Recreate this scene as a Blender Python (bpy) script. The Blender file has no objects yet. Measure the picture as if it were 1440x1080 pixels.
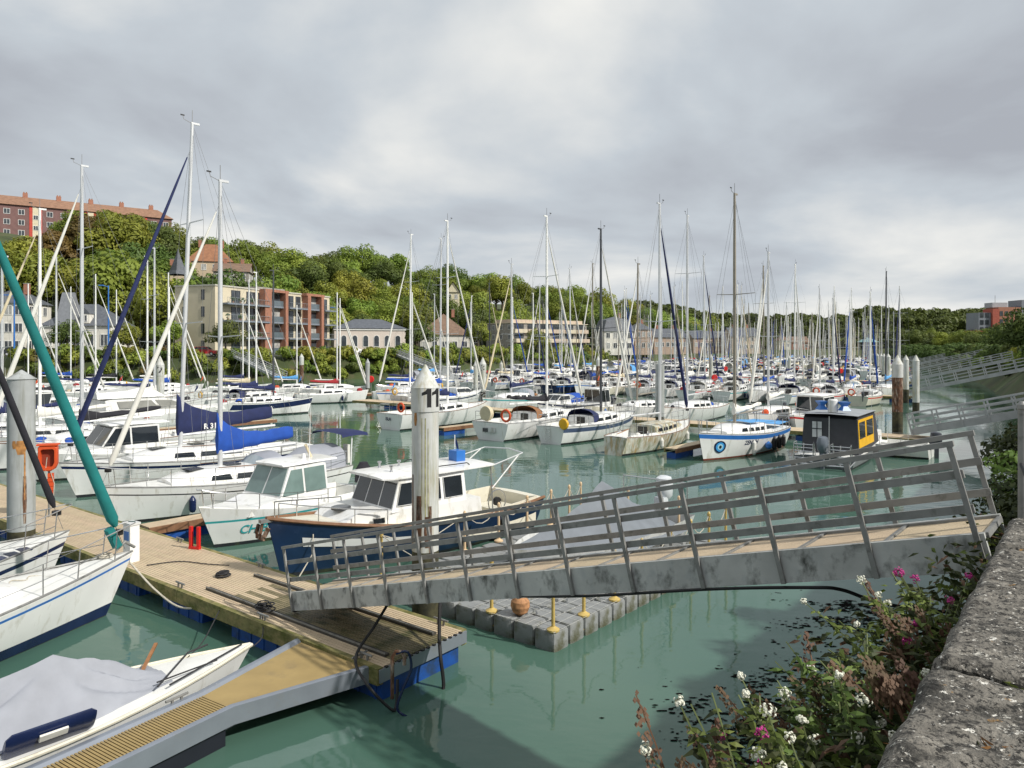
import bpy, math, random
from mathutils import Vector, Matrix, noise as mnoise
R = math.radians
random.seed(7)
sc = bpy.context.scene
col = sc.collection

# ------------------------------------------------------------------ camera
FPX, HOR, CZ = 1040.0, 486.0, 5.5            # focal length in photo pixels, horizon row, eye height over the water
cam_d = bpy.data.cameras.new('camera'); cam = bpy.data.objects.new('camera', cam_d); col.objects.link(cam)
cam.location = (0, 0, CZ); cam.rotation_euler = (R(90), 0, 0)
cam_d.sensor_width = 36; cam_d.lens = 36 * FPX / 1440; cam_d.shift_y = -(540 - HOR) / 1440
cam_d.clip_start = .1; cam_d.clip_end = 6000
sc.camera = cam

# ------------------------------------------------------------------ sky and sun
SUN_AZ = Vector((.90, -.44, 0)).normalized(); SUN_EL = 40
world = bpy.data.worlds.new('World'); sc.world = world; world.use_nodes = True
def build_world():
    nt = world.node_tree; nt.nodes.clear(); N = nt.nodes.new; L = nt.links.new
    out = N('ShaderNodeOutputWorld'); bg = N('ShaderNodeBackground')
    sky = N('ShaderNodeTexSky'); sky.sky_type = 'NISHITA'; sky.sun_disc = False
    sky.sun_elevation = R(SUN_EL); sky.sun_rotation = math.atan2(SUN_AZ.x, SUN_AZ.y)
    sc_ = N('ShaderNodeVectorMath'); sc_.operation = 'SCALE'; sc_.inputs[3].default_value = .085
    L(sky.outputs[0], sc_.inputs[0])
    tc = N('ShaderNodeTexCoord'); sep = N('ShaderNodeSeparateXYZ'); L(tc.outputs['Generated'], sep.inputs[0])
    ab = N('ShaderNodeMath'); ab.operation = 'ABSOLUTE'; L(sep.outputs[2], ab.inputs[0])
    ad = N('ShaderNodeMath'); ad.operation = 'ADD'; ad.inputs[1].default_value = .24; L(ab.outputs[0], ad.inputs[0])
    dx = N('ShaderNodeMath'); dx.operation = 'DIVIDE'; L(sep.outputs[0], dx.inputs[0]); L(ad.outputs[0], dx.inputs[1])
    dy = N('ShaderNodeMath'); dy.operation = 'DIVIDE'; L(sep.outputs[1], dy.inputs[0]); L(ad.outputs[0], dy.inputs[1])
    cb = N('ShaderNodeCombineXYZ'); L(dx.outputs[0], cb.inputs[0]); L(dy.outputs[0], cb.inputs[1])
    n1 = N('ShaderNodeTexNoise'); n1.inputs['Scale'].default_value = .95; n1.inputs['Detail'].default_value = 7
    n1.inputs['Roughness'].default_value = .5; n1.inputs['Distortion'].default_value = .3
    L(cb.outputs[0], n1.inputs['Vector'])
    r1 = N('ShaderNodeValToRGB'); e = r1.color_ramp.elements
    e[0].position = .34; e[0].color = (.385, .41, .455, 1); e[1].position = .63; e[1].color = (.80, .80, .775, 1)
    m_ = e.new(.48); m_.color = (.515, .56, .605, 1)
    L(n1.outputs[0], r1.inputs[0])
    mp = N('ShaderNodeMapping'); mp.inputs['Location'].default_value = (3.1, 7.7, 2.0); L(cb.outputs[0], mp.inputs[0])
    n2 = N('ShaderNodeTexNoise'); n2.inputs['Scale'].default_value = .55; n2.inputs['Detail'].default_value = 5
    L(mp.outputs[0], n2.inputs['Vector'])
    r2 = N('ShaderNodeValToRGB'); e = r2.color_ramp.elements
    e[0].position = .55; e[0].color = (0, 0, 0, 1); e[1].position = .85; e[1].color = (.4, .4, .4, 1)
    L(n2.outputs[0], r2.inputs[0])
    mx = N('ShaderNodeMix'); mx.data_type = 'RGBA'
    L(r2.outputs[0], mx.inputs[0]); L(r1.outputs[0], mx.inputs[6]); L(sc_.outputs[0], mx.inputs[7])
    L(mx.outputs[2], bg.inputs[0]); bg.inputs[1].default_value = 1.0
    L(bg.outputs[0], out.inputs[0])
build_world()
sun_d = bpy.data.lights.new('sun', 'SUN'); sun = bpy.data.objects.new('sun', sun_d); col.objects.link(sun)
sun_d.energy = 3.9; sun_d.angle = R(1.5); sun_d.color = (1, .955, .88)
_d = Vector((SUN_AZ.x * math.cos(R(SUN_EL)), SUN_AZ.y * math.cos(R(SUN_EL)), math.sin(R(SUN_EL))))
sun.rotation_euler = _d.to_track_quat('Z', 'Y').to_euler(); sun.location = _d * 100
sc.view_settings.view_transform = 'Standard'; sc.view_settings.look = 'None'
sc.view_settings.exposure = 0.12; sc.view_settings.gamma = 1; sc.view_settings.use_curve_mapping = False
sc.cycles.use_denoising = True
sc.cycles.max_bounces = 8; sc.cycles.transparent_max_bounces = 12

# ------------------------------------------------------------------ materials
MATS = {}
def M(name, c, rough=.5, metal=0., var=.12, scale=2.5, bump=0., bscale=30., dirt=None, dthr=.58, dscale=(1, 1, 1), dsc=3., spec=.5, alpha=1., trans=0., obj_rand=0., d2=None):
    if name in MATS: return MATS[name]
    m = bpy.data.materials.new(name); m.use_nodes = True; MATS[name] = m
    nt = m.node_tree; b = nt.nodes['Principled BSDF']; N = nt.nodes.new; L = nt.links.new
    b.inputs['Roughness'].default_value = rough; b.inputs['Metallic'].default_value = metal
    b.inputs['Specular IOR Level'].default_value = spec
    tc = N('ShaderNodeTexCoord'); n = N('ShaderNodeTexNoise'); n.inputs['Scale'].default_value = scale; n.inputs['Detail'].default_value = 6
    L(tc.outputs['Object'], n.inputs['Vector'])
    r = N('ShaderNodeValToRGB'); e = r.color_ramp.elements
    e[0].position = .3; e[1].position = .7
    e[0].color = (*[max(0, x * (1 - var)) for x in c], 1); e[1].color = (*[min(1, x * (1 + var)) for x in c], 1)
    L(n.outputs[0], r.inputs[0]); cur = r.outputs[0]
    if obj_rand:
        oi = N('ShaderNodeObjectInfo'); hs = N('ShaderNodeHueSaturation')
        mr = N('ShaderNodeMapRange'); mr.inputs[3].default_value = 1 - obj_rand; mr.inputs[4].default_value = 1 + obj_rand
        L(oi.outputs['Random'], mr.inputs[0]); L(mr.outputs[0], hs.inputs['Value'])
        mr2 = N('ShaderNodeMapRange'); mr2.inputs[3].default_value = .5 - obj_rand * .12; mr2.inputs[4].default_value = .5 + obj_rand * .1
        ml = N('ShaderNodeMath'); ml.operation = 'FRACT'; mm = N('ShaderNodeMath'); mm.operation = 'MULTIPLY'; mm.inputs[1].default_value = 7.3
        L(oi.outputs['Random'], mm.inputs[0]); L(mm.outputs[0], ml.inputs[0]); L(ml.outputs[0], mr2.inputs[0]); L(mr2.outputs[0], hs.inputs['Hue'])
        L(cur, hs.inputs['Color']); cur = hs.outputs[0]
    for dd, th, sd in ((dirt, dthr, 1.7), (d2, dthr + .03, 9.1)):
        if not dd: continue
        mp = N('ShaderNodeMapping'); mp.inputs['Scale'].default_value = dscale; mp.inputs['Location'].default_value = (sd, sd * 2, sd)
        L(tc.outputs['Object'], mp.inputs[0])
        n2 = N('ShaderNodeTexNoise'); n2.inputs['Scale'].default_value = dsc; n2.inputs['Detail'].default_value = 8; n2.inputs['Roughness'].default_value = .65
        L(mp.outputs[0], n2.inputs['Vector'])
        r2 = N('ShaderNodeValToRGB'); r2.color_ramp.elements[0].position = th - .06; r2.color_ramp.elements[1].position = th + .14
        r2.color_ramp.elements[0].color = (0, 0, 0, 1); r2.color_ramp.elements[1].color = (1, 1, 1, 1)
        L(n2.outputs[0], r2.inputs[0])
        mx = N('ShaderNodeMix'); mx.data_type = 'RGBA'; L(r2.outputs[0], mx.inputs[0]); L(cur, mx.inputs[6]); mx.inputs[7].default_value = (*dd, 1)
        cur = mx.outputs[2]
    L(cur, b.inputs['Base Color'])
    if bump:
        n3 = N('ShaderNodeTexNoise'); n3.inputs['Scale'].default_value = bscale; n3.inputs['Detail'].default_value = 5
        L(tc.outputs['Object'], n3.inputs['Vector'])
        bp = N('ShaderNodeBump'); bp.inputs['Strength'].default_value = bump; bp.inputs['Distance'].default_value = .02
        L(n3.outputs[0], bp.inputs['Height']); L(bp.outputs[0], b.inputs['Normal'])
    if alpha < 1: b.inputs['Alpha'].default_value = alpha
    if trans: b.inputs['Transmission Weight'].default_value = trans
    return m
def leafmat(name, c, c2, rand=.3, scale=.35):
    if name in MATS: return MATS[name]
    m = M(name, c, rough=.55, var=.0, obj_rand=rand, spec=.25)
    nt = m.node_tree; b = nt.nodes['Principled BSDF']
    r = [n for n in nt.nodes if n.type == 'VALTORGB'][0]; r.color_ramp.elements[1].color = (*c2, 1)
    n = [n for n in nt.nodes if n.type == 'TEX_NOISE'][0]; n.inputs['Scale'].default_value = scale
    t = nt.nodes.new('ShaderNodeBsdfTranslucent'); ms = nt.nodes.new('ShaderNodeMixShader'); ms.inputs[0].default_value = .3
    src = b.inputs['Base Color'].links[0].from_socket
    nt.links.new(src, t.inputs[0]); nt.links.new(b.outputs[0], ms.inputs[1]); nt.links.new(t.outputs[0], ms.inputs[2])
    nt.links.new(ms.outputs[0], nt.nodes['Material Output'].inputs[0])
    return m
WHITE = M('gelcoat_white', (.8, .8, .785), .22, var=.05, scale=1.2, dirt=(.52, .5, .43), dthr=.6, dscale=(1.6, 1.6, .3), dsc=2.4)
DECKW = M('deck_white', (.74, .74, .71), .5, var=.06, scale=2, dirt=(.45, .44, .39), dthr=.64, dsc=2.5)
CREAM = M('gelcoat_cream', (.72, .68, .56), .3, var=.06, dirt=(.42, .38, .28), dthr=.64)
GREYW = M('hull_grey_white', (.62, .63, .62), .35, var=.08, dirt=(.33, .33, .28), dthr=.58, dscale=(1, 1, .4))
GRIMY = M('grimy_hull', (.6, .6, .53), .5, var=.15, dirt=(.25, .26, .16), dthr=.5, dscale=(1.5, 1.5, .3), dsc=3, d2=(.4, .26, .1))
NAVY = M('navy_gelcoat', (.012, .022, .075), .25, var=.2)
BLUEH = M('blue_hull_paint', (.012, .032, .08), .3, var=.18, dirt=(.03, .06, .13), dthr=.62)
BLUEL = M('bright_blue_paint', (.03, .16, .5), .35, var=.12)
SKYB = M('light_blue_canvas', (.1, .33, .66), .8, var=.12)
REDBT = M('antifoul_red', (.2, .045, .025), .7, var=.2)
DARKBT = M('antifoul_dark', (.02, .022, .028), .6, var=.2, dirt=(.06, .07, .03), dthr=.55)
BLACK = M('black_rubber', (.012, .012, .013), .55, var=.2)
TEALS = M('teal_stripe', (.03, .36, .38), .35, var=.08)
CV = {'navy': M('canvas_navy', (.014, .022, .085), .85, var=.2, bump=.3, bscale=9), 'blue': M('canvas_blue', (.012, .07, .36), .85, var=.15, bump=.3, bscale=9),
      'black': M('canvas_black', (.016, .016, .022), .85, var=.2, bump=.3, bscale=9), 'white': M('canvas_white', (.68, .67, .62), .85, var=.08, bump=.3, bscale=9),
      'teal': M('canvas_teal', (.008, .17, .165), .85, var=.14, bump=.4, bscale=8), 'grey': M('canvas_grey', (.31, .325, .365), .8, var=.1, bump=.35, bscale=5),
      'red': M('canvas_red', (.3, .02, .025), .85, var=.15), 'sky': SKYB, 'brown': M('canvas_brown', (.26, .12, .05), .85), 'cream': M('canvas_cream', (.6, .52, .36), .85)}
ALU = M('mast_aluminium', (.66, .67, .68), .38, .35, var=.06, scale=1)
ALUW = M('mast_white', (.8, .8, .78), .35, var=.05)
ALUD = M('mast_dark', (.07, .075, .085), .4, .3, var=.1)
ALUB = M('mast_bronze', (.3, .27, .22), .45, .3, var=.1)
STEEL = M('stainless', (.6, .6, .6), .25, .9, var=.05)
WIRE = M('rigging_wire', (.22, .22, .22), .4, .5, var=.1)
GALV = M('galvanised_steel', (.25, .25, .24), .5, .3, var=.18, scale=5, dirt=(.09, .09, .08), dthr=.6, dsc=6)
GIRD = M('weathered_girder', (.46, .47, .45), .6, .1, var=.18, scale=2, dirt=(.07, .073, .065), dthr=.56, dscale=(1.2, 1.2, .8), dsc=4.2, d2=(.38, .4, .4), bump=.2, bscale=14)
TAN = M('tan_decking', (.54, .43, .29), .75, var=.12, scale=3, dirt=(.36, .29, .2), dthr=.6, dsc=1.6, bump=.5, bscale=60, obj_rand=.05)
TANW = M('wet_mossy_decking', (.2, .165, .09), .6, var=.25, scale=4, dirt=(.06, .065, .02), dthr=.5, dsc=2.4)
YEL = M('ochre_grating', (.34, .245, .1), .7, var=.1, dirt=(.24, .18, .09), dthr=.62, dsc=2)
MOSS = M('mossy_timber', (.2, .18, .07), .85, var=.4, scale=6, dirt=(.09, .1, .015), dthr=.5, dscale=(1, 1, 2), bump=.8, bscale=18, d2=(.3, .24, .1))
FLOATB = M('blue_float', (.01, .07, .3), .5, var=.15, dirt=(.02, .045, .1), dthr=.55)
PILE = M('piling_paint', (.56, .57, .55), .6, var=.1, scale=2.5, dirt=(.3, .31, .2), dthr=.55, dscale=(2.2, 2.2, .22), dsc=2.5, d2=(.42, .36, .24), bump=.25, bscale=8)
PILEG = M('piling_grey', (.36, .38, .38), .65, var=.12, dirt=(.22, .23, .2), dthr=.55, dscale=(2, 2, .2))
RUST = M('rust', (.11, .05, .025), .85, var=.5, scale=7, dirt=(.5, .44, .36), dthr=.57, dscale=(3, 3, .7), bump=.4, d2=(.03, .02, .015))
RUSTS = M('rust_streak', (.36, .17, .05), .8, var=.4, scale=9)
WEEDY = M('weedy_pile_foot', (.06, .055, .025), .8, var=.4, scale=8, dirt=(.02, .02, .012), dthr=.5)
GLASS = M('dark_window', (.02, .025, .03), .06, var=.3, scale=1, spec=.8)
GLASSG = M('green_tint_glass', (.16, .23, .215), .05, var=.15, spec=.8)
ORANGE = M('orange_plastic', (.62, .08, .018), .5, var=.1)
YELB = M('yellow_plastic', (.75, .42, .012), .5, var=.1)
REDP = M('red_paint', (.6, .015, .012), .45, var=.1)
GOLD = M('yellowed_post', (.52, .38, .12), .5, var=.15, scale=8, dirt=(.3, .2, .08), dthr=.55)
PALEP = M('pale_tan_post', (.62, .45, .27), .6, var=.1)
CUBE = M('float_cube_plastic', (.24, .25, .25), .6, var=.12, dirt=(.1, .1, .06), dthr=.56, bump=.3)
ROPE = M('rope', (.5, .46, .38), .9, var=.2, scale=20); ROPED = M('dark_rope', (.03, .03, .033), .9, var=.2, scale=20)
WOOD = M('varnished_wood', (.3, .13, .045), .4, var=.2, scale=8)
TEAK = M('teak_trim', (.2, .1, .05), .6, var=.2, scale=8)
ENGN = M('outboard_dark', (.06, .065, .08), .35, var=.1)
SILV = M('silver_edge_beam', (.3, .33, .38), .4, .5, var=.08, dirt=(.3, .31, .32), dthr=.6)

# ------------------------------------------------------------------ mesh helpers
class MB:
    def __init__(s): s.v = []; s.f = []; s.m = []; s.mats = []
    def mi(s, mat):
        if mat not in s.mats: s.mats.append(mat)
        return s.mats.index(mat)
    def add(s, vs, fs, mat):
        o = len(s.v); s.v.extend([tuple(v) for v in vs]); k = s.mi(mat)
        for f in fs: s.f.append(tuple(i + o for i in f)); s.m.append(k)
        return s
    def box(s, c, size, mat, rz=0., mtx=None):
        hx, hy, hz = size[0] / 2, size[1] / 2, size[2] / 2
        vs = [Vector((x, y, z)) for z in (-hz, hz) for y in (-hy, hy) for x in (-hx, hx)]
        if mtx is not None: vs = [mtx @ v for v in vs]
        elif rz: q = Matrix.Rotation(rz, 3, 'Z'); vs = [q @ v for v in vs]
        c = Vector(c); vs = [v + c for v in vs]
        return s.add(vs, [(0, 2, 3, 1), (4, 5, 7, 6), (0, 1, 5, 4), (2, 6, 7, 3), (0, 4, 6, 2), (1, 3, 7, 5)], mat)
    def beam(s, a, b, w, h, mat, up=(0, 0, 1)):
        a = Vector(a); b = Vector(b); d = b - a; L = d.length
        x = d / L; y = Vector(up).cross(x)
        if y.length < 1e-4: y = Vector((0, 1, 0))
        y.normalize(); z = x.cross(y)
        m = Matrix((x, y, z)).transposed()
        return s.box((a + b) / 2, (L, w, h), mat, mtx=m)
    def tube(s, pts, r, mat, n=6, closed=False, cap=True):
        pts = [Vector(p) for p in pts]; k = len(pts)
        rs = r if isinstance(r, (list, tuple)) else [r] * k
        vs = []; pu = None
        for i, p in enumerate(pts):
            d = (pts[(i + 1) % k] - pts[i - 1]) if closed else (pts[min(i + 1, k - 1)] - pts[max(i - 1, 0)])
            d.normalize()
            if pu is None: u = d.orthogonal().normalized()
            else:
                u = pu - d * pu.dot(d)
                u = u.normalized() if u.length > 1e-5 else d.orthogonal().normalized()
            pu = u; w = d.cross(u)
            for j in range(n):
                a = 2 * math.pi * j / n
                vs.append(p + (u * math.cos(a) + w * math.sin(a)) * rs[i])
        fs = []
        for i in range(k if closed else k - 1):
            for j in range(n):
                a0 = i * n + j; a1 = i * n + (j + 1) % n; b0 = ((i + 1) % k) * n + j; b1 = ((i + 1) % k) * n + (j + 1) % n
                fs.append((a0, a1, b1, b0))
        if cap and not closed:
            fs.append(tuple(range(n - 1, -1, -1))); fs.append(tuple((k - 1) * n + j for j in range(n)))
        return s.add(vs, fs, mat)
    def loft(s, secs, mat, closed=False, cap0=False, cap1=False, mats=None):
        n = len(secs[0]); vs = [p for sec in secs for p in sec]; 
        o = len(s.v); s.v.extend([tuple(v) for v in vs])
        for i in range(len(secs) - 1):
            for j in range(n if closed else n - 1):
                s.f.append((o + i * n + j, o + i * n + (j + 1) % n, o + (i + 1) * n + (j + 1) % n, o + (i + 1) * n + j))
                s.m.append(s.mi(mats[j] if mats else mat))
        if cap0: s.f.append(tuple(o + j for j in range(n))); s.m.append(s.mi(mat))
        if cap1: s.f.append(tuple(o + (len(secs) - 1) * n + j for j in range(n - 1, -1, -1))); s.m.append(s.mi(mat))
        return s
    def lathe(s, prof, mat, n=16, c=(0, 0, 0), axis='z', mats=None):
        secs = []
        for r, z in prof:
            ring = []
            for j in range(n):
                a = 2 * math.pi * j / n; p = (r * math.cos(a), r * math.sin(a), z)
                if axis == 'x': p = (z, p[0], p[1])
                elif axis == 'y': p = (p[1], z, p[0])
                ring.append((p[0] + c[0], p[1] + c[1], p[2] + c[2]))
            secs.append(ring)
        for i in range(len(secs) - 1): s.loft(secs[i:i + 2], mats[i] if mats else mat, closed=True)
        return s
    def torus(s, c, R_, r, mat, n=16, m=8, axis='z', arc=1.):
        pts = []
        for i in range(n + (0 if arc == 1 else 1)):
            a = 2 * math.pi * arc * i / n
            p = (R_ * math.cos(a), R_ * math.sin(a), 0)
            p = {'z': p, 'x': (0, p[0], p[1]), 'y': (p[0], 0, p[1])}[axis]
            pts.append((c[0] + p[0], c[1] + p[1], c[2] + p[2]))
        return s.tube(pts, r, mat, m, closed=(arc == 1))
    def build(s, name, parent=None, smooth=.7, kind=None):
        me = bpy.data.meshes.new(name); me.from_pydata(s.v, [], s.f)
        for m in s.mats: me.materials.append(m)
        me.polygons.foreach_set('material_index', s.m)
        if smooth:
            me.polygons.foreach_set('use_smooth', [True] * len(s.f)); me.set_sharp_from_angle(angle=smooth)
        me.update()
        o = bpy.data.objects.new(name, me); col.objects.link(o)
        if parent is not None: o.parent = parent
        if kind: o['kind'] = kind
        return o
def tag(o, label, cat, group=None, kind=None):
    o['label'] = label; o['category'] = cat
    if group: o['group'] = group
    if kind: o['kind'] = kind
    return o
def empty(name, loc, rz=0., label=None, cat=None, group=None):
    o = bpy.data.objects.new(name, None); col.objects.link(o); o.location = loc; o.rotation_euler = (0, 0, rz); o.empty_display_size = .2
    if label: tag(o, label, cat, group)
    return o
def copy_tree(o, parent=None):
    c = o.copy(); col.objects.link(c); c.parent = parent
    for ch in list(o.children): copy_tree(ch, c)
    return c
def lin(a, b, t): return a + (b - a) * t
def interp(x, xs, ys):
    if x <= xs[0]: return ys[0]
    for i in range(len(xs) - 1):
        if x <= xs[i + 1]: return lin(ys[i], ys[i + 1], (x - xs[i]) / (xs[i + 1] - xs[i]))
    return ys[-1]
def sstep(t): t = max(0., min(1., t)); return t * t * (3 - 2 * t)
_tm = {}
def text_mesh(s, size=1., bold=0.):
    """flat lettering as (verts2d, faces), left-bottom at the origin"""
    if (s, size, bold) in _tm: return _tm[(s, size, bold)]
    cu = bpy.data.curves.new('lettering', 'FONT'); cu.body = s; cu.size = size; cu.offset = bold; cu.resolution_u = 3
    ob = bpy.data.objects.new('lettering', cu); col.objects.link(ob)
    bpy.context.view_layer.update()
    me = bpy.data.meshes.new_from_object(ob.evaluated_get(bpy.context.evaluated_depsgraph_get()))
    r = ([(v.co.x, v.co.y) for v in me.vertices], [tuple(p.vertices) for p in me.polygons])
    bpy.data.objects.remove(ob); bpy.data.curves.remove(cu); bpy.data.meshes.remove(me)
    _tm[(s, size, bold)] = r
    return r
# ================================================================== THE SETTING
BASIN = [(-220, 95), (-90, 106), (-59, 106), (-37, 110), (-19, 124), (5, 168), (45, 235), (88, 300), (150, 304), (141, 285), (94, 166),
         (68, 110), (53, 83), (42, 60), (60, 40), (90, -60), (-220, -60)]
def basin_dist(x, y):
    """signed distance, positive on land"""
    ins = False; best = 1e9; n = len(BASIN)
    for i in range(n):
        ax, ay = BASIN[i]; bx, by = BASIN[(i + 1) % n]
        if (ay > y) != (by > y) and x < (bx - ax) * (y - ay) / (by - ay) + ax: ins = not ins
        dx, dy = bx - ax, by - ay; t = max(0, min(1, ((x - ax) * dx + (y - ay) * dy) / (dx * dx + dy * dy)))
        d = (x - ax - t * dx) ** 2 + (y - ay - t * dy) ** 2
        if d < best: best = d
    d = math.sqrt(best)
    return -d if ins else d
_PX = [-200, 0, 240, 300, 400, 470, 560, 680, 790, 880, 960, 1010]
_YF = [112, 118, 138, 147, 160, 172, 185, 205, 225, 245, 270, 290]
_HR = [32, 31, 27, 24, 20, 20, 22, 16, 14, 10, 4, 0]
def ground_z(x, y):
    d = basin_dist(x, y)
    if d < 0: return max(-2.4, -1.5 + d * .3)
    base = min(3.8, -1.5 + d / 5. * 5.3)
    if y > 20 and d > 5:
        px = 720 + FPX * x / y; yf = interp(px, _PX, _YF)
        if px < 1010 or x < 60: base += interp(px, _PX, _HR) * sstep((y - yf) / 75.)
        if y > 330: base += 13 * sstep((y - 330) / 160.) * (1 - sstep((px - 1000) / 500) * .3)
        if px > 1200 and d > 12: base += 5.5 * sstep((d - 14) / 40.) 
    return base
GRASSG = M('bank_grass', (.05, .07, .02), .9, var=.4, scale=.22, dirt=(.09, .07, .04), dthr=.56, dsc=.5, bump=.6, bscale=2.)
def build_ground():
    xs = [-2500, -1200, -700, -400, -300] + list(range(-220, 221, 4)) + [300, 450, 800, 1500, 2500]
    ys = [-400, -150, -60, 0, 30] + list(range(44, 400, 4)) + [430, 470, 520, 600, 800, 1300, 2500]
    mb = MB(); vs = [(x, y, ground_z(x, y)) for y in ys for x in xs]; n = len(xs)
    fs = [(j * n + i, j * n + i + 1, (j + 1) * n + i + 1, (j + 1) * n + i) for j in range(len(ys) - 1) for i in range(n - 1)]
    mb.add(vs, fs, GRASSG); mb.build('ground', kind='structure', smooth=1.2)
build_ground()
ASPH = M('asphalt', (.07, .07, .07), .9, var=.2, scale=1)
def build_road():
    mb = MB(); ln = [(-220, 95), (-90, 106), (-59, 106), (-37, 110), (-19, 124), (5, 168), (45, 235), (88, 300)]
    a = []; b = []
    for i, p in enumerate(ln):
        q0 = Vector(ln[max(0, i - 1)]); q1 = Vector(ln[min(len(ln) - 1, i + 1)]); d = (q1 - q0).normalized(); nn = Vector((-d.y, d.x))
        a.append((p[0] + nn.x * 7.5, p[1] + nn.y * 7.5, 3.86)); b.append((p[0] + nn.x * 14, p[1] + nn.y * 14, 3.86))
    mb.loft([[x, y] for x, y in zip(b, a)], ASPH); mb.build('road', kind='structure')
build_road()

def build_water():
    m = bpy.data.materials.new('harbour_water'); m.use_nodes = True; nt = m.node_tree; b = nt.nodes['Principled BSDF']; N = nt.nodes.new; L = nt.links.new
    b.inputs['Base Color'].default_value = (.05, .125, .095, 1); b.inputs['Roughness'].default_value = .04; b.inputs['IOR'].default_value = 1.33
    tc = N('ShaderNodeTexCoord')
    mp = N('ShaderNodeMapping'); mp.inputs['Scale'].default_value = (.55, 1.0, 1); mp.inputs['Rotation'].default_value = (0, 0, R(35)); L(tc.outputs['Object'], mp.inputs[0])
    n1 = N('ShaderNodeTexNoise'); n1.inputs['Scale'].default_value = 1.5; n1.inputs['Detail'].default_value = 3; n1.inputs['Roughness'].default_value = .45; L(mp.outputs[0], n1.inputs[0])
    n2 = N('ShaderNodeTexNoise'); n2.inputs['Scale'].default_value = .09; n2.inputs['Detail'].default_value = 3; L(tc.outputs['Object'], n2.inputs[0])
    rp = N('ShaderNodeMapRange'); rp.inputs[1].default_value = .4; rp.inputs[2].default_value = .62; rp.inputs[3].default_value = .25; rp.inputs[4].default_value = 1.0
    L(n2.outputs[0], rp.inputs[0])
    n4 = N('ShaderNodeTexNoise'); n4.inputs['Scale'].default_value = 5.5; n4.inputs['Detail'].default_value = 2; L(mp.outputs[0], n4.inputs[0])
    sm = N('ShaderNodeMath'); sm.operation = 'MULTIPLY_ADD'; sm.inputs[1].default_value = .16; L(n4.outputs[0], sm.inputs[0]); L(n1.outputs[0], sm.inputs[2])
    ml = N('ShaderNodeMath'); ml.operation = 'MULTIPLY'; L(sm.outputs[0], ml.inputs[0]); L(rp.outputs[0], ml.inputs[1])
    bp = N('ShaderNodeBump'); bp.inputs['Strength'].default_value = .6; bp.inputs['Distance'].default_value = .032; L(ml.outputs[0], bp.inputs['Height']); L(bp.outputs[0], b.inputs['Normal'])
    # silt clouds in the water
    n3 = N('ShaderNodeTexNoise'); n3.inputs['Scale'].default_value = .12; n3.inputs['Detail'].default_value = 4; L(tc.outputs['Object'], n3.inputs[0])
    r = N('ShaderNodeValToRGB'); e = r.color_ramp.elements; e[0].position = .35; e[0].color = (.056, .12, .092, 1); e[1].position = .7; e[1].color = (.08, .154, .119, 1)
    L(n3.outputs[0], r.inputs[0]); L(r.outputs[0], b.inputs['Base Color'])
    mb = MB(); mb.add([(-400, -100, 0), (300, -100, 0), (300, 330, 0), (-400, 330, 0)], [(0, 1, 2, 3)], m); mb.build('water', kind='structure', smooth=0)
build_water()

# ---- near quay: slab, wall face and coping stones
def stone_mat():
    m = M('lichened_limestone', (.165, .152, .13), .92, var=.4, scale=9, bump=1., bscale=45); nt = m.node_tree; N = nt.nodes.new; L = nt.links.new; b = nt.nodes['Principled BSDF']
    cur = b.inputs['Base Color'].links[0].from_socket; tc = [n for n in nt.nodes if n.type == 'TEX_COORD'][0]
    for sc1, th, w, c, rg in ((2.6, .53, .06, (.05, .047, .04), .8), (11., .535, .05, (.02, .019, .016), .8), (34., .54, .03, (.022, .02, .017), .7), (4.1, .6, .02, (.55, .53, .47), .85), (23., .60, .02, (.66, .64, .58), .7), (5., .66, .03, (.3, .17, .05), .7)):
        n = N('ShaderNodeTexNoise'); n.inputs['Scale'].default_value = sc1; n.inputs['Detail'].default_value = 10; n.inputs['Roughness'].default_value = rg
        mp = N('ShaderNodeMapping'); mp.inputs['Location'].default_value = (sc1, th * 9, 3); L(tc.outputs['Object'], mp.inputs[0]); L(mp.outputs[0], n.inputs[0])
        r = N('ShaderNodeValToRGB'); r.color_ramp.elements[0].position = th; r.color_ramp.elements[1].position = th + w; L(n.outputs[0], r.inputs[0])
        mx = N('ShaderNodeMix'); mx.data_type = 'RGBA'; L(r.outputs[0], mx.inputs[0]); L(cur, mx.inputs[6]); mx.inputs[7].default_value = (*c, 1); cur = mx.outputs[2]
    L(cur, b.inputs['Base Color']); return m
STONE = stone_mat()
WALLF = M('dark_wall_stone', (.1, .095, .08), .9, var=.4, scale=3, dirt=(.03, .035, .015), dthr=.5, bump=.8, bscale=9)
GRAV = M('quay_gravel', (.14, .12, .095), .95, var=.35, scale=8, dirt=(.08, .085, .03), dthr=.55, bump=.7, bscale=40)
WL = [(-9, -12), (-.6, .2), (1.18, 2.45), (4.45, 6.52), (12, 16), (22, 29.5), (33, 45), (43, 61)]
def build_quay():
    mb = MB(); top = [(x, y, 3.8) for x, y in WL] + [(95, 61, 3.8), (95, -60, 3.8), (-9, -60, 3.8)]
    mb.add(top, [tuple(range(len(top)))], GRAV)
    for i in range(len(WL) - 1):
        a, b = WL[i], WL[i + 1]; n = Vector((-(b[1] - a[1]), b[0] - a[0])).normalized() * .35
        mb.add([(a[0], a[1], 3.8), (b[0], b[1], 3.8), (b[0] + n.x, b[1] + n.y, -2), (a[0] + n.x, a[1] + n.y, -2)], [(0, 1, 2, 3)], WALLF)
    mb.build('quay', kind='structure', smooth=.5)
build_quay()
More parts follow.
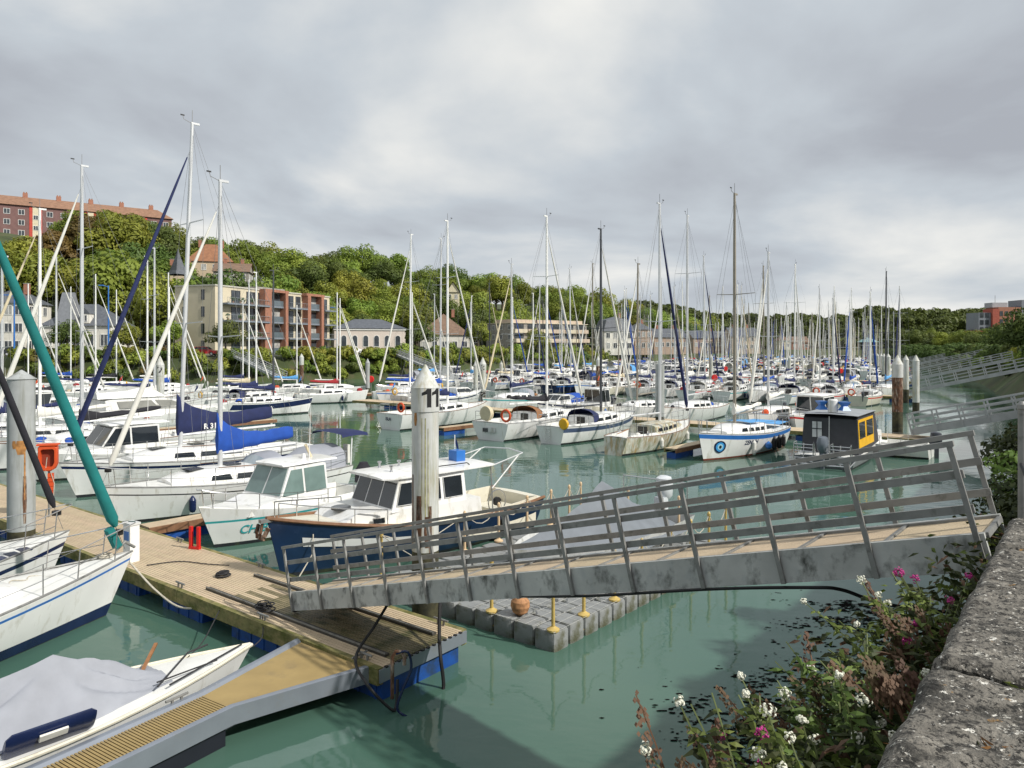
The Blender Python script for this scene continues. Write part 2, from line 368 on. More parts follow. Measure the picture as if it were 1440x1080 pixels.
def rough_stone(name, p0, p1, w, z0, z1, seed, mat, parent, nx=44, ny=34, inset=.035):
    """block between p0 and p1 along its outer (water) edge, w deep landwards; uneven worn faces"""
    p0 = Vector(p0); p1 = Vector(p1); d = p1 - p0; L = d.length; d.normalize(); n = Vector((d.y, -d.x)); vs = []; fs = []
    prof = [(-.0, z0)] + [(0, lin(z0, z1 - .05, t)) for t in (.5, 1)] + [(.03, z1 - .012)] + [(lin(.06, w - .05, t / (ny - 1)), z1) for t in range(ny)] + [(w, z1 - .04), (w, z0)]
    for i in range(nx + 1):
        s = lin(inset, L - inset, i / nx); drop = .035 if i in (0, nx) else (.008 if i in (1, nx - 1) else 0)
        for (o, z) in prof:
            q = Vector((p0.x + d.x * s + n.x * o, p0.y + d.y * s + n.y * o, z))
            k = mnoise.noise(Vector((q.x * 2.3, q.y * 2.3, q.z * 2 + seed))) * .02 + mnoise.noise(Vector((q.x * 8, q.y * 8, q.z * 8 + seed))) * .013 + mnoise.noise(Vector((q.x * 21, q.y * 21, seed))) * .01
            edge = .022 * mnoise.noise(Vector((q.x * 3.1, q.y * 3.1, seed + 5.))) if o < .05 else 0
            vs.append((q.x + n.x * edge, q.y + n.y * edge, q.z + (k if z > z0 else 0) - (drop if z > z0 + .01 else 0)))
    m = len(prof)
    for i in range(nx):
        for j in range(m - 1): fs.append((i * m + j, i * m + j + 1, (i + 1) * m + j + 1, (i + 1) * m + j))
    fs.append(tuple(range(m))); fs.append(tuple(nx * m + j for j in range(m - 1, -1, -1)))
    mb = MB(); mb.add(vs, fs, mat); return mb.build(name, parent, smooth=.9)
quay_wall = empty('quay_wall', (0, 0, 0), 0, 'weathered limestone coping blocks of the quay edge, overgrown with wild flowers', 'wall')
def wall_pt(s):
    """point on the quay edge, s metres from the camera end"""
    a = Vector(WL[1]); 
    for i in range(1, len(WL) - 1):
        a = Vector(WL[i]); b = Vector(WL[i + 1]); l = (b - a).length
        if s <= l or i == len(WL) - 2: return a + (b - a) * (s / l)
        s -= l
s0 = 0.
for i, l in enumerate((1.3, 1.45, 1.2, 1.35, 1.1, 1.15)):
    a = wall_pt(s0); b = wall_pt(s0 + l)
    rough_stone('coping_stone', a, b, .95 + .05 * (i % 2), 3.55, 4.1 + .015 * math.sin(i * 3), i * 3.7, STONE, quay_wall); s0 += l
for i in range(7):
    a = wall_pt(6.2 + .5 + i * 2.2); b = wall_pt(6.2 + .5 + (i + 1) * 2.2 - .02)
    if i > 0: rough_stone('coping_stone', a, b, .8, 3.5, 3.95, i * 2.1, STONE, quay_wall, nx=8, ny=6)

# ---- gangways
def gangway(a, b, w, label, hero=False, group='gangways from the quay', rail=1.17, gh=.33):
    a = Vector(a); b = Vector(b); d = b - a; Lh = math.hypot(d.x, d.y); sl = d.z / Lh; th = math.atan(sl); Ls = Lh / math.cos(th)
    root = empty('gangway', a, math.atan2(d.y, d.x), label, 'gangway', group)
    ct, st = math.cos(th), math.sin(th); n = max(6, round(Ls / .97)) if hero else max(6, round(Ls / 1.25))
    def P(s, y, h): return Vector((s * ct - h * st, y, s * st + h * ct))
    GALV = globals()['GALV'] if hero else M('light_galvanised', (.42, .43, .43), .5, .2, var=.12); tk = 1. if hero else 1.7; GIRD = globals()['GIRD'] if hero else GALV
    yy = w / 2
    for sgn in (-1, 1):
        mb = MB(); mb.beam(P(0, sgn * yy, gh / 2), P(Ls, sgn * yy, gh / 2), .05, gh, GIRD)
        mb.beam(P(0, sgn * (yy - .045), gh - .02), P(Ls, sgn * (yy - .045), gh - .02), .04, .036, GALV)
        mb.beam(P(0, sgn * (yy - .045), .02), P(Ls, sgn * (yy - .045), .02), .04, .036, GALV)
        mb.build('side_girder', root, smooth=0)
        for k in range(n + 1):
            s = lin(.06, Ls - .06, k / n); mb = MB()
            mb.beam(P(s, sgn * (yy + .05), .0), P(s, sgn * (yy + .05), rail - .055), .036 * tk, .046 * tk, GALV, up=(1, 0, 0))
            mb.build('post', root, smooth=0)
        for h, hw, hh in ((rail - .028, .05, .05), (.86, .035, .075), (.55, .035, .075)):
            mb = MB(); off = .05 if h > 1 else .0
            mb.beam(P(.02, sgn * (yy + off), h), P(Ls - .02, sgn * (yy + off), h), hw * tk, hh * (1.25 if tk > 1 else 1), GALV); mb.build('handrail' if h > 1 else 'guard_rail', root, smooth=0)
    if hero:
        k = 13
        for i in range(k):
            s0, s1 = lin(0, Ls, i / k), lin(0, Ls, (i + 1) / k)
            mb = MB(); mb.beam(P(s0 + .03, 0, gh - .045), P(s1 - .03, 0, gh - .045), w - .14, .035, TAN); mb.build('deck_panel', root, smooth=0)
            mb = MB(); mb.beam(P(s1 - .02, 0, gh - .035), P(s1 + .02, 0, gh - .035), w - .14, .05, GALV); mb.build('tread_bar', root, smooth=0)
        for s in (-1, 1):
            mb = MB(); mb.lathe([(0, -.04), (.085, -.04), (.085, .04), (0, .04)], BLACK, 14, (-.12, s * .36, -.0), 'y'); mb.build('roller', root)
            mb = MB(); mb.beam((-.16, s * .42, .02), (.2, s * .42, .1), .03, .06, GALV); mb.build('roller_bracket', root, smooth=0)
    else:
        mb = MB(); mb.beam(P(0, 0, gh - .07), P(Ls, 0, gh - .07), w - .14, .035, GALV); mb.build('deck_panel', root, smooth=0)
    return root
gangway((-3.68, 13.88, .66), (4.57, 6.88, 3.52), .98, 'long grey gangway with tan deck crossing the foreground to the mooring pontoon', True)
ENDS = {2: (22.5, 39.5), 3: (39, 72), 4: (55.6, 101), 5: (74, 136), 6: (92, 170), 7: (109, 205), 8: (126, 240), 9: (141, 270)}
ORD = ['first', 'second', 'third', 'fourth', 'fifth', 'sixth', 'seventh', 'eighth', 'ninth', 'tenth', 'eleventh', 'twelfth', 'thirteenth', 'fourteenth', 'fifteenth', 'sixteenth', 'seventeenth', 'eighteenth', 'nineteenth', 'twentieth']
for k, (x, y) in ENDS.items():
    gangway((x - .6, y + .8, .66), (x + 8.6, y - 6.6, 3.7), 1.2, 'grey metal gangway to the %s pontoon, counted from the camera' % ORD[k - 1])
gangway((-32, 103, .7), (-42.5, 113.5, 3.8), 1.2, 'pale gangway down the left bank in front of the brick apartment block')
gangway((-11, 121.5, .7), (-20.5, 131, 3.8), 1.2, 'pale gangway down the left bank in front of the white arched hall')

# ---- pontoons
def pontoon(p0, d, L, w, label, hero=False, zdeck=.55, group='floating pontoons'):
    root = empty('pontoon', (p0[0], p0[1], 0), math.atan2(d[1], d[0]), label, 'pontoon', group)
    if hero:
        nb = 14; bw = (w - .16) / nb; mA = MB(); seg = 2.4; protos = {}
        for j in range(nb):
            y = -w / 2 + .08 + bw * (j + .5); x = -(.8 if j % 2 else 0.)
            while x < L:
                x0 = max(.02, x); x1 = min(L, x + seg) - .006
                wet = (-.46 < y < .6) and x < 2.6 or (-.5 < y < .66 and x < .9)
                key = (round(x1 - x0, 3), wet)
                if key not in protos:
                    mb = MB(); l = x1 - x0
                    # hollow grooved board: two raised ribs with a shallow groove between
                    for q in (-.25, .25): mb.box((l / 2, q * bw, 0), (l, bw * .5 - .012, .03), TANW if wet else TAN)
                    mb.box((l / 2, 0, -.012), (l, bw - .012, .02), TANW if wet else TAN)
                    protos[key] = mb.build('deck_board', root, smooth=0); o = protos[key]
                else:
                    o = protos[key].copy(); col.objects.link(o)
                o.location = (x0, y, zdeck - .015); x += seg
        for y in (.61, -.48):
            mb = MB(); mb.box((2.9, y, zdeck + .02), (5.3, .1, .04), M('dark_track', (.06, .055, .045), .8, var=.3)); mb.box((2.9, y + .04, zdeck + .04), (5.3, .015, .05), GALV)
            mb.build('gangway_track', root, smooth=0)
        mb = MB(); mb.box((.0, 0, zdeck - .12), (.05, w, .2), SILV)
        mb.build('end_beam', root, smooth=0)
        mb = MB()
        for j in range(14): mb.box((.0, -w / 2 + .08 + bw * (j + .5), zdeck - .012), (.06, .05, .022), BLACK)
        mb.build('board_end_slots', root, smooth=0, kind='stuff')
        for sgn in (-1, 1):
            for i in range(int(L / 3)):
                mb = MB(); mb.box((i * 3 + 1.5, sgn * (w / 2 - .03), zdeck - .13), (2.985, .11, .26), MOSS); mb.build('timber_fender', root, smooth=0)
        fl = None
        for i in range(int(L / 2.6)):
            if fl is None:
                mb = MB(); mb.box((.75, 0, -.02), (1.55, w - .22, .62), FLOATB)
                for q in (.1, .5, .9, 1.3): mb.box((q, 0, -.02), (.05, w - .19, .5), FLOATB)
                fl = mb.build('float', root, smooth=0); o = fl
            else: o = fl.copy(); col.objects.link(o)
            o.location = (.1 + i * 2.6, 0, 0)
        for x, s in ((.45, 1), (3.2, 1), (6.1, 1), (9.3, 1), (.5, -1), (6., -1), (9.5, -1)):
            mb = MB(); y = s * (w / 2 - .1); mb.box((x - .07, y, zdeck + .04), (.03, .03, .08), GALV); mb.box((x + .07, y, zdeck + .04), (.03, .03, .08), GALV); mb.tube([(x - .17, y, zdeck + .09), (x + .17, y, zdeck + .09)], .018, GALV)
            mb.build('cleat', root)
    else:
        n = max(1, int(L / 6)); l = L / n
        for i in range(n):
            mb = MB(); mb.box((l * (i + .5), 0, zdeck - .03), (l - .02, w - .1, .06), TAN); mb.build('deck_panel', root, smooth=0)
        for sgn in (-1, 1):
            mb = MB(); mb.box((L / 2, sgn * (w / 2 - .04), zdeck - .11), (L, .08, .2), TEAK if sgn < 0 else MOSS); mb.build('edge_beam', root, smooth=0)
        mb = MB(); mb.box((1., 0, -.02), (1.8, w - .2, .6), FLOATB); f0 = mb.build('float', root, smooth=0)
        for i in range(1, int(L / 5)): o = f0.copy(); col.objects.link(o); o.location.x = i * 5
    return root
PD = Vector((-.79, .613)).normalized()
main_pontoon = pontoon((-1.42, 12.11), PD, 34, 2.0, 'tan boarded pontoon with mossy edges and blue floats in the foreground', True)
VK = {2: (-.79, .613), 3: (-.8, .6), 4: (-.81, .586), 5: (-.82, .572), 6: (-.84, .543), 7: (-.85, .527), 8: (-.86, .51), 9: (-.86, .51)}
ROWLEN = {}
for k, (x, y) in ENDS.items():
    v = VK[k]; L = 0
    while L < 62 and basin_dist(x + v[0] * (L + 6), y + v[1] * (L + 6)) < -1: L += 2
    if k == 2: L = min(L, 46)
    ROWLEN[k] = L
    pontoon((x, y), v, L, 2.0, 'tan topped floating pontoon, %s row from the camera' % ORD[k - 1])
pontoon((-22.5, 43.3), (.655, .755), 9.5, .9, 'short walkway on bright blue floats beside the white motor yacht', zdeck=.5)
pontoon((-10.2, 20.5), (.655, .755), 6.8, .7, 'narrow finger walkway between the teal lettered boat and the black striped yacht', zdeck=.5)
pontoon((7.7, 36.0), (.655, .755), 7.2, .7, 'narrow finger walkway beside the grimy neglected yacht', zdeck=.5)
pontoon((-4.4, 45.2), (.655, .755), 8, .7, 'narrow finger walkway beside the yacht with orange lifebuoy', zdeck=.5)
pontoon((-44, 74), (.98, .12), 38, 1.8, 'floating pontoon below the left bank with white yachts', zdeck=.5)

# ---- ochre finger walkway in the foreground
def build_finger():
    root = empty('finger_walkway', (-2.85, 11.95, 0), 0, 'ochre finger walkway with silver edge beams, flaring out to join the pontoon', 'walkway')
    o = Vector((-2.85, 11.95)); z = .5
    ld = [(-3.6, 12.62), (-4.49, 10.62), (-8.7, 4.0)]; rd = [(-2.17, 11.5), (-3.85, 10.2), (-8.06, 3.58)]
    a = [Vector(p) - o for p in ld]; b = [Vector(p) - o for p in rd]
    mb = MB(); mb.add([(*a[0], z), (*a[1], z), (*b[1], z), (*b[0], z)], [(0, 1, 2, 3)], YEL)
    mb.add([(*a[0], z - .05), (*a[1], z - .05), (*b[1], z - .05), (*b[0], z - .05)], [(3, 2, 1, 0)], YEL); mb.build('flared_panel', root, smooth=0)
    # grating: one slat in every 4 cm across the narrow run
    L = (a[2] - a[1]).length; n = int(L / .045); g = None
    d = (a[2] - a[1]).normalized(); ang = math.atan2(d.y, d.x); wv = (b[1] - a[1]) - d * (b[1] - a[1]).dot(d); wl = wv.length; wd = wv.normalized()
    for i in range(n):
        c = a[1] + d * (.02 + i * .045) + wd * (wl / 2)
        if g is None: mb = MB(); mb.box((0, 0, 0), (.03, wl - .06, .03), YEL); g = mb.build('grating_slat', root, smooth=0); s = g
        else: s = g.copy(); col.objects.link(s)
        s.location = (c.x, c.y, z - .012); s.rotation_euler.z = ang
    mb = MB(); c0 = a[1] + wd * (wl / 2); c1 = c0 + d * L; mb.beam((*c0, z - .05), (*c1, z - .05), wl - .08, .02, YEL); mb.build('grating_base', root, smooth=0)
    for e, s in ((a, 1), (b, -1)):
        prof = [(0, -.22), (.06, -.215), (.115, -.17), (.135, -.09), (.115, -.01), (.06, .035), (0, .04), (-.03, .03), (-.03, -.22)]
        secs = []
        for i, p in enumerate(e):
            q0 = e[max(0, i - 1)]; q1 = e[min(2, i + 1)]; dd = (q1 - q0).normalized(); nn = Vector((dd.y, -dd.x)) * s
            nn = -nn
            secs.append([(p.x + nn.x * u, p.y + nn.y * u, z + h) for u, h in prof])
        mb = MB(); mb.loft(secs, SILV, closed=True, cap0=True, cap1=True); mb.build('edge_beam', root, smooth=.6)
    for t in (.12, .62):
        c = c0 + d * (L * t); mb = MB(); mb.box((0, 0, 0), (1.7, wl - .1, .62), M('black_float', (.012, .014, .022), .5)); f = mb.build('float', root, smooth=0); f.location = (c.x, c.y, -.03 + .02); f.rotation_euler.z = ang
    for p in (a[1] + d * .35, b[0] + Vector((-.25, .25))):
        mb = MB(); mb.box((-.07, 0, .04), (.03, .03, .08), GALV); mb.box((.07, 0, .04), (.03, .03, .08), GALV); mb.tube([(-.17, 0, .09), (.17, 0, .09)], .018, GALV)
        c = mb.build('cleat', root); c.location = (p.x, p.y, z); c.rotation_euler.z = ang
build_finger()

# ---- pilings
def strip_on_cyl(mb, r, a0, a1, z0, z1, mat, n=5):
    pts = []
    for z, k in ((z0, .6), (lin(z0, z1, .5), 1.), (z1, .75)):
        pts.append([(r * math.cos(lin((a0 + a1) / 2 - (a1 - a0) / 2 * k, (a0 + a1) / 2 + (a1 - a0) / 2 * k, i / n)), r * math.sin(lin((a0 + a1) / 2 - (a1 - a0) / 2 * k, (a0 + a1) / 2 + (a1 - a0) / 2 * k, i / n)), z) for i in range(n + 1)])
    mb.loft(pts, mat)
def piling(x, y, r, ztop, label, style='white', cone=.45, sleeve=0., num=None, zrust=None, n=20, name='mooring_piling', zbrown=None, num_ang=0.):
    root = empty(name, (x, y, 0), 0, label, 'piling', 'mooring pilings'); zc = ztop - cone; body = PILEG if style == 'grey' else (RUST if style == 'rust' else PILE)
    zs = zc - sleeve; zr = zrust if zrust is not None else .9
    mb = MB(); mb.lathe([(r, -2.), (r * 1.002, zr - .5), (r, zr), (r, zs)], body, n, mats=[WEEDY, WEEDY if style != 'rust' else RUST, body]); mb.build('shaft', root)
    if sleeve:
        mb = MB(); mb.lathe([(r, zs - .002), (r * 1.07, zs), (r * 1.07, zc), (r * 1.03, zc + .004)], PILE, n); mb.build('collar', root)
    mb = MB(); mb.lathe([(r * 1.0, zc - .02), (r * 1.09, zc), (r * .06, ztop), (0, ztop)], PILE if style != 'grey' else PILEG, n); mb.build('cone_cap', root)
    if num:
        vs, fs = text_mesh(num, .5 * (sleeve / .46 if sleeve else 1), .016)
        if num == '11':
            vs = []; fs = []
            for q in (0, .2):
                o = len(vs); vs += [(q + a_, b_) for a_, b_ in ((0, 0), (.085, 0), (.085, .2), (.085, .36), (.0, .36), (-.035, .315), (-.1, .285), (-.1, .225), (0, .255), (0, .2))]; fs += [(o, o + 1, o + 2, o + 9), (o + 9, o + 2, o + 3, o + 4), (o + 4, o + 5, o + 8), (o + 5, o + 6, o + 7, o + 8)]
        xm = min(v[0] for v in vs); xM = max(v[0] for v in vs); ym = min(v[1] for v in vs); yM = max(v[1] for v in vs)
        rr = r * 1.07 + .004; a0 = math.atan2(-y, -x) + num_ang
        out = [(rr * math.cos(a0 + (u - (xm + xM) / 2) / rr), rr * math.sin(a0 + (u - (xm + xM) / 2) / rr), (zs + zc) / 2 + .04 + (v - (ym + yM) / 2)) for u, v in vs]
        mb = MB(); mb.add(out, fs, BLACK); mb.build('number', root, smooth=0)
    return root
p11 = piling(-1.7, 14.5, .262, 5.13, 'tall pale piling with pointed cap marked 11, rising behind the gangway', sleeve=.46, num='11', zrust=1.5, n=32, num_ang=.45)
mb = MB()
for a, w, z0, z1 in ((-1.95, .5, 1.5, 2.6), (-2.6, .25, 1.6, 3.0), (-1.1, .3, 1.5, 2.4), (-2.25, .3, 3.95, 4.2), (-1.3, .5, 1.6, 2.2)): strip_on_cyl(mb, .265, a - w / 2, a + w / 2, z0, z1, RUST if z0 < 2 else RUSTS)
mb.build('rust_stain', p11, smooth=1)
mb = MB(); 
for a, w, z0, z1 in ((-1.45, .1, 1.6, 4.1), (-1.25, .07, 2.0, 3.9), (-1.7, .06, 2.4, 4.1)): strip_on_cyl(mb, .2645, a - w / 2, a + w / 2, z0, z1, M('algae_streak', (.33, .32, .16), .8, var=.4, scale=10))
mb.build('algae_stain', p11, smooth=1)
pl = piling(-12.54, 18.9, .31, 4.88, 'grey piling with rust streaks and low pointed cap beside the orange lifebuoy housing', 'grey', cone=.23, zrust=.8, n=32)
mb = MB()
for a, w, z0, z1 in ((-1.0, .8, 2.75, 3.1), (-.75, .12, 1.6, 3.05), (-.75, .3, 1.0, 2.2), (-1.5, .3, 2.9, 3.1)): strip_on_cyl(mb, .313, a - w / 2, a + w / 2, z0, z1, RUSTS if z0 > 1.3 else RUST)
mb.build('rust_stain', pl, smooth=1)
def pil_at(px, Y, ytip, wpx, *a, **k):
    return piling((px - 720) * Y / FPX, Y, wpx * Y / FPX / 2, CZ - (ytip - HOR) * Y / FPX, *a, **k)
pil_at(1262, 42.5, 499, 14, 'rust brown piling with white pointed cap at the foot of the second gangway', 'rust', cone=.55, sleeve=.75, zrust=2.2)
pil_at(1288, 60, 499, 9, 'white piling with a pointed cap between the second and third gangways', cone=.5, zrust=.9)
pil_at(1274, 71, 499, 7.5, 'white piling at the foot of the third gangway', cone=.5, zrust=1.3, style='white')
for px, Y, nm in ((1249, 100, 'fourth'), (1243, 118, 'fifth'), (1239, 137, 'sixth'), (1234, 165, 'seventh'), (1228, 200, 'eighth')):
    pil_at(px, Y, 497, .62 * FPX / Y, 'white piling in the far row along the gangways, %s from the camera' % nm, cone=.5, n=12)
pil_at(928, 47, 511, 12.5, 'plain grey piling standing among the yachts of the second pontoon', 'grey', cone=.04, zrust=1.0)
pil_at(225, 62, 500, 11, 'white piling with a pointed cap marked 2 behind the motor yacht', cone=.8, sleeve=.9, num='2', zrust=1.)
pil_at(679, 72, 502, 9, 'white piling with a pointed cap marked 3 behind the navy boom cover', cone=.7, sleeve=.8, num='3', zrust=1.)
pil_at(669, 76, 506, 6.5, 'slim white piling just left of the piling marked 3', cone=.6)
pil_at(424, 96, 497, 6, 'rust brown piling with white top below the apartment block', 'rust', cone=.5, sleeve=1., zrust=1.6)
pil_at(517, 80, 504, 6, 'slim grey piling beside the red lifebuoy post', 'grey', cone=.5)
pil_at(841, 84, 500, 5.5, 'rust brown piling with white cap among the masts of the third pontoon', 'rust', cone=.5, sleeve=.7)
pil_at(876, 92, 503, 5.5, 'short rust brown piling beside the little blue flag', 'rust', cone=.4, sleeve=.6)
pil_at(705, 98, 507, 5, 'slim white piling far behind the navy boom cover', cone=.5)
pil_at(1000, 105, 498, 5, 'slim white piling in the middle of the fourth pontoon', cone=.5)
pil_at(1110, 130, 500, 4.4, 'slim white piling in the middle of the fifth pontoon', cone=.5)
# ================================================================== BOATS
class Hull:
    """boat hull in local coordinates: x from 0 (stern) to L (bow), y to port, z up from the waterline"""
    def __init__(s, L, B, fm=.9, fb=1.15, fs=.95, ts=.7, sm=.42, p=2.1, e=.28, eb=.55, rake=.55, srake=-.15, draft=.35):
        s.__dict__.update(locals()); del s.__dict__['s']
    def hb(h, s):
        if s < h.sm: f = h.ts + (1 - h.ts) * math.sin(math.pi / 2 * s / h.sm) ** .85 if s > 0 else h.ts
        else: f = max(0., 1 - ((s - h.sm) / (1 - h.sm)) ** h.p)
        return max(.012, h.B / 2 * f)
    def zs(h, s): return h.fm + (h.fb - h.fm) * max(0, (s - .35) / .65) ** 1.7 + (h.fs - h.fm) * max(0, (.35 - s) / .35) ** 1.8
    def pt(h, s, z, side=1, off=0.):
        zt = h.zs(s); q = max(.0, min(1.1, (z + h.draft) / (zt + h.draft))); e = lin(h.e, h.eb, max(0, (s - .45) / .55) ** 1.3)
        y = h.hb(s) * q ** e
        x = s * h.L - h.rake * (1 - q) * max(0, (s - .6) / .4) ** 2 + h.srake * (1 - q) * -1 * max(0, (.12 - s) / .12)
        return Vector((x, side * (y + off), z))
    def build(h, parent, top, stripe=None, boot=DARKBT, bottom=DARKBT, zst=(.2, .1), zb=.1, n=14, mid=None, name='hull', band=None):
        """band: (z0, z1, mat) an extra coloured strip"""
        secs = []; mats = None; ss = [i / n for i in range(n)] + [.965, 1.] if n > 9 else [i / n for i in range(n + 1)]
        for s in ss:
            zt = h.zs(s)
            lv = [(-h.draft, bottom), (-.05, bottom), (.015, boot), (zb, top)]
            if band: lv += [(band[0], band[2]), (band[1], top)]
            else: lv += [(lin(zb, zt, .4), top)]
            lv += [(zt - zst[0], stripe or top), (zt - zst[1], top), (zt, top)]
            right = [h.pt(s, z, -1) for z, _ in lv]; left = [h.pt(s, z, 1) for z, _ in lv]
            secs.append(list(reversed(right)) + left)
            if mats is None:
                mm = [m for _, m in lv[:-1]]; mats = list(reversed(mm)) + [bottom] + mm
        mb = MB(); mb.loft(secs, top, mats=mats)
        m = len(secs[0]); mb.f.append(tuple(range(m))); mb.m.append(mb.mi(top))
        return mb.build(name, parent, smooth=.6)
    def deck(h, parent, mat=DECKW, cock=None, floor=.45, cw=.6, n=16, name='deck', open_stern=False, camber=.04):
        """cock: (s0, s1) cockpit well range"""
        ss = sorted(set([i / n for i in range(n + 1)] + ([cock[0] - .002, cock[0] + .002, cock[1] - .002, cock[1] + .002] if cock else [])))
        ss = [max(0, min(1, s)) for s in ss]; secs = []
        for s in ss:
            b = h.hb(s); z = h.zs(s); x = s * h.L; inn = cock and cock[0] < s < cock[1]
            if inn: half = [(b, z), (b * lin(cw, .95, .4), z + .02), (b * cw + .03, z + .1), (b * cw, z + .1), (b * cw - .02, floor), (0, floor)]
            else: half = [(b, z), (b * .8, z + camber * .4), (b * .6, z + camber * .7), (b * .59, z + camber * .7), (b * .3, z + camber * .95), (0, z + camber)]
            secs.append([(x, -y, zz - .004) for y, zz in half] + [(x, y, zz - .004) for y, zz in reversed(half[:-1])])
        mb = MB(); mb.loft(secs, mat); return mb.build(name, parent, smooth=.5)
    def rail_pts(h, s0, s1, n, dz, inset=.06, side=1):
        return [Vector((lin(s0, s1, i / n) * h.L, side * max(0, h.hb(lin(s0, s1, i / n)) - inset), h.zs(lin(s0, s1, i / n)) + dz)) for i in range(n + 1)]
    def text(h, parent, body, size, s0, z0, side, mat, slant=0., bold=.006):
        vs, fs = text_mesh(body, size, bold); out = []
        for u, v in vs:
            u2 = u + slant * v; s = s0 + (u2 if side < 0 else -u2) / h.L
            p = h.pt(s, z0 + v, side, .008); out.append(p)
        mb = MB(); mb.add(out, fs, mat); return mb.build('lettering', parent, smooth=0)
    def disc(h, mb, s0, z0, side, rx, rz, mat, off):
        n = 20; vs = []
        for i in range(n):
            a = 2 * math.pi * i / n; s = s0 + rx * math.cos(a) / h.L; vs.append(h.pt(s, z0 + rz * math.sin(a), side, off))
        mb.add(vs, [tuple(range(n))], mat)

def fender(parent, h, s, side, mat=NAVY, l=.5, r=.1, z=.45, name='fender'):
    p = h.pt(s, z, side); y = p.y + side * (r + .01); mb = MB()
    mb.lathe([(0, z - l / 2), (r * .6, z - l / 2 + .02), (r, z - l / 2 + .1), (r, z + l / 2 - .1), (r * .6, z + l / 2 - .02), (r * .22, z + l / 2 + .04), (0, z + l / 2 + .05)], mat, 10, (p.x, y, 0))
    mb.tube([(p.x, y, z + l / 2), (p.x, p.y * .98, h.zs(s) + .25)], .008, ROPE, 4); return mb.build(name, parent)
def lifebuoy(parent, c, mat=ORANGE, r=.27, axis='x', name='lifebuoy'):
    mb = MB(); mb.torus(c, r, .07, mat, 16, 8, axis)
    return mb.build(name, parent)
def outboard(parent, x, y, z, sc_=1., mat=ENGN, up=False):
    s = sc_; mb = MB(); secs = []
    for zz, a, b, o in ((.0, .12, .1, 0), (.08, .2, .16, .02), (.3, .24, .18, .03), (.46, .2, .15, .05), (.5, .08, .08, .06)):
        secs.append([(x - .22 * s + (math.cos(t) * a + o) * s, y + math.sin(t) * b * s, z + zz * s) for t in [i * math.pi / 5 for i in range(10)]])
    mb.loft(secs, mat, closed=True, cap0=True, cap1=True); mb.beam((x - .2 * s, y, z + .05 * s), (x - .2 * s, y, z - .75 * s), .09 * s, .16 * s, mat, up=(1, 0, 0)); mb.box((x - .05 * s, y, z - .05 * s), (.2 * s, .22 * s, .24 * s), mat)
    return mb.build('outboard_motor', parent)

def prism_cabin(parent, prof, w0, w1, zr, mat, name='cabin', xw=None):
    """side profile polygon (x,z) extruded across; half width shrinks from w0 at zr[0] to w1 at zr[1]; xw scales width with x"""
    def hw(x, z): 
        t = max(0, min(1, (z - zr[0]) / (zr[1] - zr[0]))); return lin(w0, w1, t) * (xw(x) if xw else 1)
    mb = MB(); n = len(prof); a = [(x, -hw(x, z), z) for x, z in prof]; b = [(x, hw(x, z), z) for x, z in prof]
    mb.add(a + b, [tuple(range(n))] + [tuple(range(2 * n - 1, n - 1, -1))] + [(i, i + n, (i + 1) % n + n, (i + 1) % n) for i in range(n)], mat)
    o = mb.build(name, parent, smooth=.5); return o, hw
def side_window(parent, poly, hw, mat=GLASS, side=-1, off=.012, th=.02, name='window', frame=None):
    n = len(poly); out = [(x, side * (hw(x, z) + off), z) for x, z in poly]; inn = [(x, side * (hw(x, z) + off - th), z) for x, z in poly]
    mb = MB(); mb.add(out + inn, [tuple(range(n))] + [(i, (i + 1) % n, (i + 1) % n + n, i + n) for i in range(n)], mat); 
    if frame: mb.tube([Vector(p) for p in out], .012, frame, 4, closed=True)
    return mb.build(name, parent, smooth=0)
def front_window(parent, pb, pt, hw, y0, y1, m=.06, mat=GLASS, name='windscreen_pane', off=.012):
    """pane in the sloping face between profile points pb (bottom) and pt (top); y0,y1 in -1..1 of the width"""
    d = Vector((pt[0] - pb[0], pt[1] - pb[1])).normalized(); n = Vector((d.y, -d.x)) * (1 if (pt[0] - pb[0]) <= 0 else 1)
    if n.y < 0 and abs(n.x) < .3: n = -n
    b = Vector(pb) + d * m; t = Vector(pt) - d * m; vs = []
    for o in (off, off - .02):
        for p in (b, t):
            w = hw(p.x, p.y)
            for y in (y0, y1): vs.append((p.x + n.x * o, y * w, p.y + n.y * o))
    mb = MB(); mb.add(vs, [(0, 1, 3, 2), (0, 4, 5, 1), (2, 3, 7, 6), (0, 2, 6, 4), (1, 5, 7, 3)], mat); return mb.build(name, parent, smooth=0)

def sail_cover(parent, x, z, L, mat, droop=.05, h0=.62, r=.13, name='boom_cover', yaw=0., n=9, h1=.2):
    """cover along the boom from the mast (x) aft; tall stack at the mast"""
    secs = []
    for i in range(n + 1):
        t = i / n; hh = lin(h0, h1, min(1, t * 2.2) ** .6) * (1 - .25 * t) + .02 * math.sin(t * 17); w = r * (1 - .35 * t) * (1 if t < .97 else .5)
        cx = x - L * t; zc = z + droop * t * L * .2; zb = zc - .12
        hh = hh if t > .02 else hh * 1.05
        secs.append([(cx, math.sin(a) * w * (.55 if math.cos(a) > .3 else 1.) + math.sin(yaw) * L * t, zb + (1 + math.cos(a)) / 2 * hh + .02 * math.sin(i * 2.1 + a)) for a in [k * math.pi / 5 for k in range(10)]])
    mb = MB(); mb.loft(secs, mat, closed=True, cap0=True, cap1=True); return mb.build(name, parent, smooth=1.)
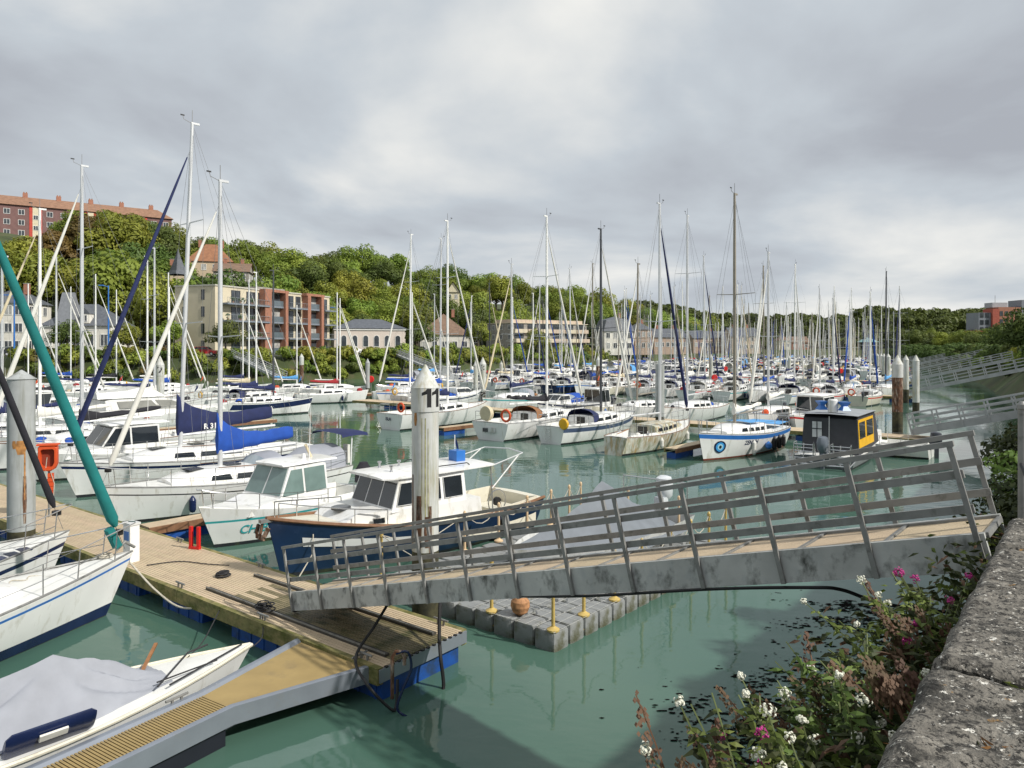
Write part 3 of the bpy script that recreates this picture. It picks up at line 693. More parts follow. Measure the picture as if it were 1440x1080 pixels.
def sprayhood(parent, x, zdk, w, mat, h=.62, L=1.0, clear=True):
    secs = []
    for xx, hh, ww in ((x, h, 1.), (x + L * .45, h * .97, .98), (x + L, .16, .86)):
        secs.append([(xx, -math.cos(a) * w * ww * (1 + .08 * math.sin(2 * a) ** 2), zdk + max(.0, math.sin(a)) ** .65 * hh) for a in [k * math.pi / 10 for k in range(11)]])
    mb = MB(); mb.loft(secs, mat); o = mb.build('sprayhood', parent, smooth=1.)
    if clear:
        mb = MB(); mats = secs
        def mixp(i, j, t, of): a = Vector(secs[i][j]); b = Vector(secs[i + 1][j]); return a + (b - a) * t + Vector((.03, 0, of))
        for j0, j1 in ((2, 5), (5, 8)):
            top = [mixp(1, j, .15, .02) for j in range(j0, j1 + 1)]; bot = [mixp(1, j, .85, .03) for j in range(j0, j1 + 1)]
            k = len(top); mb.add(top + bot, [(i, i + 1, i + 1 + k, i + k) for i in range(k - 1)], M('clear_vinyl', (.3, .36, .4), .1, spec=.8))
        mb.build('clear_panel', o, smooth=1.)
    return o

def rig(parent, h, sm, H, mat, lod, boom=None, cover=None, genoa=None, spread=(.48,), mr=None, wire=None, tilt=(0, 0), gpos=.985, boom_z=None, gr=.075, cov_h=.6, gtop=.93, aft=.5):
    """mast at station sm up to height H above the water, boom, cover, furled headsail and wires"""
    x = sm * h.L; zd = h.zs(sm) + .25; mr = mr or .055 + H * .0022; n = 10 if lod == 0 else (7 if lod == 1 else 5)
    top = Vector((x + tilt[0], tilt[1], H)); base = Vector((x, 0, zd - .3))
    mb = MB(); mb.tube([base, base.lerp(top, .7), top], [mr, mr * .95, mr * .72], mat, n); mast = mb.build('mast', parent)
    if lod < 2:
        mb = MB(); mb.tube([top, top + Vector((0, .0, .55))], .012, WIRE, 4); mb.tube([top, top + Vector((.35, 0, .12)), top + Vector((.38, 0, .25))], .012, WIRE, 4); mb.box(top + Vector((.4, 0, .27)), (.16, .02, .05), BLACK); mb.box(top + Vector((-.12, 0, .02)), (.34, .07, .08), mat); mb.build('masthead_gear', mast)
    wire = wire or (.007 if lod == 0 else .007 if lod == 1 else .008)
    sw = h.hb(sm) * .82; W = MB(); sp = MB()
    for i, f in enumerate(spread):
        p = base.lerp(top, f)
        for s in (-1, 1): sp.tube([p, p + Vector((-.12, s * sw * (.95 - .15 * i), .05))], [.03, .02], mat, 4)
    if lod < 3: sp.build('spreaders', mast) if spread else None
    dk = h.zs(sm)
    for s in (-1, 1):
        ch = Vector((x - .15, s * (h.hb(sm) - .06), dk)); pts = [ch]
        for i, f in enumerate(spread): pts.append(base.lerp(top, f) + Vector((-.12, s * sw * (.95 - .15 * i), .05)))
        pts.append(top - Vector((0, 0, .25))); W.tube(pts, wire, WIRE, 3)
        if lod < 2: W.tube([ch + Vector((.25, 0, 0)), base.lerp(top, (spread or (.5,))[0] - .02)], wire, WIRE, 3)
    W.tube([Vector((.1, 0, h.zs(0) + .1)), top], wire, WIRE, 3)
    bowp = Vector((gpos * h.L, 0, h.zs(gpos) + .1)); hd = base.lerp(top, gtop)
    W.tube([bowp, hd], wire, WIRE, 3); W.build('rigging', parent, smooth=0)
    if genoa:
        g0 = bowp.lerp(hd, .06); mb = MB(); pts = [g0.lerp(hd, t) for t in (0, .02, .1, .3, .6, .85, .96)]
        mb.tube(pts, [gr * .5, gr * 1.15, gr * 1.05, gr, gr * .8, gr * .5, gr * .25], genoa, 14 if lod == 0 else 8 if lod < 2 else 5); mb.build('furled_headsail', parent)
        if lod < 2: mb = MB(); mb.lathe([(0, -.05), (.1, -.05), (.1, .05), (0, .05)], BLACK, 10, bowp.lerp(hd, .045)); mb.build('furler_drum', parent)
    if boom:
        bz = boom_z or zd + .75; mb = MB(); mb.tube([(x - .05, 0, bz - .1), (x - boom, 0, bz - .1 + aft * .1)], .055, mat, 6); mb.build('boom', parent)
        if cover: sail_cover(parent, x + .12, bz, boom * .97 + .1, cover, aft, cov_h, n=14 if lod == 0 else 8 if lod == 1 else 5, h1=max(.26, cov_h * .42))
        if lod < 2: mb = MB(); mb.tube([(x - boom, 0, bz), top - Vector((0, 0, .1))], wire * .7, WIRE, 3); mb.tube([(x - boom * .8, 0, bz - .12), (x - boom * .8, 0, h.zs(.2) + .05)], .015, ROPED, 4); mb.build('boom_tackle', parent)
    return mast
def rails(parent, h, lod, s0=.06, s1=.93, hgt=.58, pulpit=True, pushpit=True, r=.013, nst=5):
    if pulpit:
        mb = MB()
        for s in (-1, 1):
            a = Vector((.86 * h.L, s * (h.hb(.86) - .05), h.zs(.86))); b = Vector((.95 * h.L, s * max(.1, h.hb(.95) - .02), h.zs(.95)))
            mb.tube([a, a + Vector((.05, 0, hgt)), b + Vector((.06, 0, hgt + .03)), Vector((h.L - .02, s * .12, h.zs(1) + hgt + .06))], r, STEEL, 5); mb.tube([b, b + Vector((.06, 0, hgt + .03))], r, STEEL, 5)
            mb.tube([a + Vector((.02, 0, hgt * .5)), b + Vector((.03, 0, hgt * .5))], r * .8, STEEL, 4)
        mb.tube([Vector((h.L - .02, -.12, h.zs(1) + hgt + .06)), Vector((h.L + .06, 0, h.zs(1) + hgt + .06)), Vector((h.L - .02, .12, h.zs(1) + hgt + .06))], r, STEEL, 5); mb.build('pulpit', parent)
    if pushpit:
        mb = MB()
        for s in (-1, 1):
            a = Vector((.13 * h.L, s * (h.hb(.13) - .05), h.zs(.13))); b = Vector((.03 * h.L, s * (h.hb(.02) - .06), h.zs(0)))
            mb.tube([a, a + Vector((0, 0, hgt)), b + Vector((0, 0, hgt)), Vector((.02 * h.L, s * .25, h.zs(0) + hgt))], r, STEEL, 5); mb.tube([b, b + Vector((0, 0, hgt))], r, STEEL, 5); mb.tube([a + Vector((0, 0, hgt * .5)), b + Vector((0, 0, hgt * .5))], r * .8, STEEL, 4)
        mb.build('pushpit', parent)
    ss = [lin(.13, .86, (i + .5) / nst) for i in range(nst)]; mb = MB()
    for s in (-1, 1):
        for q in ss:
            p = Vector((q * h.L, s * (h.hb(q) - .06), h.zs(q))); mb.tube([p, p + Vector((0, 0, hgt))], r, STEEL, 4)
    mb.build('stanchions', parent)
    mb = MB()
    for s in (-1, 1):
        for dz in ((hgt, hgt * .5) if lod == 0 else (hgt,)): mb.tube(h.rail_pts(.13, .86, 8, dz, .06, s), .006 if lod == 0 else .009, WIRE, 3)
    mb.build('lifelines', parent)
def coachroof(parent, h, c0, c1, hc=.38, wf=.62, mat=WHITE, nw=3, lod=1, wmat=GLASS, win=(.3, .72), trim=None, n=8):
    secs = []; xs = []
    def sec(s):
        t = (s - c0) / (c1 - c0); hh = hc * (1 if t < .6 else 1 - .75 * ((t - .6) / .4) ** 1.5); w = h.hb(s) * wf * (1 if t < .5 else 1 - .12 * ((t - .5) / .5)); z = h.zs(s)
        return w, hh, z
    for i in range(n + 1):
        s = lin(c0, c1, i / n); w, hh, z = sec(s); x = s * h.L
        half = [(w, z - .02), (w * .93, z + hh * .82), (w * .84, z + hh * .97), (w * .4, z + hh + .035), (0, z + hh + .045)]
        secs.append([(x, -y, zz) for y, zz in half] + [(x, y, zz) for y, zz in reversed(half[:-1])])
    mb = MB(); mb.loft(secs, mat, cap0=True, cap1=True); cr = mb.build('coachroof', parent, smooth=.7)
    for side in (-1, 1):
        for k in range(nw):
            t0 = lin(.06, .72, k / nw); t1 = lin(.06, .72, (k + .82) / nw); pts = []
            for t, f in ((t0, win[0]), (t1, win[0]), (t1 - .01, win[1]), (t0 + .02, win[1])):
                s = lin(c0, c1, t); w, hh, z = sec(s); pts.append((s * h.L, side * (lin(w, w * .93, f / .84) + .012), z - .02 + hh * f))
            mb = MB(); q = [(p[0], p[1] - side * .02, p[2]) for p in pts]; mb.add(pts + q, [(0, 1, 2, 3)] + [(i, (i + 1) % 4, (i + 1) % 4 + 4, i + 4) for i in range(4)], wmat); mb.build('window', cr, smooth=0)
    if lod == 0:
        for t in (.4, .75):
            s = lin(c0, c1, t); w, hh, z = sec(s); mb = MB(); mb.box((s * h.L, 0, z + hh + .07), (.5, .5, .05), M('smoked_hatch', (.05, .055, .06), .15)); mb.build('hatch', cr, smooth=0)
        mb = MB()
        for side in (-1, 1): mb.tube([(lin(c0, c1, t) * h.L, side * sec(lin(c0, c1, t))[0] * .78, sec(lin(c0, c1, t))[2] + sec(lin(c0, c1, t))[1] + .07) for t in (.15, .3, .45, .6)], .016, TEAK, 5)
        mb.build('grab_rail', cr)
    return cr
def hd(v): return math.atan2(v[1], v[0])

def sailboat(stern, head, L, label, group, B=None, lod=1, top=WHITE, stripe=None, boot=DARKBT, H=None, mast=ALU, cover=None, genoa=None, hood=None, seed=0, fb=None,
             roof=WHITE, sm=.56, zb=.1, spread=None, tilt=(0, 0), extras=True, ts=.72, boom=None, gr=.08, bands=None, hull_kw={}, name='sailing_yacht', cov_h=.6, sh=None, wire=None, winds=3):
    rnd = random.Random(seed); B = B or L * .335
    root = empty(name, (stern[0], stern[1], 0), hd(head), label, 'sailboat', group)
    fm = fb or (.62 + L * .032); h = Hull(L, B, fm, fm + .22 + L * .01, fm + .04, ts=ts, rake=.09 * L * .8, **hull_kw); h.root = root
    h.build(root, top, stripe, boot, DARKBT, zb=zb, zst=sh or (.2, .1), n=(20 if lod == 0 else 12 if lod == 1 else 8))
    h.deck(root, DECKW, cock=(.06, .33) if lod < 3 else None, floor=.35, n=(20 if lod == 0 else 12 if lod == 1 else 8))
    coachroof(root, h, .33, .77, .36 + L * .008, .62, roof, winds if lod < 2 else 2, lod, n=(12 if lod == 0 else 7))
    H = H or L * 1.3 + 1
    spread = spread if spread is not None else ((.48,) if L < 9.5 else (.4, .7))
    rig(root, h, sm, H, mast, lod, boom or L * .38, cover, genoa, spread, tilt=tilt, gr=gr, cov_h=cov_h, wire=wire)
    if lod < 2: 
        mb = MB()
        for s in (-1, 1): mb.tube(h.rail_pts(.0, 1., 16 if lod == 0 else 10, .03, .015, s), .022, GALV if seed % 3 or lod == 0 else TEAK, 5 if lod == 0 else 4)
        mb.build('toe_rail', root)
    if lod < 2: rails(root, h, lod, r=.013 if lod == 0 else .017)
    if hood: sprayhood(root, .325 * L, h.zs(.33) + .08, h.hb(.35) * .62, hood, h=.75, L=1.15, clear=lod < 2)
    if extras and lod < 3:
        if rnd.random() < .45: lifebuoy(root, (.03 * L, rnd.choice((-1, 1)) * h.hb(0) * .7, h.zs(0) + .35), rnd.choice((ORANGE, ORANGE, YELB, REDP, CV['white'])), name='lifebuoy')
        if rnd.random() < .4 and lod < 2: outboard(root, -.02, -h.hb(0) * .5, h.zs(0) + .1, .7)
        for k in range(2 if lod == 2 else 3):
            if rnd.random() < .7: fender(root, h, rnd.uniform(.25, .75), rnd.choice((-1, 1)), rnd.choice((NAVY, CV['white'], CV['white'], BLUEL, BLACK)), .5, .11)
    mb = MB(); mb.box((.33 * L - .02, 0, h.zs(.33) + .12), (.04, .55, .46), M('dark_companionway', (.03, .028, .025), .6)); mb.build('companionway', root, smooth=0)
    if extras and lod < 3:
        for k in range(rnd.randrange(1, 5)):
            mb = MB(); x = rnd.choice((rnd.uniform(.02, .3), rnd.uniform(.62, .9))) * L; y = rnd.uniform(-.6, .6) * h.hb(x / L); a = rnd.uniform(.1, .24); zz = h.zs(x / L) + .02
            cm = rnd.choice((CV['navy'], CV['blue'], CV['black'], ORANGE, CV['cream'], CV['red'], CV['brown'], CV['white'], BLACK)); ss = [[(x + math.cos(t_) * a * q * 1.4, y + math.sin(t_) * a * q, zz + dz * a) for t_ in [i_ * math.pi / 4 for i_ in range(8)]] for q, dz in ((.9, 0), (1, .5), (.8, 1.1), (.3, 1.4))]
            mb.loft(ss, cm, closed=True, cap1=True); mb.build('deck_bag', root)
        if rnd.random() < .3: mb = MB(); mb.tube([(.05, .3, h.zs(0)), (-.25, .3, h.zs(0) + 1.4)], .014, WHITE, 4); mb.loft([[(-.12 - .02 * i, .3 + .04 * math.sin(i * 2), h.zs(0) + 1.3 - .09 * i), (-.3 - .05 * i, .33 - .04 * math.sin(i * 2), h.zs(0) + 1.15 - .13 * i)] for i in range(5)], rnd.choice((NAVY, REDP, ORANGE, BLUEL))); mb.build('ensign', root)
        if lod < 2:
            for s_ in (-1, 1): mb = MB(); mb.lathe([(.09, 0), (.07, .06), (.08, .14), (0, .15)], STEEL, 8, (.22 * L, s_ * h.hb(.22) * .72, h.zs(.22) + .09)); mb.build('winch', root)
    if lod < 2 and extras:
        mb = MB(); x = .12 * L; z = h.zs(.1) + .25
        if L > 9: mb.torus((x, 0, z + .25), .38, .014, STEEL, 18, 4, 'x'); mb.tube([(x + .1, 0, .5), (x + .1, 0, z + .25)], .06, WHITE, 6); mb.build('steering_wheel', root)
        else: mb.tube([(.2, 0, h.zs(0) + .15), (1.3, 0, h.zs(0) + .3)], .022, WOOD, 5); mb.build('tiller', root)
    return root, h

def motorboat(stern, head, L, label, group, B=None, lod=1, top=WHITE, stripe=None, style='hardtop', seed=0, glass=GLASS, canvas=None, engine=True, fm=None, name='motor_cruiser', roofmat=WHITE, band=None, antenna=True, sh=None):
    rnd = random.Random(seed); B = B or (.33 * L + .35); root = empty(name, (stern[0], stern[1], 0), hd(head), label, 'motorboat', group)
    fm = fm or .55 + L * .045; h = Hull(L, B, fm, fm + .3 + L * .01, fm, ts=.88, sm=.38, p=2.5, e=.2, eb=.6, rake=.11 * L, srake=.05); h.root = root
    h.build(root, top, stripe, DARKBT, DARKBT, zst=sh or (.22, .1), n=(18 if lod == 0 else 11 if lod == 1 else 7), band=band)
    h.deck(root, DECKW, cock=(.04, .4), floor=.35, cw=.78, n=(18 if lod == 0 else 11 if lod == 1 else 8))
    z = h.zs(.5); w = h.hb(.5) * .74
    xw = lambda x: 1 - .45 * max(0, (x / L - .62) / .3) ** 1.6
    if style == 'fly':
        prof = [(.2 * L, z - .05), (.2 * L, z + 1.0), (.24 * L, z + 1.12), (.5 * L, z + 1.1), (.68 * L, z + .42), (.88 * L, z + .2), (.9 * L, z - .05)]
        c, hw = prism_cabin(root, prof, w * 1.08, w * .86, (z, z + 1.1), WHITE, xw=xw)
        for s in (-1, 1):
            side_window(c, [(.27 * L, z + .5), (.47 * L, z + .5), (.44 * L, z + .92), (.26 * L, z + .92)], hw, M('grey_tint_glass', (.22, .22, .2), .15, spec=.7), s)
            side_window(c, [(.485 * L, z + .5), (.63 * L, z + .5), (.55 * L, z + .86), (.46 * L, z + .92)], hw, M('grey_tint_glass', (.22, .22, .2), .15, spec=.7), s)
        for a, b in ((-.92, -.34), (-.3, .3), (.34, .92)): front_window(c, prof[4], prof[3], hw, a, b, .08, GLASS)
        prof2 = [(.16 * L, z + 1.13), (.16 * L, z + 1.5), (.3 * L, z + 1.55), (.4 * L, z + 1.75), (.47 * L, z + 1.5), (.52 * L, z + 1.13)]
        c2, hw2 = prism_cabin(root, prof2, w * .95, w * .75, (z + 1.1, z + 1.7), WHITE, 'flybridge')
        front_window(c2, prof2[4], prof2[3], hw2, -.9, .9, .03, GLASS)
        mb = MB(); mb.tube([(.18 * L, -w * .7, z + 1.4), (.14 * L, -w * .6, z + 2.1), (.14 * L, w * .6, z + 2.1), (.18 * L, w * .7, z + 1.4)], .04, WHITE, 6); mb.lathe([(0, 0), (.22, 0), (.24, .1), (.15, .18), (0, .2)], WHITE, 12, (.14 * L, 0, z + 2.13)); mb.build('radar_arch', root)
        rails(root, h, 1, pushpit=False, hgt=.5, r=.016)
    else:
        ht = {'hardtop': 1.15, 'pilot': 1.35, 'cuddy': .75, 'open': .55}[style]; x0 = {'hardtop': .36, 'pilot': .3, 'cuddy': .42, 'open': .45}[style] * L
        ws = {'pilot': -.03, 'hardtop': .07, 'cuddy': .1, 'open': .1}[style] * L; xf = x0 + (.3 if style != 'pilot' else .26) * L
        lo = .32
        prof = [(x0, z - .05), (x0, z + ht * .96), (x0 + .03 * L, z + ht), (xf - ws, z + ht), (xf, z + lo), (.8 * L, z + .16), (.82 * L, z - .05)]
        c, hw = prism_cabin(root, prof, w * 1.05, w * .84, (z, z + ht), roofmat if roofmat != WHITE else WHITE, xw=xw)
        m1 = z + lo + .04; m2 = z + ht - .1; xm = (x0 + xf) / 2
        for s in (-1, 1):
            side_window(c, [(x0 + .08, m1), (xm - .04, m1), (xm - .04, m2), (x0 + .08, m2)], hw, glass, s)
            side_window(c, [(xm + .04, m1), (xf - .08, m1), (xf - ws - .04, m2), (xm + .04, m2)], hw, glass, s)
        for a, b in ((-.93, -.04), (.04, .93)): front_window(c, prof[4], prof[3], hw, a, b, .06, glass)
        if style in ('hardtop', 'pilot'):
            secs = []
            for x, k, dz in ((x0 - .5, .8, 0), (x0 - .45, .95, .03), (xm, 1.0, .06), (xf - ws + .05, .95, .03), (xf - ws + .16, .8, 0)):
                ww = w * .92 * k; secs.append([(x, -ww, z + ht + .012 + dz * .3), (x, -ww * .95, z + ht + .05 + dz * .5), (x, 0, z + ht + .07 + dz), (x, ww * .95, z + ht + .05 + dz * .5), (x, ww, z + ht + .012 + dz * .3), (x, 0, z + ht + .01)])
            mb = MB(); mb.loft(secs, WHITE, closed=True, cap0=True, cap1=True); mb.build('hardtop', root, smooth=.8)
        if antenna and lod < 3: mb = MB(); mb.tube([(x0 + .3, w * .4, z + ht), (x0 + .25, w * .4, z + ht + 1.7)], [.014, .006], WHITE, 4); mb.build('aerial', root)
        if canvas: sprayhood(root, .08 * L, z + .05, w * .95, canvas, h=ht * .95, L=.36 * L, clear=lod < 2)
        if lod < 2: rails(root, h, 1, pushpit=False, hgt=.42, r=.015, nst=4)
    if engine: outboard(root, -.02, 0, fm + .12, 1.15, rnd.choice((ENGN, BLACK, WHITE, ENGN)))
    if lod < 3:
        for k in range(2):
            if rnd.random() < .6: fender(root, h, rnd.uniform(.25, .6), rnd.choice((-1, 1)), rnd.choice((NAVY, CV['white'], BLUEL)), .45, .1)
    return root, h

# ---------------------------------------------------------------- foreground boats
U0 = Vector((.53, .85)).normalized()
G1 = 'yachts along the foreground pontoon'
bow = Vector((-7.98, 15.55)); L = 10.2
r1, h1 = sailboat(bow - U0 * L, U0, L, 'white yacht with thin blue sheer stripe and teal furled headsail, bow touching the pontoon', G1, B=3.3, lod=0, stripe=BLUEL, H=10.9, mast=ALUW, genoa=CV['teal'],
                  sm=.64, gr=.1, fb=.83, extras=False, hull_kw=dict(p=1.75), sh=(.14, .09), boot=NAVY, zb=.24)
mb = MB(); mb.tube([(L - .35, .0, h1.zs(1) + .12), (L - .15, .02, h1.zs(1) + .25), (L + .05, 0, h1.zs(1) + .1)], .03, GALV, 6); mb.torus((L - .5, .1, h1.zs(.95) + .07), .12, .02, ROPE, 12, 5); mb.torus((L - .5, .1, h1.zs(.95) + .1), .1, .02, ROPE, 12, 5); mb.build('bow_roller', r1)
mb = MB(); mb.beam((L - .32, 0, h1.zs(.97) + .22), (L - .5, 0, h1.zs(.97) + .62), .14, .16, CV['teal'], up=(0, 1, 0)); mb.build('tack_bundle', r1)
mb = MB(); mb.tube([(L - 2.5 + .05 * i, .35 + .1 * math.sin(i), h1.zs(.75) + .08) for i in range(20)], .012, ROPE, 4); mb.torus((L - 2.9, -.4, h1.zs(.7) + .08), .16, .016, ROPED, 14, 5); mb.torus((L - 2.9, -.38, h1.zs(.7) + .11), .13, .016, ROPED, 14, 5); mb.build('coiled_rope', r1)
bow = Vector((-10.45, 17.45)); L = 9
r2, h2 = sailboat(bow - U0 * L, U0, L, 'white yacht with navy deck edge and black furled headsail, beside the grey piling', G1, B=3.0, lod=0, stripe=NAVY, H=11, mast=ALU, genoa=CV['black'], sm=.62, gr=.07, fb=.8, extras=False, sh=(.3, .2))
mb = MB()
for i in range(9): mb.box((L * .62 + i * .28, -h2.hb(.62 + i * .031) * .72, h2.zs(.62 + i * .03) + .03), (.22, .3, .02), NAVY)
mb.build('navy_deck_pad', r2, smooth=0)

# covered dinghy
def covered_dinghy():
    L, B = 6.2, 1.9; u = Vector((.655, .755)).normalized(); bow = Vector((-4.36, 12.36)); st = bow - u * L
    root = empty('keelboat', (st.x, st.y, 0), hd(u), 'open keelboat under a pale grey fitted cover beside the ochre walkway', 'boat')
    h = Hull(L, B, .42, .5, .42, ts=.8, sm=.4, p=1.9, e=.25, eb=.45, rake=.5, draft=.2)
    h.build(root, WHITE, None, CREAM, DARKBT, zst=(.1, .05), n=20); h.deck(root, DECKW, None, n=20)
    mb = MB()
    for s in (-1, 1): mb.tube(h.rail_pts(0, 1, 18, .01, -.01, s), .03, CREAM, 6)
    mb.build('rubbing_strake', root)
    secs = []; n = 44
    for i in range(n + 1):
        t = i / n; x = lin(.05, L - 1.45, t); s = x / L; b = h.hb(s) + .01
        ridge = interp(t, [0, .25, .45, .6, .68, .78, .9, 1.], [.62, .85, 1.02, 1.2, 1.28, .98, .62, .53]); ze = h.zs(s) + .02
        row = []
        for k in range(41):
            y = lin(-1, 1, k / 40); a = abs(y); fall = (1 - a) ** 1.25
            pa = math.atan2(y * 1.0, (t - .68) * 3.2); pr = math.hypot(y, (t - .68) * 3.2)
            fold = .2 * (.5 - abs(math.sin(pa * 4.5 + .8 * math.sin(pr * 2.5 + t * 4))) ** 1.3) * (1 - sstep((t - .8) / .15)) * min(1, pr) * (1 - a) * 1.6 + .05 * mnoise.noise(Vector((t * 7, y * 4, 3)))
            nz = mnoise.noise(Vector((math.cos(pa) * 1.9, math.sin(pa) * 1.9, pr * .55 + 2))); nz2 = mnoise.noise(Vector((math.cos(pa) * 4.1 + 7, math.sin(pa) * 4.1, pr * .8)))
            fold += (.5 * (abs(nz) - .16) + .22 * (abs(nz2) - .16)) * min(1, pr * 1.6) * (1 - a * a) * (1 - sstep((t - .85) / .15))
            yy = b * (y * .97 if y > 0 else y * (.64 - .08 * math.sin(t * 7)))
            zz = lin(ze, ridge, fall) - (.16 * math.sin(math.pi * a) * (.6 + .5 * math.sin(t * 6)) * (ridge - ze)) + fold * .6 - (.1 if a > .96 and not (.35 < t < .8 and y < 0) else 0)
            row.append((x, yy * (1 - .0 * a), max(zz, ze - .1)))
        secs.append(row)
    mb = MB(); mb.loft(secs, CV['grey']); mb.build('boat_cover', root, smooth=1.2)
    mb = MB(); mb.tube([(L - 1.6, -.55, .55), (L - .2, -.05, .58)], .015, ROPED, 5); mb.tube([(L - 1.75, -.5, .56), (L - .9, .35, .56), (L - .55, .4, .57)], .015, ROPED, 5); mb.tube([(L - 1.7, -.35, .56), (L - .75, -.3, .57)], .012, ROPED, 5)
    mb.build('lashing', root)
    mb = MB(); mb.beam((L - 1.65, .3, .5), (L - 1.15, .95, .62), .05, .03, WOOD); mb.build('tiller_stick', root, smooth=0)
    mb = MB(); mb.beam((1.9, -B / 2 + .02, .5), (2.25, -B / 2 - .08, .2), .04, .05, WOOD); mb.build('wooden_prop', root, smooth=0)
    fo = empty('flat_fender', (0, 0, 0), 0); fo.parent = root
    mb = MB(); secs = []
    for x, k in ((0, .7), (.06, 1), (.95, 1), (1.02, .7)): secs.append([(x + 2.45, -B / 2 + .08 + math.cos(a) * .06 * k - math.sin(a) * .12 * k, .6 + math.sin(a) * .2 * k) for a in [i * math.pi / 6 + .3 for i in range(12)]])
    mb.loft(secs, NAVY, closed=True, cap0=True, cap1=True); f = mb.build('fender_body', fo); mb = MB(); mb.beam((2.8, -B / 2 - .03, .63), (3.12, -B / 2 - .03, .63), .03, .1, CV['white'], up=(0, -.5, .85)); mb.build('fender_patch', fo, smooth=0)
covered_dinghy()

# registered cabin boat with teal lettering
u = Vector((-.55, -.83)).normalized(); bow = Vector((-8.35, 19.7)); L = 5.9; st = bow - u * L
r3, h3 = motorboat(st, u, L, 'small white cabin boat with green tinted windscreen and teal letters on the bow', G1, B=2.35, lod=0, style='hardtop', glass=GLASSG, engine=False, fm=.82, band=(.7, .76, TEALS), sh=(.1, .05))
h3.text(r3, 'CH B', .34, .86, .34, 1, TEALS, .25)
h3.text(r3, 'CH B', .34, .7, .34, -1, TEALS, .25)
mb = MB(); secs = []
for z, a in ((.95, .32), (1.35, .3), (1.6, .14)): secs.append([(-.2 + math.cos(t) * a, math.sin(t) * a * .8, z) for t in [i * math.pi / 4 for i in range(8)]])
mb.loft(secs, CV['black'], closed=True, cap1=True); mb.build('outboard_cover', r3)
mb = MB(); mb.lathe([(0, 0), (.1, 0), (.07, .08), (.05, .22), (0, .24)], WHITE, 10, (2.6, .3, 2.02)); mb.beam((2.2, .2, 2.05), (2.45, .2, 2.5), .07, .05, CV['cream'], up=(0, 1, 0)); mb.build('horn', r3)

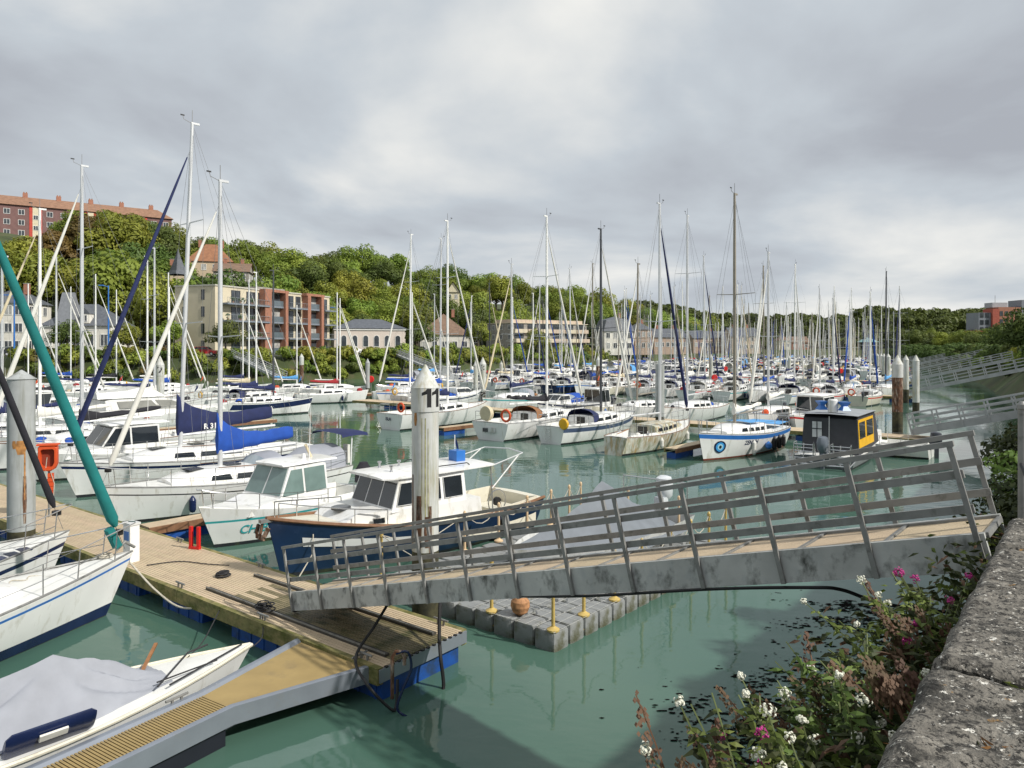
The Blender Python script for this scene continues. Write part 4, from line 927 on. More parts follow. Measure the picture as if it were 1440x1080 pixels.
# navy workboat
def blue_boat():
    bow = Vector((-5.72, 17.25)); st = Vector((.2, 22.85)); u = (bow - st); L = u.length; u.normalize()
    root = empty('cabin_workboat', (st.x, st.y, 0), hd(u), 'navy blue cabin boat with white wheelhouse and open aft cockpit behind the gangway', 'motorboat', G1)
    h = Hull(L, 2.75, .86, 1.45, .98, ts=.8, sm=.42, p=2.3, e=.3, eb=.62, rake=.45)
    h.build(root, BLUEH, BLUEH, DARKBT, DARKBT, zst=(.1, .05), n=22, band=None)
    mb = MB(); secs = []                                              # white band on the bow flare
    for side in (-1, 1):
        q = [[h.pt(s, lin(h.zs(s) * .55, h.zs(s) * .72, t), side, .008) for t in (0, .5, 1)] for s in [lin(.6, .92, i / 8) for i in range(9)]]
        mb.loft(q, WHITE)
    mb.build('white_band', root, smooth=1)
    h.deck(root, CREAM, cock=(.03, .4), floor=.3, cw=.9, n=22)
    mb = MB()
    for s in (-1, 1): mb.tube(h.rail_pts(0, 1, 18, .02, -.01, s), .045, TEAK, 6)
    mb.build('rubbing_strake', root)
    z = h.zs(.5); w = h.hb(.5) * .78; zr = 2.12
    xw = lambda x: 1 - .5 * max(0, (x / L - .6) / .3) ** 1.4
    prof = [(.3 * L, z - .06), (.3 * L, z + .42), (.66 * L, z + .46), (.76 * L, z + .5), (.8 * L, z + .3), (.81 * L, z + .05)]
    c, hw = prism_cabin(root, prof, w * 1.04, w * .95, (z, z + .5), WHITE, 'trunk_cabin', xw)
    for s in (-1, 1):
        for x in (.5 * L, .68 * L): side_window(c, [(x, z + .2), (x + .3, z + .2), (x + .3, z + .33), (x, z + .33)], hw, GLASS, s, frame=STEEL, name='porthole')
    prof = [(.36 * L, z + .4), (.36 * L, zr - .02), (.62 * L, zr - .02), (.655 * L, z + .4)]
    c, hw = prism_cabin(root, prof, w * .96, w * .84, (z + .4, zr), WHITE, 'wheelhouse', xw)
    xs = [(.375 * L, .45 * L), (.465 * L, .545 * L), (.56 * L, .635 * L)]
    for s in (-1, 1):
        for i, (a, b) in enumerate(xs): side_window(c, [(a, z + .55), (b, z + .55), (b - (.02 * L if i == 2 else 0), zr - .12), (a, zr - .12)], hw, GLASS, s, frame=WHITE)
    for a, b in ((-.95, -.36), (-.3, .3), (.36, .95)): front_window(c, prof[3], prof[2], hw, a, b, .1, GLASS)
    secs = []
    for x, k, dz in ((.22 * L, .92, 0), (.24 * L, 1.02, .03), (.45 * L, 1.06, .07), (.64 * L, 1., .04), (.675 * L, .85, .01)):
        ww = w * .9 * k; secs.append([(x, -ww, zr + .0), (x, -ww, zr + .035), (x, -ww * .7, zr + .05 + dz * .6), (x, 0, zr + .06 + dz), (x, ww * .7, zr + .05 + dz * .6), (x, ww, zr + .035), (x, ww, zr)])
    mb = MB(); mb.loft(secs, WHITE, closed=True, cap0=True, cap1=True); rf = mb.build('wheelhouse_roof', root, smooth=.8)
    mb = MB()
    for s in (-1, 1):
        mb.tube([(.32 * L, s * w * .7, zr + .08), (.33 * L, s * w * .7, zr + .14), (.45 * L, s * w * .7, zr + .15), (.46 * L, s * w * .7, zr + .1)], .016, BLACK, 5)
    mb.build('roof_grab_rail', rf)
    for x, y in ((.6 * L, .3), (.52 * L, -.3), (.58 * L, -.5)): mb = MB(); mb.lathe([(.05, 0), (.03, .05), (.03, .12), (.055, .14), (.055, .18), (0, .19)], STEEL, 8, (x, y, zr + .08)); mb.build('roof_light', rf)
    mb = MB(); mb.tube([(.5 * L, .35, zr + .1), (.5 * L, .35, zr + 2.6)], [.016, .008], WHITE, 5); mb.build('aerial', rf)
    mb = MB(); mb.box((.3 * L, 0, zr + .24), (.32, .36, .3), BLUEL); mb.tube([(.29 * L, -.2, zr + .1), (.29 * L, -.2, zr + .8)], .012, WHITE, 4); mb.build('blue_box', rf)
    mb = MB(); secs = []
    for i in range(4): secs.append([(.29 * L - .02 * i, -.2 - .035 * math.sin(i), zr + .75 - .1 * i), (.29 * L - .1 - .02 * i, -.22 + .03 * math.sin(i), zr + .62 - .12 * i)])
    mb.loft(secs, NAVY); mb.build('furled_flag', rf)
    mb = MB()
    for s in (-1, 1): mb.tube([(.24 * L, s * w * .85, zr), (.245 * L, s * w * .98, h.zs(.25))], .02, GALV, 5); mb.tube([(.24 * L, s * w * .85, zr - .02), (.08 * L, s * w * .8, zr + .22)], .018, ALU, 5); mb.tube([(.245 * L, s * w * .95, 1.5), (.1 * L, s * w * .8, zr + .18)], .02, WHITE, 5)
    mb.tube([(.08 * L, -w * .8, zr + .22), (.05 * L, 0, zr + .24), (.08 * L, w * .8, zr + .22)], .022, ALU, 5); mb.build('awning_frame', root)
    mb = MB(); mb.torus((.16 * L, .45, .95), .34, .018, STEEL, 20, 5, 'y'); mb.lathe([(0, -.06), (.13, -.05), (.13, .05), (0, .06)], BLACK, 10, (.16 * L, .45, .95), 'y'); mb.build('steering_wheel', root)
    mb = MB(); mb.box((.11 * L, 0, .5), (.9, 1.2, .4), CREAM); mb.box((.31 * L, -.5, .62), (.5, .5, .62), WHITE); mb.build('engine_box', root)
    mb = MB()
    for s in (-1, 1):
        pts = h.rail_pts(.68, .97, 6, .4, .05, s); mb.tube(pts, .016, STEEL, 5)
        for k in (0, 2, 4, 6): mb.tube([pts[k] - Vector((0, 0, .4)), pts[k]], .014, STEEL, 5)
    mb.build('bow_rail', root)
    mb = MB(); mb.box((L + .02, 0, 1.42), (.3, .14, .08), GALV); mb.beam((L + .1, 0, 1.4), (L + .18, 0, 1.02), .05, .05, RUST, up=(0, 1, 0)); mb.beam((L + .16, -.2, 1.06), (L + .16, .2, 1.06), .05, .1, RUST); mb.beam((L + .16, -.2, 1.1), (L + .08, -.26, 1.3), .05, .1, RUST); mb.beam((L + .16, .2, 1.1), (L + .08, .26, 1.3), .05, .1, RUST); mb.build('anchor', root)
    mb = MB(); mb.lathe([(0, 0), (.25, 0), (.25, .05), (.2, .07), (0, .07)], M('smoked_hatch', (.05, .055, .06), .15), 16, (.76 * L, 0, z + .49)); mb.build('deck_hatch', root)
    fender(root, h, .52, 1, NAVY, .5, .12); fender(root, h, .55, -1, NAVY, .5, .12)
    fender(root, h, .22, 1, BLACK, .45, .11)
    p = h.pt(.9, .9, 1); mb = MB(); mb.tube([Vector((.88 * L, .4, h.zs(.88))), p + Vector((0, .15, -.3)), p + Vector((.6, .5, -.75))], .014, ROPE, 5); mb.build('mooring_line', root)
blue_boat()

# floating cube dock and the covered tender on it
def cube_dock():
    u = Vector((.64, .77)).normalized(); N = Vector((.76, 13.2)); ang = hd(u)
    root = empty('cube_dock', (N.x, N.y, 0), ang, 'floating dock of grey plastic cubes with roped yellow posts under the gangway', 'dock')
    mb = MB(); secs = []
    for z, k in ((-.12, .46), (-.1, .485), (.3, .485), (.345, .44)):
        secs.append([(math.copysign(abs(math.cos(a)) ** .35, math.cos(a)) * k * .5, math.copysign(abs(math.sin(a)) ** .35, math.sin(a)) * k * .5, z) for a in [i * math.pi / 6 + math.pi / 12 for i in range(12)]])
    mb.loft(secs, CUBE, closed=True, cap1=True); c0 = mb.build('float_cube', root, smooth=.6); first = True
    for i in range(16):
        for j in range(10):
            if 4 <= i <= 13 and 3 <= j <= 6: continue
            o = c0 if first else c0.copy()
            if not first: col.objects.link(o)
            first = False; o.location = (.25 + i * .5, .25 + j * .5, .02 * math.sin(i * 1.3 + j))
    mb = MB()
    NET = M('dock_net', (.5, .5, .47), .8)
    for k in range(0, 16): mb.tube([(.02 + k * .25, -.0, .365), (.02 + k * .25, 2.2, .372)], .0035, NET, 3)
    for k in range(0, 10): mb.tube([(0, .02 + k * .22, .365), (4., .02 + k * .22, .372)], .0035, NET, 3)
    mb.build('anti_slip_net', root, smooth=0, kind='stuff')
    posts = [(x, .12) for x in (.12, 1.1, 2.2, 3.3, 4.6, 5.6, 6.6, 7.6)] + [(.12, y) for y in (1.6, 4.85)] + [(x, 4.85) for x in (2.8, 4.1, 5.3, 6.4, 7.3, 7.9)] + [(7.9, 3.2), (7.9, 1.6)]
    for k, (x, y) in enumerate(posts):
        mb = MB(); m = GOLD if (y < .2 or x < .2) else PALEP
        mb.lathe([(0, -.25), (.05, -.25), (.05, .05), (.09, .07), (.1, .12), (.06, .16), (.06, .3), (.12, .35), (.12, .38), (.036, .43), (.03, 1.25), (.042, 1.27), (.042, 1.34), (.02, 1.38), (0, 1.38)], m, 10); p = mb.build('post', root); p.location = (x, y, 0)
    mb = MB()
    def run(l):
        for a, b in zip(l[:-1], l[1:]): mb.tube([Vector((*lin(Vector(a), Vector(b), t), 1.3 - .35 * math.sin(math.pi * t))) for t in [i / 6 for i in range(7)]], .011, ROPE, 4)
    run(posts[:8]); run([posts[0], posts[8], posts[9]]); run(posts[9:16]); mb.build('rope_line', root)
    mb = MB(); mb.lathe([(0, .32), (.08, .325), (.15, .38), (.185, .48), (.175, .58), (.1, .67), (.04, .71), (0, .72)], M('faded_buoy', (.4, .2, .09), .75, var=.4, scale=12), 14, (.32, 1.05, 0)); b = mb.build('mooring_buoy', None)
    b.location = (N.x, N.y, .05); b.rotation_euler.z = ang; tag(b, 'faded orange ball buoy lying on the cube dock', 'buoy')
    # the tender, bow to the pontoon
    L = 6.6; st = N + u * 8.2 + Vector((-u.y, u.x)) * 2.35
    t = empty('tender', (st.x, st.y, 0), hd(-u), 'motor tender under a peaked slate grey cover on the cube dock', 'boat')
    h = Hull(L, 2.4, .85, 1.1, .85, ts=.9, sm=.4, p=2.4, e=.2, rake=.6, draft=-.05)
    h.build(t, GREYW, None, GREYW, GREYW, n=14)
    secs = []; n = 24
    for i in range(n + 1):
        f = i / n; x = lin(.5, L - .05, f); s = x / L; b = h.hb(s) + .05
        rz = interp(f, [0, .15, .3, .42, .55, .75, 1], [1.0, 1.25, 1.75, 2.1, 1.65, 1.35, 1.12]); ze = h.zs(s) - .28
        row = []
        for k in range(19):
            y = lin(-1, 1, k / 18); a = abs(y); zz = lin(ze, rz, (1 - a) ** .85) - .1 * math.sin(math.pi * a) + .05 * mnoise.noise(Vector((f * 9, y * 5, 1))) + .05 * math.sin(a * 12 + f * 15) * a * (1 - a)
            row.append((x, b * (y if a < .75 else math.copysign(min(1, .75 + (a - .75) * 1.3), y)), zz))
        secs.append(row)
    mb = MB(); mb.loft(secs, M('slate_cover', (.17, .19, .215), .75, var=.12, bump=.4, bscale=5), cap1=True); mb.build('boat_cover', t, smooth=1.2)
    outboard(t, -.02, 0, 1.1, 1.35, M('white_engine', (.62, .65, .68), .3))
    mb = MB(); mb.tube([(.3, -1, .8), (.3, -1, 1.75), (.3, 1, 1.75), (.3, 1, .8)], .022, STEEL, 6); mb.build('stern_arch', t)
cube_dock()

# black striped sloop with bright blue boom cover
u = Vector((-.66, -.75)).normalized()
bow = Vector((-12.5, 22.3)); L = 8.6; st = bow - u * L
r4, h4 = sailboat(st, u, L, 'white yacht with twin black side stripes, bright blue boom cover and grey cockpit tent', G1, B=2.95, lod=0, stripe=BLACK, H=11.1, mast=ALU, cover=CV['blue'], genoa=CV['white'], sm=.55, seed=3, fb=.9,
                  cov_h=1.35, boom=2.9, extras=False, hood=CV['grey'], sh=(.24, .2))
sprayhood(r4, .03 * L, h4.zs(.1) + .02, h4.hb(.1) * .8, CV['grey'], h=.8, L=2.3, clear=False)
mb = MB(); mb.tube([(.0, -.9, .9), (-.1, -.85, 2.1), (-.1, .85, 2.1), (.0, .9, .9)], .03, WHITE, 6); mb.build('stern_arch', r4)
mb = MB(); secs = [[(-.75 + .3 * i, y, 2.24 - .05 * (i / 2 - 1) ** 2 - (.16 if abs(y) > .95 else .06 * y * y)) for y in (-1.0, -.94, -.5, 0, .5, .94, 1.0)] for i in range(5)]; mb.loft(secs, CV['navy']); mb.build('bimini_top', r4, smooth=1.2)
for s in (.3, .46, .72): fender(r4, h4, s, 1, NAVY, .5, .11)
for s in (.2, .7): fender(r4, h4, s, -1, NAVY, .5, .11)
mb = MB(); mb.box((-.1, .5, 1.35), (.12, .3, .7), CV['white']); mb.box((-.17, .5, 1.35), (.02, .06, .6), REDP); mb.build('life_sling', r4)
bow = Vector((-16.1, 26.3)); L = 10; st = bow - u * L
r5, h5 = sailboat(st, u, L, 'white yacht with long navy boom cover marked 310 and navy furled headsail', G1, B=3.3, lod=0, stripe=NAVY, H=14.5, mast=ALU, cover=CV['navy'], genoa=CV['navy'], sm=.57, seed=4, fb=.98, cov_h=1.6, boom=4.2, hood=CV['white'], tilt=(-.55, -.1), gr=.095, extras=False)
vs, fs = text_mesh('R 310', .3, .01); x0 = .57 * L - .9
for side in (1,):
    mb = MB(); mb.add([(x0 - a, .165, h5.zs(.57) + 1.08 + b) for a, b in vs], fs, WHITE); mb.build('sail_cover_number', r5, smooth=0)
G2 = 'boats at the left end of the foreground pontoon'
motorboat(Vector((-19.6, 29.3)) - u * 8, u, 8, 'white cruiser with black rear screen behind the teal furled headsail', G2, lod=1, style='hardtop', seed=5, engine=False)
sailboat(Vector((-23, 32)) - u * 10, u, 10, 'white yacht with grey furled headsail and tall mast, second from left edge', G2, lod=1, H=14, mast=ALU, genoa=CV['white'], cover=CV['black'], sm=.6, seed=6, gr=.1)
sailboat(Vector((-26.4, 34.6)) - u * 9, u, 9, 'white yacht with cream furled headsail at the left edge of the photo', G2, lod=1, H=12.4, mast=ALUW, genoa=CV['cream'], cover=CV['white'], sm=.58, seed=8)
sailboat(Vector((-29.8, 37.2)) - u * 8, u, 8, 'small white yacht with blue hull band beyond the left edge piling', G2, lod=1, H=10.3, mast=ALU, cover=CV['navy'], stripe=BLUEL, seed=9, top=GREYW)
UB = Vector((.64, .77)).normalized()
motorboat((-27.4, 44.4), UB, 11.6, 'large white flybridge motor yacht with grey side windows', G2, B=3.8, lod=1, style='fly', seed=10, engine=False, fm=1.05, name='motor_yacht')
sailboat((-22.6, 57.2), Vector((.86, .5)).normalized(), 7.2, 'navy hulled motor sailer with white wheelhouse and dark mast', G2, lod=1, top=WHITE, stripe=NAVY, H=11.5, mast=ALUD, cover=CV['navy'], seed=11, sh=(.5, .08), fb=1.0)
motorboat((-35.5, 47), UB, 9, 'white cruiser with navy canopy left of the flybridge yacht', G2, lod=1, style='pilot', seed=12, canvas=CV['navy'])
sailboat((-31, 53), UB, 9.5, 'white yacht with white boom cover behind the flybridge yacht', G2, lod=1, H=13, cover=CV['white'], seed=13)
sailboat((-39.5, 55), UB, 9, 'white yacht with black boom cover far left behind the grey piling', G2, lod=1, H=12.5, cover=CV['black'], seed=14, genoa=CV['white'])
sailboat((-35, 60), UB, 9.5, 'white yacht with dark mast and navy cover far left', G2, lod=1, H=13.2, mast=ALUW, cover=CV['navy'], seed=15)
sailboat((-26, 62), UB, 9, 'white yacht with dark sprayhood behind the navy motor sailer', G2, lod=1, H=12.0, mast=ALUW, cover=CV['navy'], seed=16, hood=CV['navy'])
# ---------------------------------------------------------------- second pontoon, near side
G3 = 'boats on the near side of the second pontoon'
r, h = sailboat((-8.0, 48.2), UB, 9.6, 'white yacht seen from its rounded stern, partly hidden behind piling 11', G3, lod=1, H=14.3, mast=ALUW, cover=CV['navy'], hood=CV['navy'], genoa=CV['white'], seed=21, fb=1.0, ts=.8, extras=False)
lifebuoy(r, (.2, -.9, 1.5), ORANGE); vs, fs = text_mesh('ISLA', .28, .01)
mb = MB(); mb.add([(-.02 + .0 * b, .35 - a, .62 + b) for a, b in vs], fs, NAVY); mb.build('lettering', r, smooth=0)
r, h = sailboat((-1.3, 42.8), UB, 9.8, 'white yacht with open stern, orange lifebuoy and dark boom cover', G3, lod=1, H=13.7, mast=ALUW, cover=CV['black'], hood=CV['brown'], seed=22, fb=1.0, ts=.85, genoa=CV['white'], extras=False)
lifebuoy(r, (.1, -1.15, 1.5), ORANGE, .32); mb = MB(); mb.lathe([(0, -.15), (.42, -.14), (.46, 0), (.42, .14), (0, .15)], CV['cream'], 18, (.15, .35, 1.55), 'x'); mb.build('drum', r)
mb = MB(); mb.box((-.01, 0, .62), (.04, .9, .3), GREYW); mb.box((-.03, .3, .6), (.04, .4, .22), GLASS); mb.build('swim_platform', r, smooth=0)
r, h = sailboat((2.1, 41.2), UB, 9.3, 'white yacht with navy sheer band and yellow buoy on the stern rail', G3, lod=1, H=12.6, mast=ALUD, stripe=M('slate_blue', (.07, .1, .18), .35), hood=CV['navy'], seed=23, fb=.95, ts=.62, sh=(.3, .06), cover=None, genoa=CV['white'], extras=False)
lifebuoy(r, (.0, -.95, 1.25), YELB, .2); mb = MB(); mb.lathe([(0, -.1), (.28, -.09), (.33, 0), (.28, .09), (0, .1)], YELB, 16, (-.05, -1.0, 1.2), 'x'); mb.build('horseshoe_buoy', r)
mb = MB(); mb.tube([(-.05, .25, .15), (-.03, .25, 1.1)], .016, STEEL, 4); mb.tube([(-.05, -.05, .15), (-.03, -.05, 1.1)], .016, STEEL, 4)
for k in range(4): mb.tube([(-.05, -.05, .25 + .2 * k), (-.05, .25, .25 + .2 * k)], .014, STEEL, 4)
mb.build('stern_ladder', r)
r, h = sailboat((5.2, 37.2), UB, 8.2, 'neglected grimy yacht with rust and algae streaks on its hull', G3, lod=1, top=GRIMY, roof=GRIMY, H=13.3, mast=ALU, genoa=CV['navy'], gr=.09, seed=24, fb=.85, ts=.5, winds=4, hull_kw=dict(srake=.3))
uz = Vector((-.68, -.73)).normalized(); stz = Vector((8.8, 34.9)) - uz * 8.4
r, h = sailboat(stz, uz, 8.4, 'white and blue yacht ZENITH with a blue eye emblem on its bow', G3, lod=1, top=WHITE, stripe=BLUEL, boot=REDBT, H=13.2, mast=ALUB, seed=25, fb=1.05, ts=.7, cover=CV['white'], sh=(.24, .03), winds=4, extras=False, roof=WHITE, spread=(.58,), hull_kw=dict(eb=.45))
mb = MB(); h.disc(mb, .87, .64, 1, .36, .3, NAVY, .01); h.disc(mb, .87, .64, 1, .25, .23, M('eye_blue', (.05, .36, .8), .4), .016); h.disc(mb, .87, .64, 1, .16, .15, M('eye_pale', (.4, .7, .85), .4), .022); h.disc(mb, .87, .64, 1, .08, .08, BLACK, .028); mb.build('eye_emblem', r, smooth=0)
h.text(r, 'ZENITH', .3, .68, .64, 1, NAVY, 0., .004)
fender(r, h, .6, 1, CV['white'], .7, .11); fender(r, h, .36, 1, BLACK, .7, .12, .5); fender(r, h, .28, 1, BLACK, .7, .12, .5); fender(r, h, .2, 1, BLACK, .6, .12, .5); fender(r, h, .45, 1, BLUEL, .35, .17, .45)
mb = MB()
secs = [[(x, y, h.zs(x / 8.4) + .48 + .1 * math.cos(y * 1.2)) for y in (-.8, -.4, 0, .4, .8)] for x in (3.3, 3.9, 4.6)]; mb.loft(secs, SKYB); secs = [[(x, y * h.hb(x / 8.4), h.zs(x / 8.4) + .32) for y in (-.9, -.88, 0, .88, .9)] for x in (.4, 1.2, 2.1)]; mb.loft(secs, SKYB); mb.build('light_blue_canvas', r, smooth=1)
def grey_launch():
    u = Vector((.6, .8)).normalized(); st = Vector((14.0, 33.2)); L = 7.6
    root = empty('passenger_launch', (st.x, st.y, 0), hd(u), 'launch with grey canvas cabin, yellow window frames and twin stern ladders', 'motorboat', G3)
    h = Hull(L, 2.7, .55, .8, .5, ts=.96, sm=.35, p=2.8, e=.15, rake=.6); h.build(root, M('launch_grey', (.2, .21, .22), .5), None, DARKBT, DARKBT, n=12); h.deck(root, DECKW, None, n=10)
    CVG = M('charcoal_canvas', (.045, .047, .055), .7, var=.15); prof = [(1.0, .5), (1.05, 2.15), (1.3, 2.28), (4.6, 2.28), (5.0, 2.1), (5.5, .75)]
    c, hw = prism_cabin(root, prof, 1.24, 1.16, (.5, 2.2), CVG, 'canvas_cabin')
    mb = MB(); secs = [[(x, y, 2.3 + .07 * math.cos(y)) for y in (-1.25, -1.1, 0, 1.1, 1.25)] for x in (.85, 2., 3.6, 4.75)]; mb.loft(secs, M('grey_roof', (.3, .32, .34), .6)); mb.loft([[(p[0], p[1], p[2] - .05) for p in s] for s in secs], CVG); mb.build('roof_panel', root, smooth=.6)
    for a, b in ((1.25, 2.5), (2.75, 4.2)):
        side_window(c, [(a - .12, .85), (b + .12, .85), (b + .12, 2.12), (a - .12, 2.12)], hw, YELB, -1, .02, name='yellow_frame'); side_window(c, [(a + .05, 1.25), (b - .05, 1.25), (b - .05, 2.0), (a + .05, 2.0)], hw, GLASS, -1, .035)
        side_window(c, [(a + .05, 1.25), (b - .05, 1.25), (b - .05, 2.0), (a + .05, 2.0)], hw, GLASS, 1, .02)
    mb = MB(); mb.box((1.0, .55, 1.62), (.03, .42, .72), M('pale_vinyl', (.55, .57, .58), .2)); mb.box((.985, .55, 1.62), (.03, .04, .72), CVG); mb.box((.985, .55, 1.65), (.03, .42, .04), CVG)
    mb.build('rear_window', root, smooth=0)
    mb = MB(); mb.tube([(.9, 0, .5), (.95, 0, 2.25)], .02, ALU, 5); mb.build('tent_pole', root)
    for y in (-.78, .78):
        mb = MB()
        for k in (-.38, .38): mb.tube([(.15, y + k, .45), (-.12, y + k, 1.15), (-.35, y + k * 1.1, 1.1), (-.4, y + k * 1.1, .2)], .028, STEEL, 6)
        for k in range(6): mb.tube([(-.36 - .01 * k, y - .4, 1.05 - k * .15), (-.36 - .01 * k, y + .4, 1.05 - k * .15)], .022, STEEL, 5)
        mb.tube([(-.38, y, .2), (-.3, y, 1.1)], .03, STEEL, 5); mb.build('stern_ladder', root)
    mb = MB(); mb.tube([(.1, -1.25, .35), (-.5, -1.2, .22), (-.55, 0, .2), (-.5, 1.2, .22), (.1, 1.25, .35)], .045, STEEL, 6); mb.build('stern_guard', root)
    outboard(root, .05, 0, .75, 1.4, M('engine_grey', (.13, .15, .18), .3))
    mb = MB()
    mb.lathe([(0, 0), (.22, 0), (.22, .55), (.18, .6), (0, .6)], WHITE, 14, (1.6, 0, 2.4)); mb.build('roof_drum', root)
    for s in (-1, 1):
        mb = MB(); mb.lathe([(.0, -.2), (.3, -.2), (.14, 0), (.3, .2), (0, .2)], BLUEL, 4, (1.6, s * .5, 2.7), 'z'); mb.build('blue_marker', root, smooth=0)
    return root
grey_launch()
motorboat((20.5, 36.2), Vector((-.79, .613)), 5.2, 'small white open boat lying by the rust brown piling', G3, lod=1, style='open', seed=27, fm=.6)

# ---------------------------------------------------------------- the rows behind
COVN = ['navy', 'navy', 'blue', 'blue', 'white', 'white', 'black', 'sky', 'red', 'cream', None, None, 'blue']
def fill_row(k, side, s_from, s_to, lod, rnd, step=3.12):
    E = Vector(ENDS[k]); v = Vector(VK[k]); nrm = Vector((v.y, -v.x))          # away from the camera
    s = s_from; i = 0
    while s < s_to:
        s += step + rnd.uniform(-.2, .4); i += 1
        if rnd.random() < .05: continue
        L = rnd.uniform(6.6, 10.0); off = 1.25
        edge = E + v * s + nrm * (off * side)
        bow_in = rnd.random() < .7
        hdv = nrm * (-side if bow_in else side)
        hdv = (hdv + v * rnd.uniform(-.05, .05)).normalized(); st = edge + nrm * (side * L) if bow_in else edge
        if basin_dist(st.x, st.y) > -2 or basin_dist(*(st + hdv * L)) > -2: continue
        motor = rnd.random() < (.34 if k < 5 else .42); grp = 'boats on the %s pontoon' % ORD[k - 1]; wh = 'near' if side < 0 else 'far'
        place = '%s from the gangway, %s side of the %s pontoon' % (ORD[min(i, 20) - 1], wh, ORD[k - 1])
        top = rnd.choice((WHITE, WHITE, WHITE, WHITE, GREYW, CREAM, WHITE, NAVY if rnd.random() < .35 else WHITE, BLUEH if rnd.random() < .3 else WHITE)); sd = k * 1000 + (0 if side < 0 else 500) + i
        if motor:
            st_ = rnd.choice(('hardtop', 'pilot', 'cuddy', 'hardtop', 'cuddy', 'open')); L2 = L * .8; st = edge + nrm * (side * L2) if bow_in else edge
            cn = rnd.choice(('navy', 'blue', 'white', 'grey', None, None, 'sky'))
            lb = '%s %s motorboat, %s' % ('navy' if top in (NAVY, BLUEH) else 'cream' if top == CREAM else 'white', {'hardtop': 'hardtop', 'pilot': 'wheelhouse', 'cuddy': 'cuddy', 'open': 'open'}[st_], place)
            motorboat(st, hdv, L2, lb, grp, lod=lod, top=top, style=st_, seed=sd, canvas=CV[cn] if cn else None, stripe=rnd.choice((None, NAVY, BLUEL, None, REDP)), engine=rnd.random() < .7)
        else:
            cn = rnd.choice(COVN); gn = rnd.choice((None, 'white', 'white', 'navy', 'blue', 'cream', 'white')); hn = rnd.choice((None, None, 'navy', 'blue', 'white', 'grey', 'navy'))
            lb = '%s yacht%s, %s' % ('navy' if top in (NAVY, BLUEH) else 'cream' if top == CREAM else 'white', '' if not cn else ', %s boom cover' % ('azure' if cn == 'sky' else cn), place)
            sailboat(st, hdv, L, lb, grp, lod=lod, top=top, H=L * rnd.uniform(1.22, 1.58) + .8, mast=rnd.choice((ALU, ALU, ALUW, ALUW, ALUW, ALUB, ALUD if rnd.random() < .4 else ALU)), cover=CV[cn] if cn else None, genoa=CV[gn] if gn else None,
                     hood=CV[hn] if hn else None, stripe=rnd.choice((None, None, NAVY, BLUEL, REDP, TEALS if rnd.random() < .3 else None)), seed=sd, tilt=(rnd.uniform(-.25, .15), rnd.uniform(-.12, .12)))
RND = random.Random(42)
fill_row(2, 1, 1, 44, 1, RND)
for k in range(3, 9):
    lod = 1 if k == 3 else 2 if k < 6 else 3
    fill_row(k, -1, 0, ROWLEN[k] - 1, lod, RND); fill_row(k, 1, 0, ROWLEN[k] - 1, lod, RND)
# white yachts below the left bank
G5 = 'white yachts below the left bank'
for (x, y, hx, hy, L, lb, cv) in ((-27.2, 80.5, .97, .22, 6.5, 'white yacht with blue boom cover below the brick apartment block', 'sky'), (-22.5, 79.5, .985, .17, 7., 'long low white yacht below the arched hall', None), (-14.0, 74, .95, .3, 7.2, 'white yacht with bright blue cover just left of piling 11', 'blue'),
                              (-34, 82, .9, .4, 7., 'white yacht with navy cover below the left bank gangway', 'navy'), (-42, 80, .9, .4, 8, 'white yacht with white cover below the left bank hedge', 'white'), (-15.5, 84, .95, .3, 7.5, 'white yacht with navy cover in front of the yellow shrub', 'navy'), (-50, 84, .9, .4, 8, 'white yacht with black cover below the slate roofed villa', 'black'), (-30, 71, .9, .4, 8, 'white yacht with cream cover at the pontoon below the left bank', 'cream'), (-38, 70.5, .88, .45, 8.5, 'white yacht with blue cover behind the flybridge yacht mast', 'blue'), (-46, 72, .88, .45, 8.5, 'white yacht with navy cover left of the piling marked 2', 'navy'), (-55, 76, .9, .4, 8, 'white yacht with white cover far left below the white house', 'white'), (-58, 88, .9, .4, 8.5, 'white yacht with blue cover far left close to the bank', 'blue'), (-20.5, 70, .9, .42, 7, 'white yacht with red cover beyond the navy motor sailer', 'red')):
    sailboat((x, y), Vector((hx, hy)).normalized(), L, lb, G5, lod=2, H=L * 1.35 + 1.2, mast=ALUW, cover=CV[cv] if cv else None, genoa=CV['white'], seed=int(x * 10))
# moored row towards the yellow shrub
def life_post(x, y, label, z0=.5):
    root = empty('lifebuoy_post', (x, y, 0), 0, label, 'lifebuoy post'); mb = MB(); mb.tube([(0, 0, z0), (0, 0, z0 + 1.2)], .05, GALV, 6); mb.build('post', root)
    mb = MB(); secs = [[(math.cos(a) * r, d, z0 + 1.35 + math.sin(a) * r * 1.1) for a in [i * math.pi / 7 for i in range(14)]] for r, d in ((.3, -.16), (.34, -.1), (.34, .1), (.25, .14))]; mb.loft(secs, REDP, closed=True, cap0=True, cap1=True); mb.build('housing', root)
life_post(-15.3, 80.2, 'small red lifebuoy post on the far pontoon below the arched hall')
for i, (k, s, nm) in enumerate(((3, 20, 'third'), (4, 10, 'fourth'), (4, 27, 'fourth'), (5, 16, 'fifth'), (6, 14, 'sixth'))):
    p = Vector(ENDS[k]) + Vector(VK[k]) * s; life_post(p.x, p.y, 'red lifebuoy post on the %s pontoon, %s' % (nm, ('among the cruisers', 'near its gangway end', 'further from the gangway', 'in the far moorings', 'small and far away')[i]), .5)
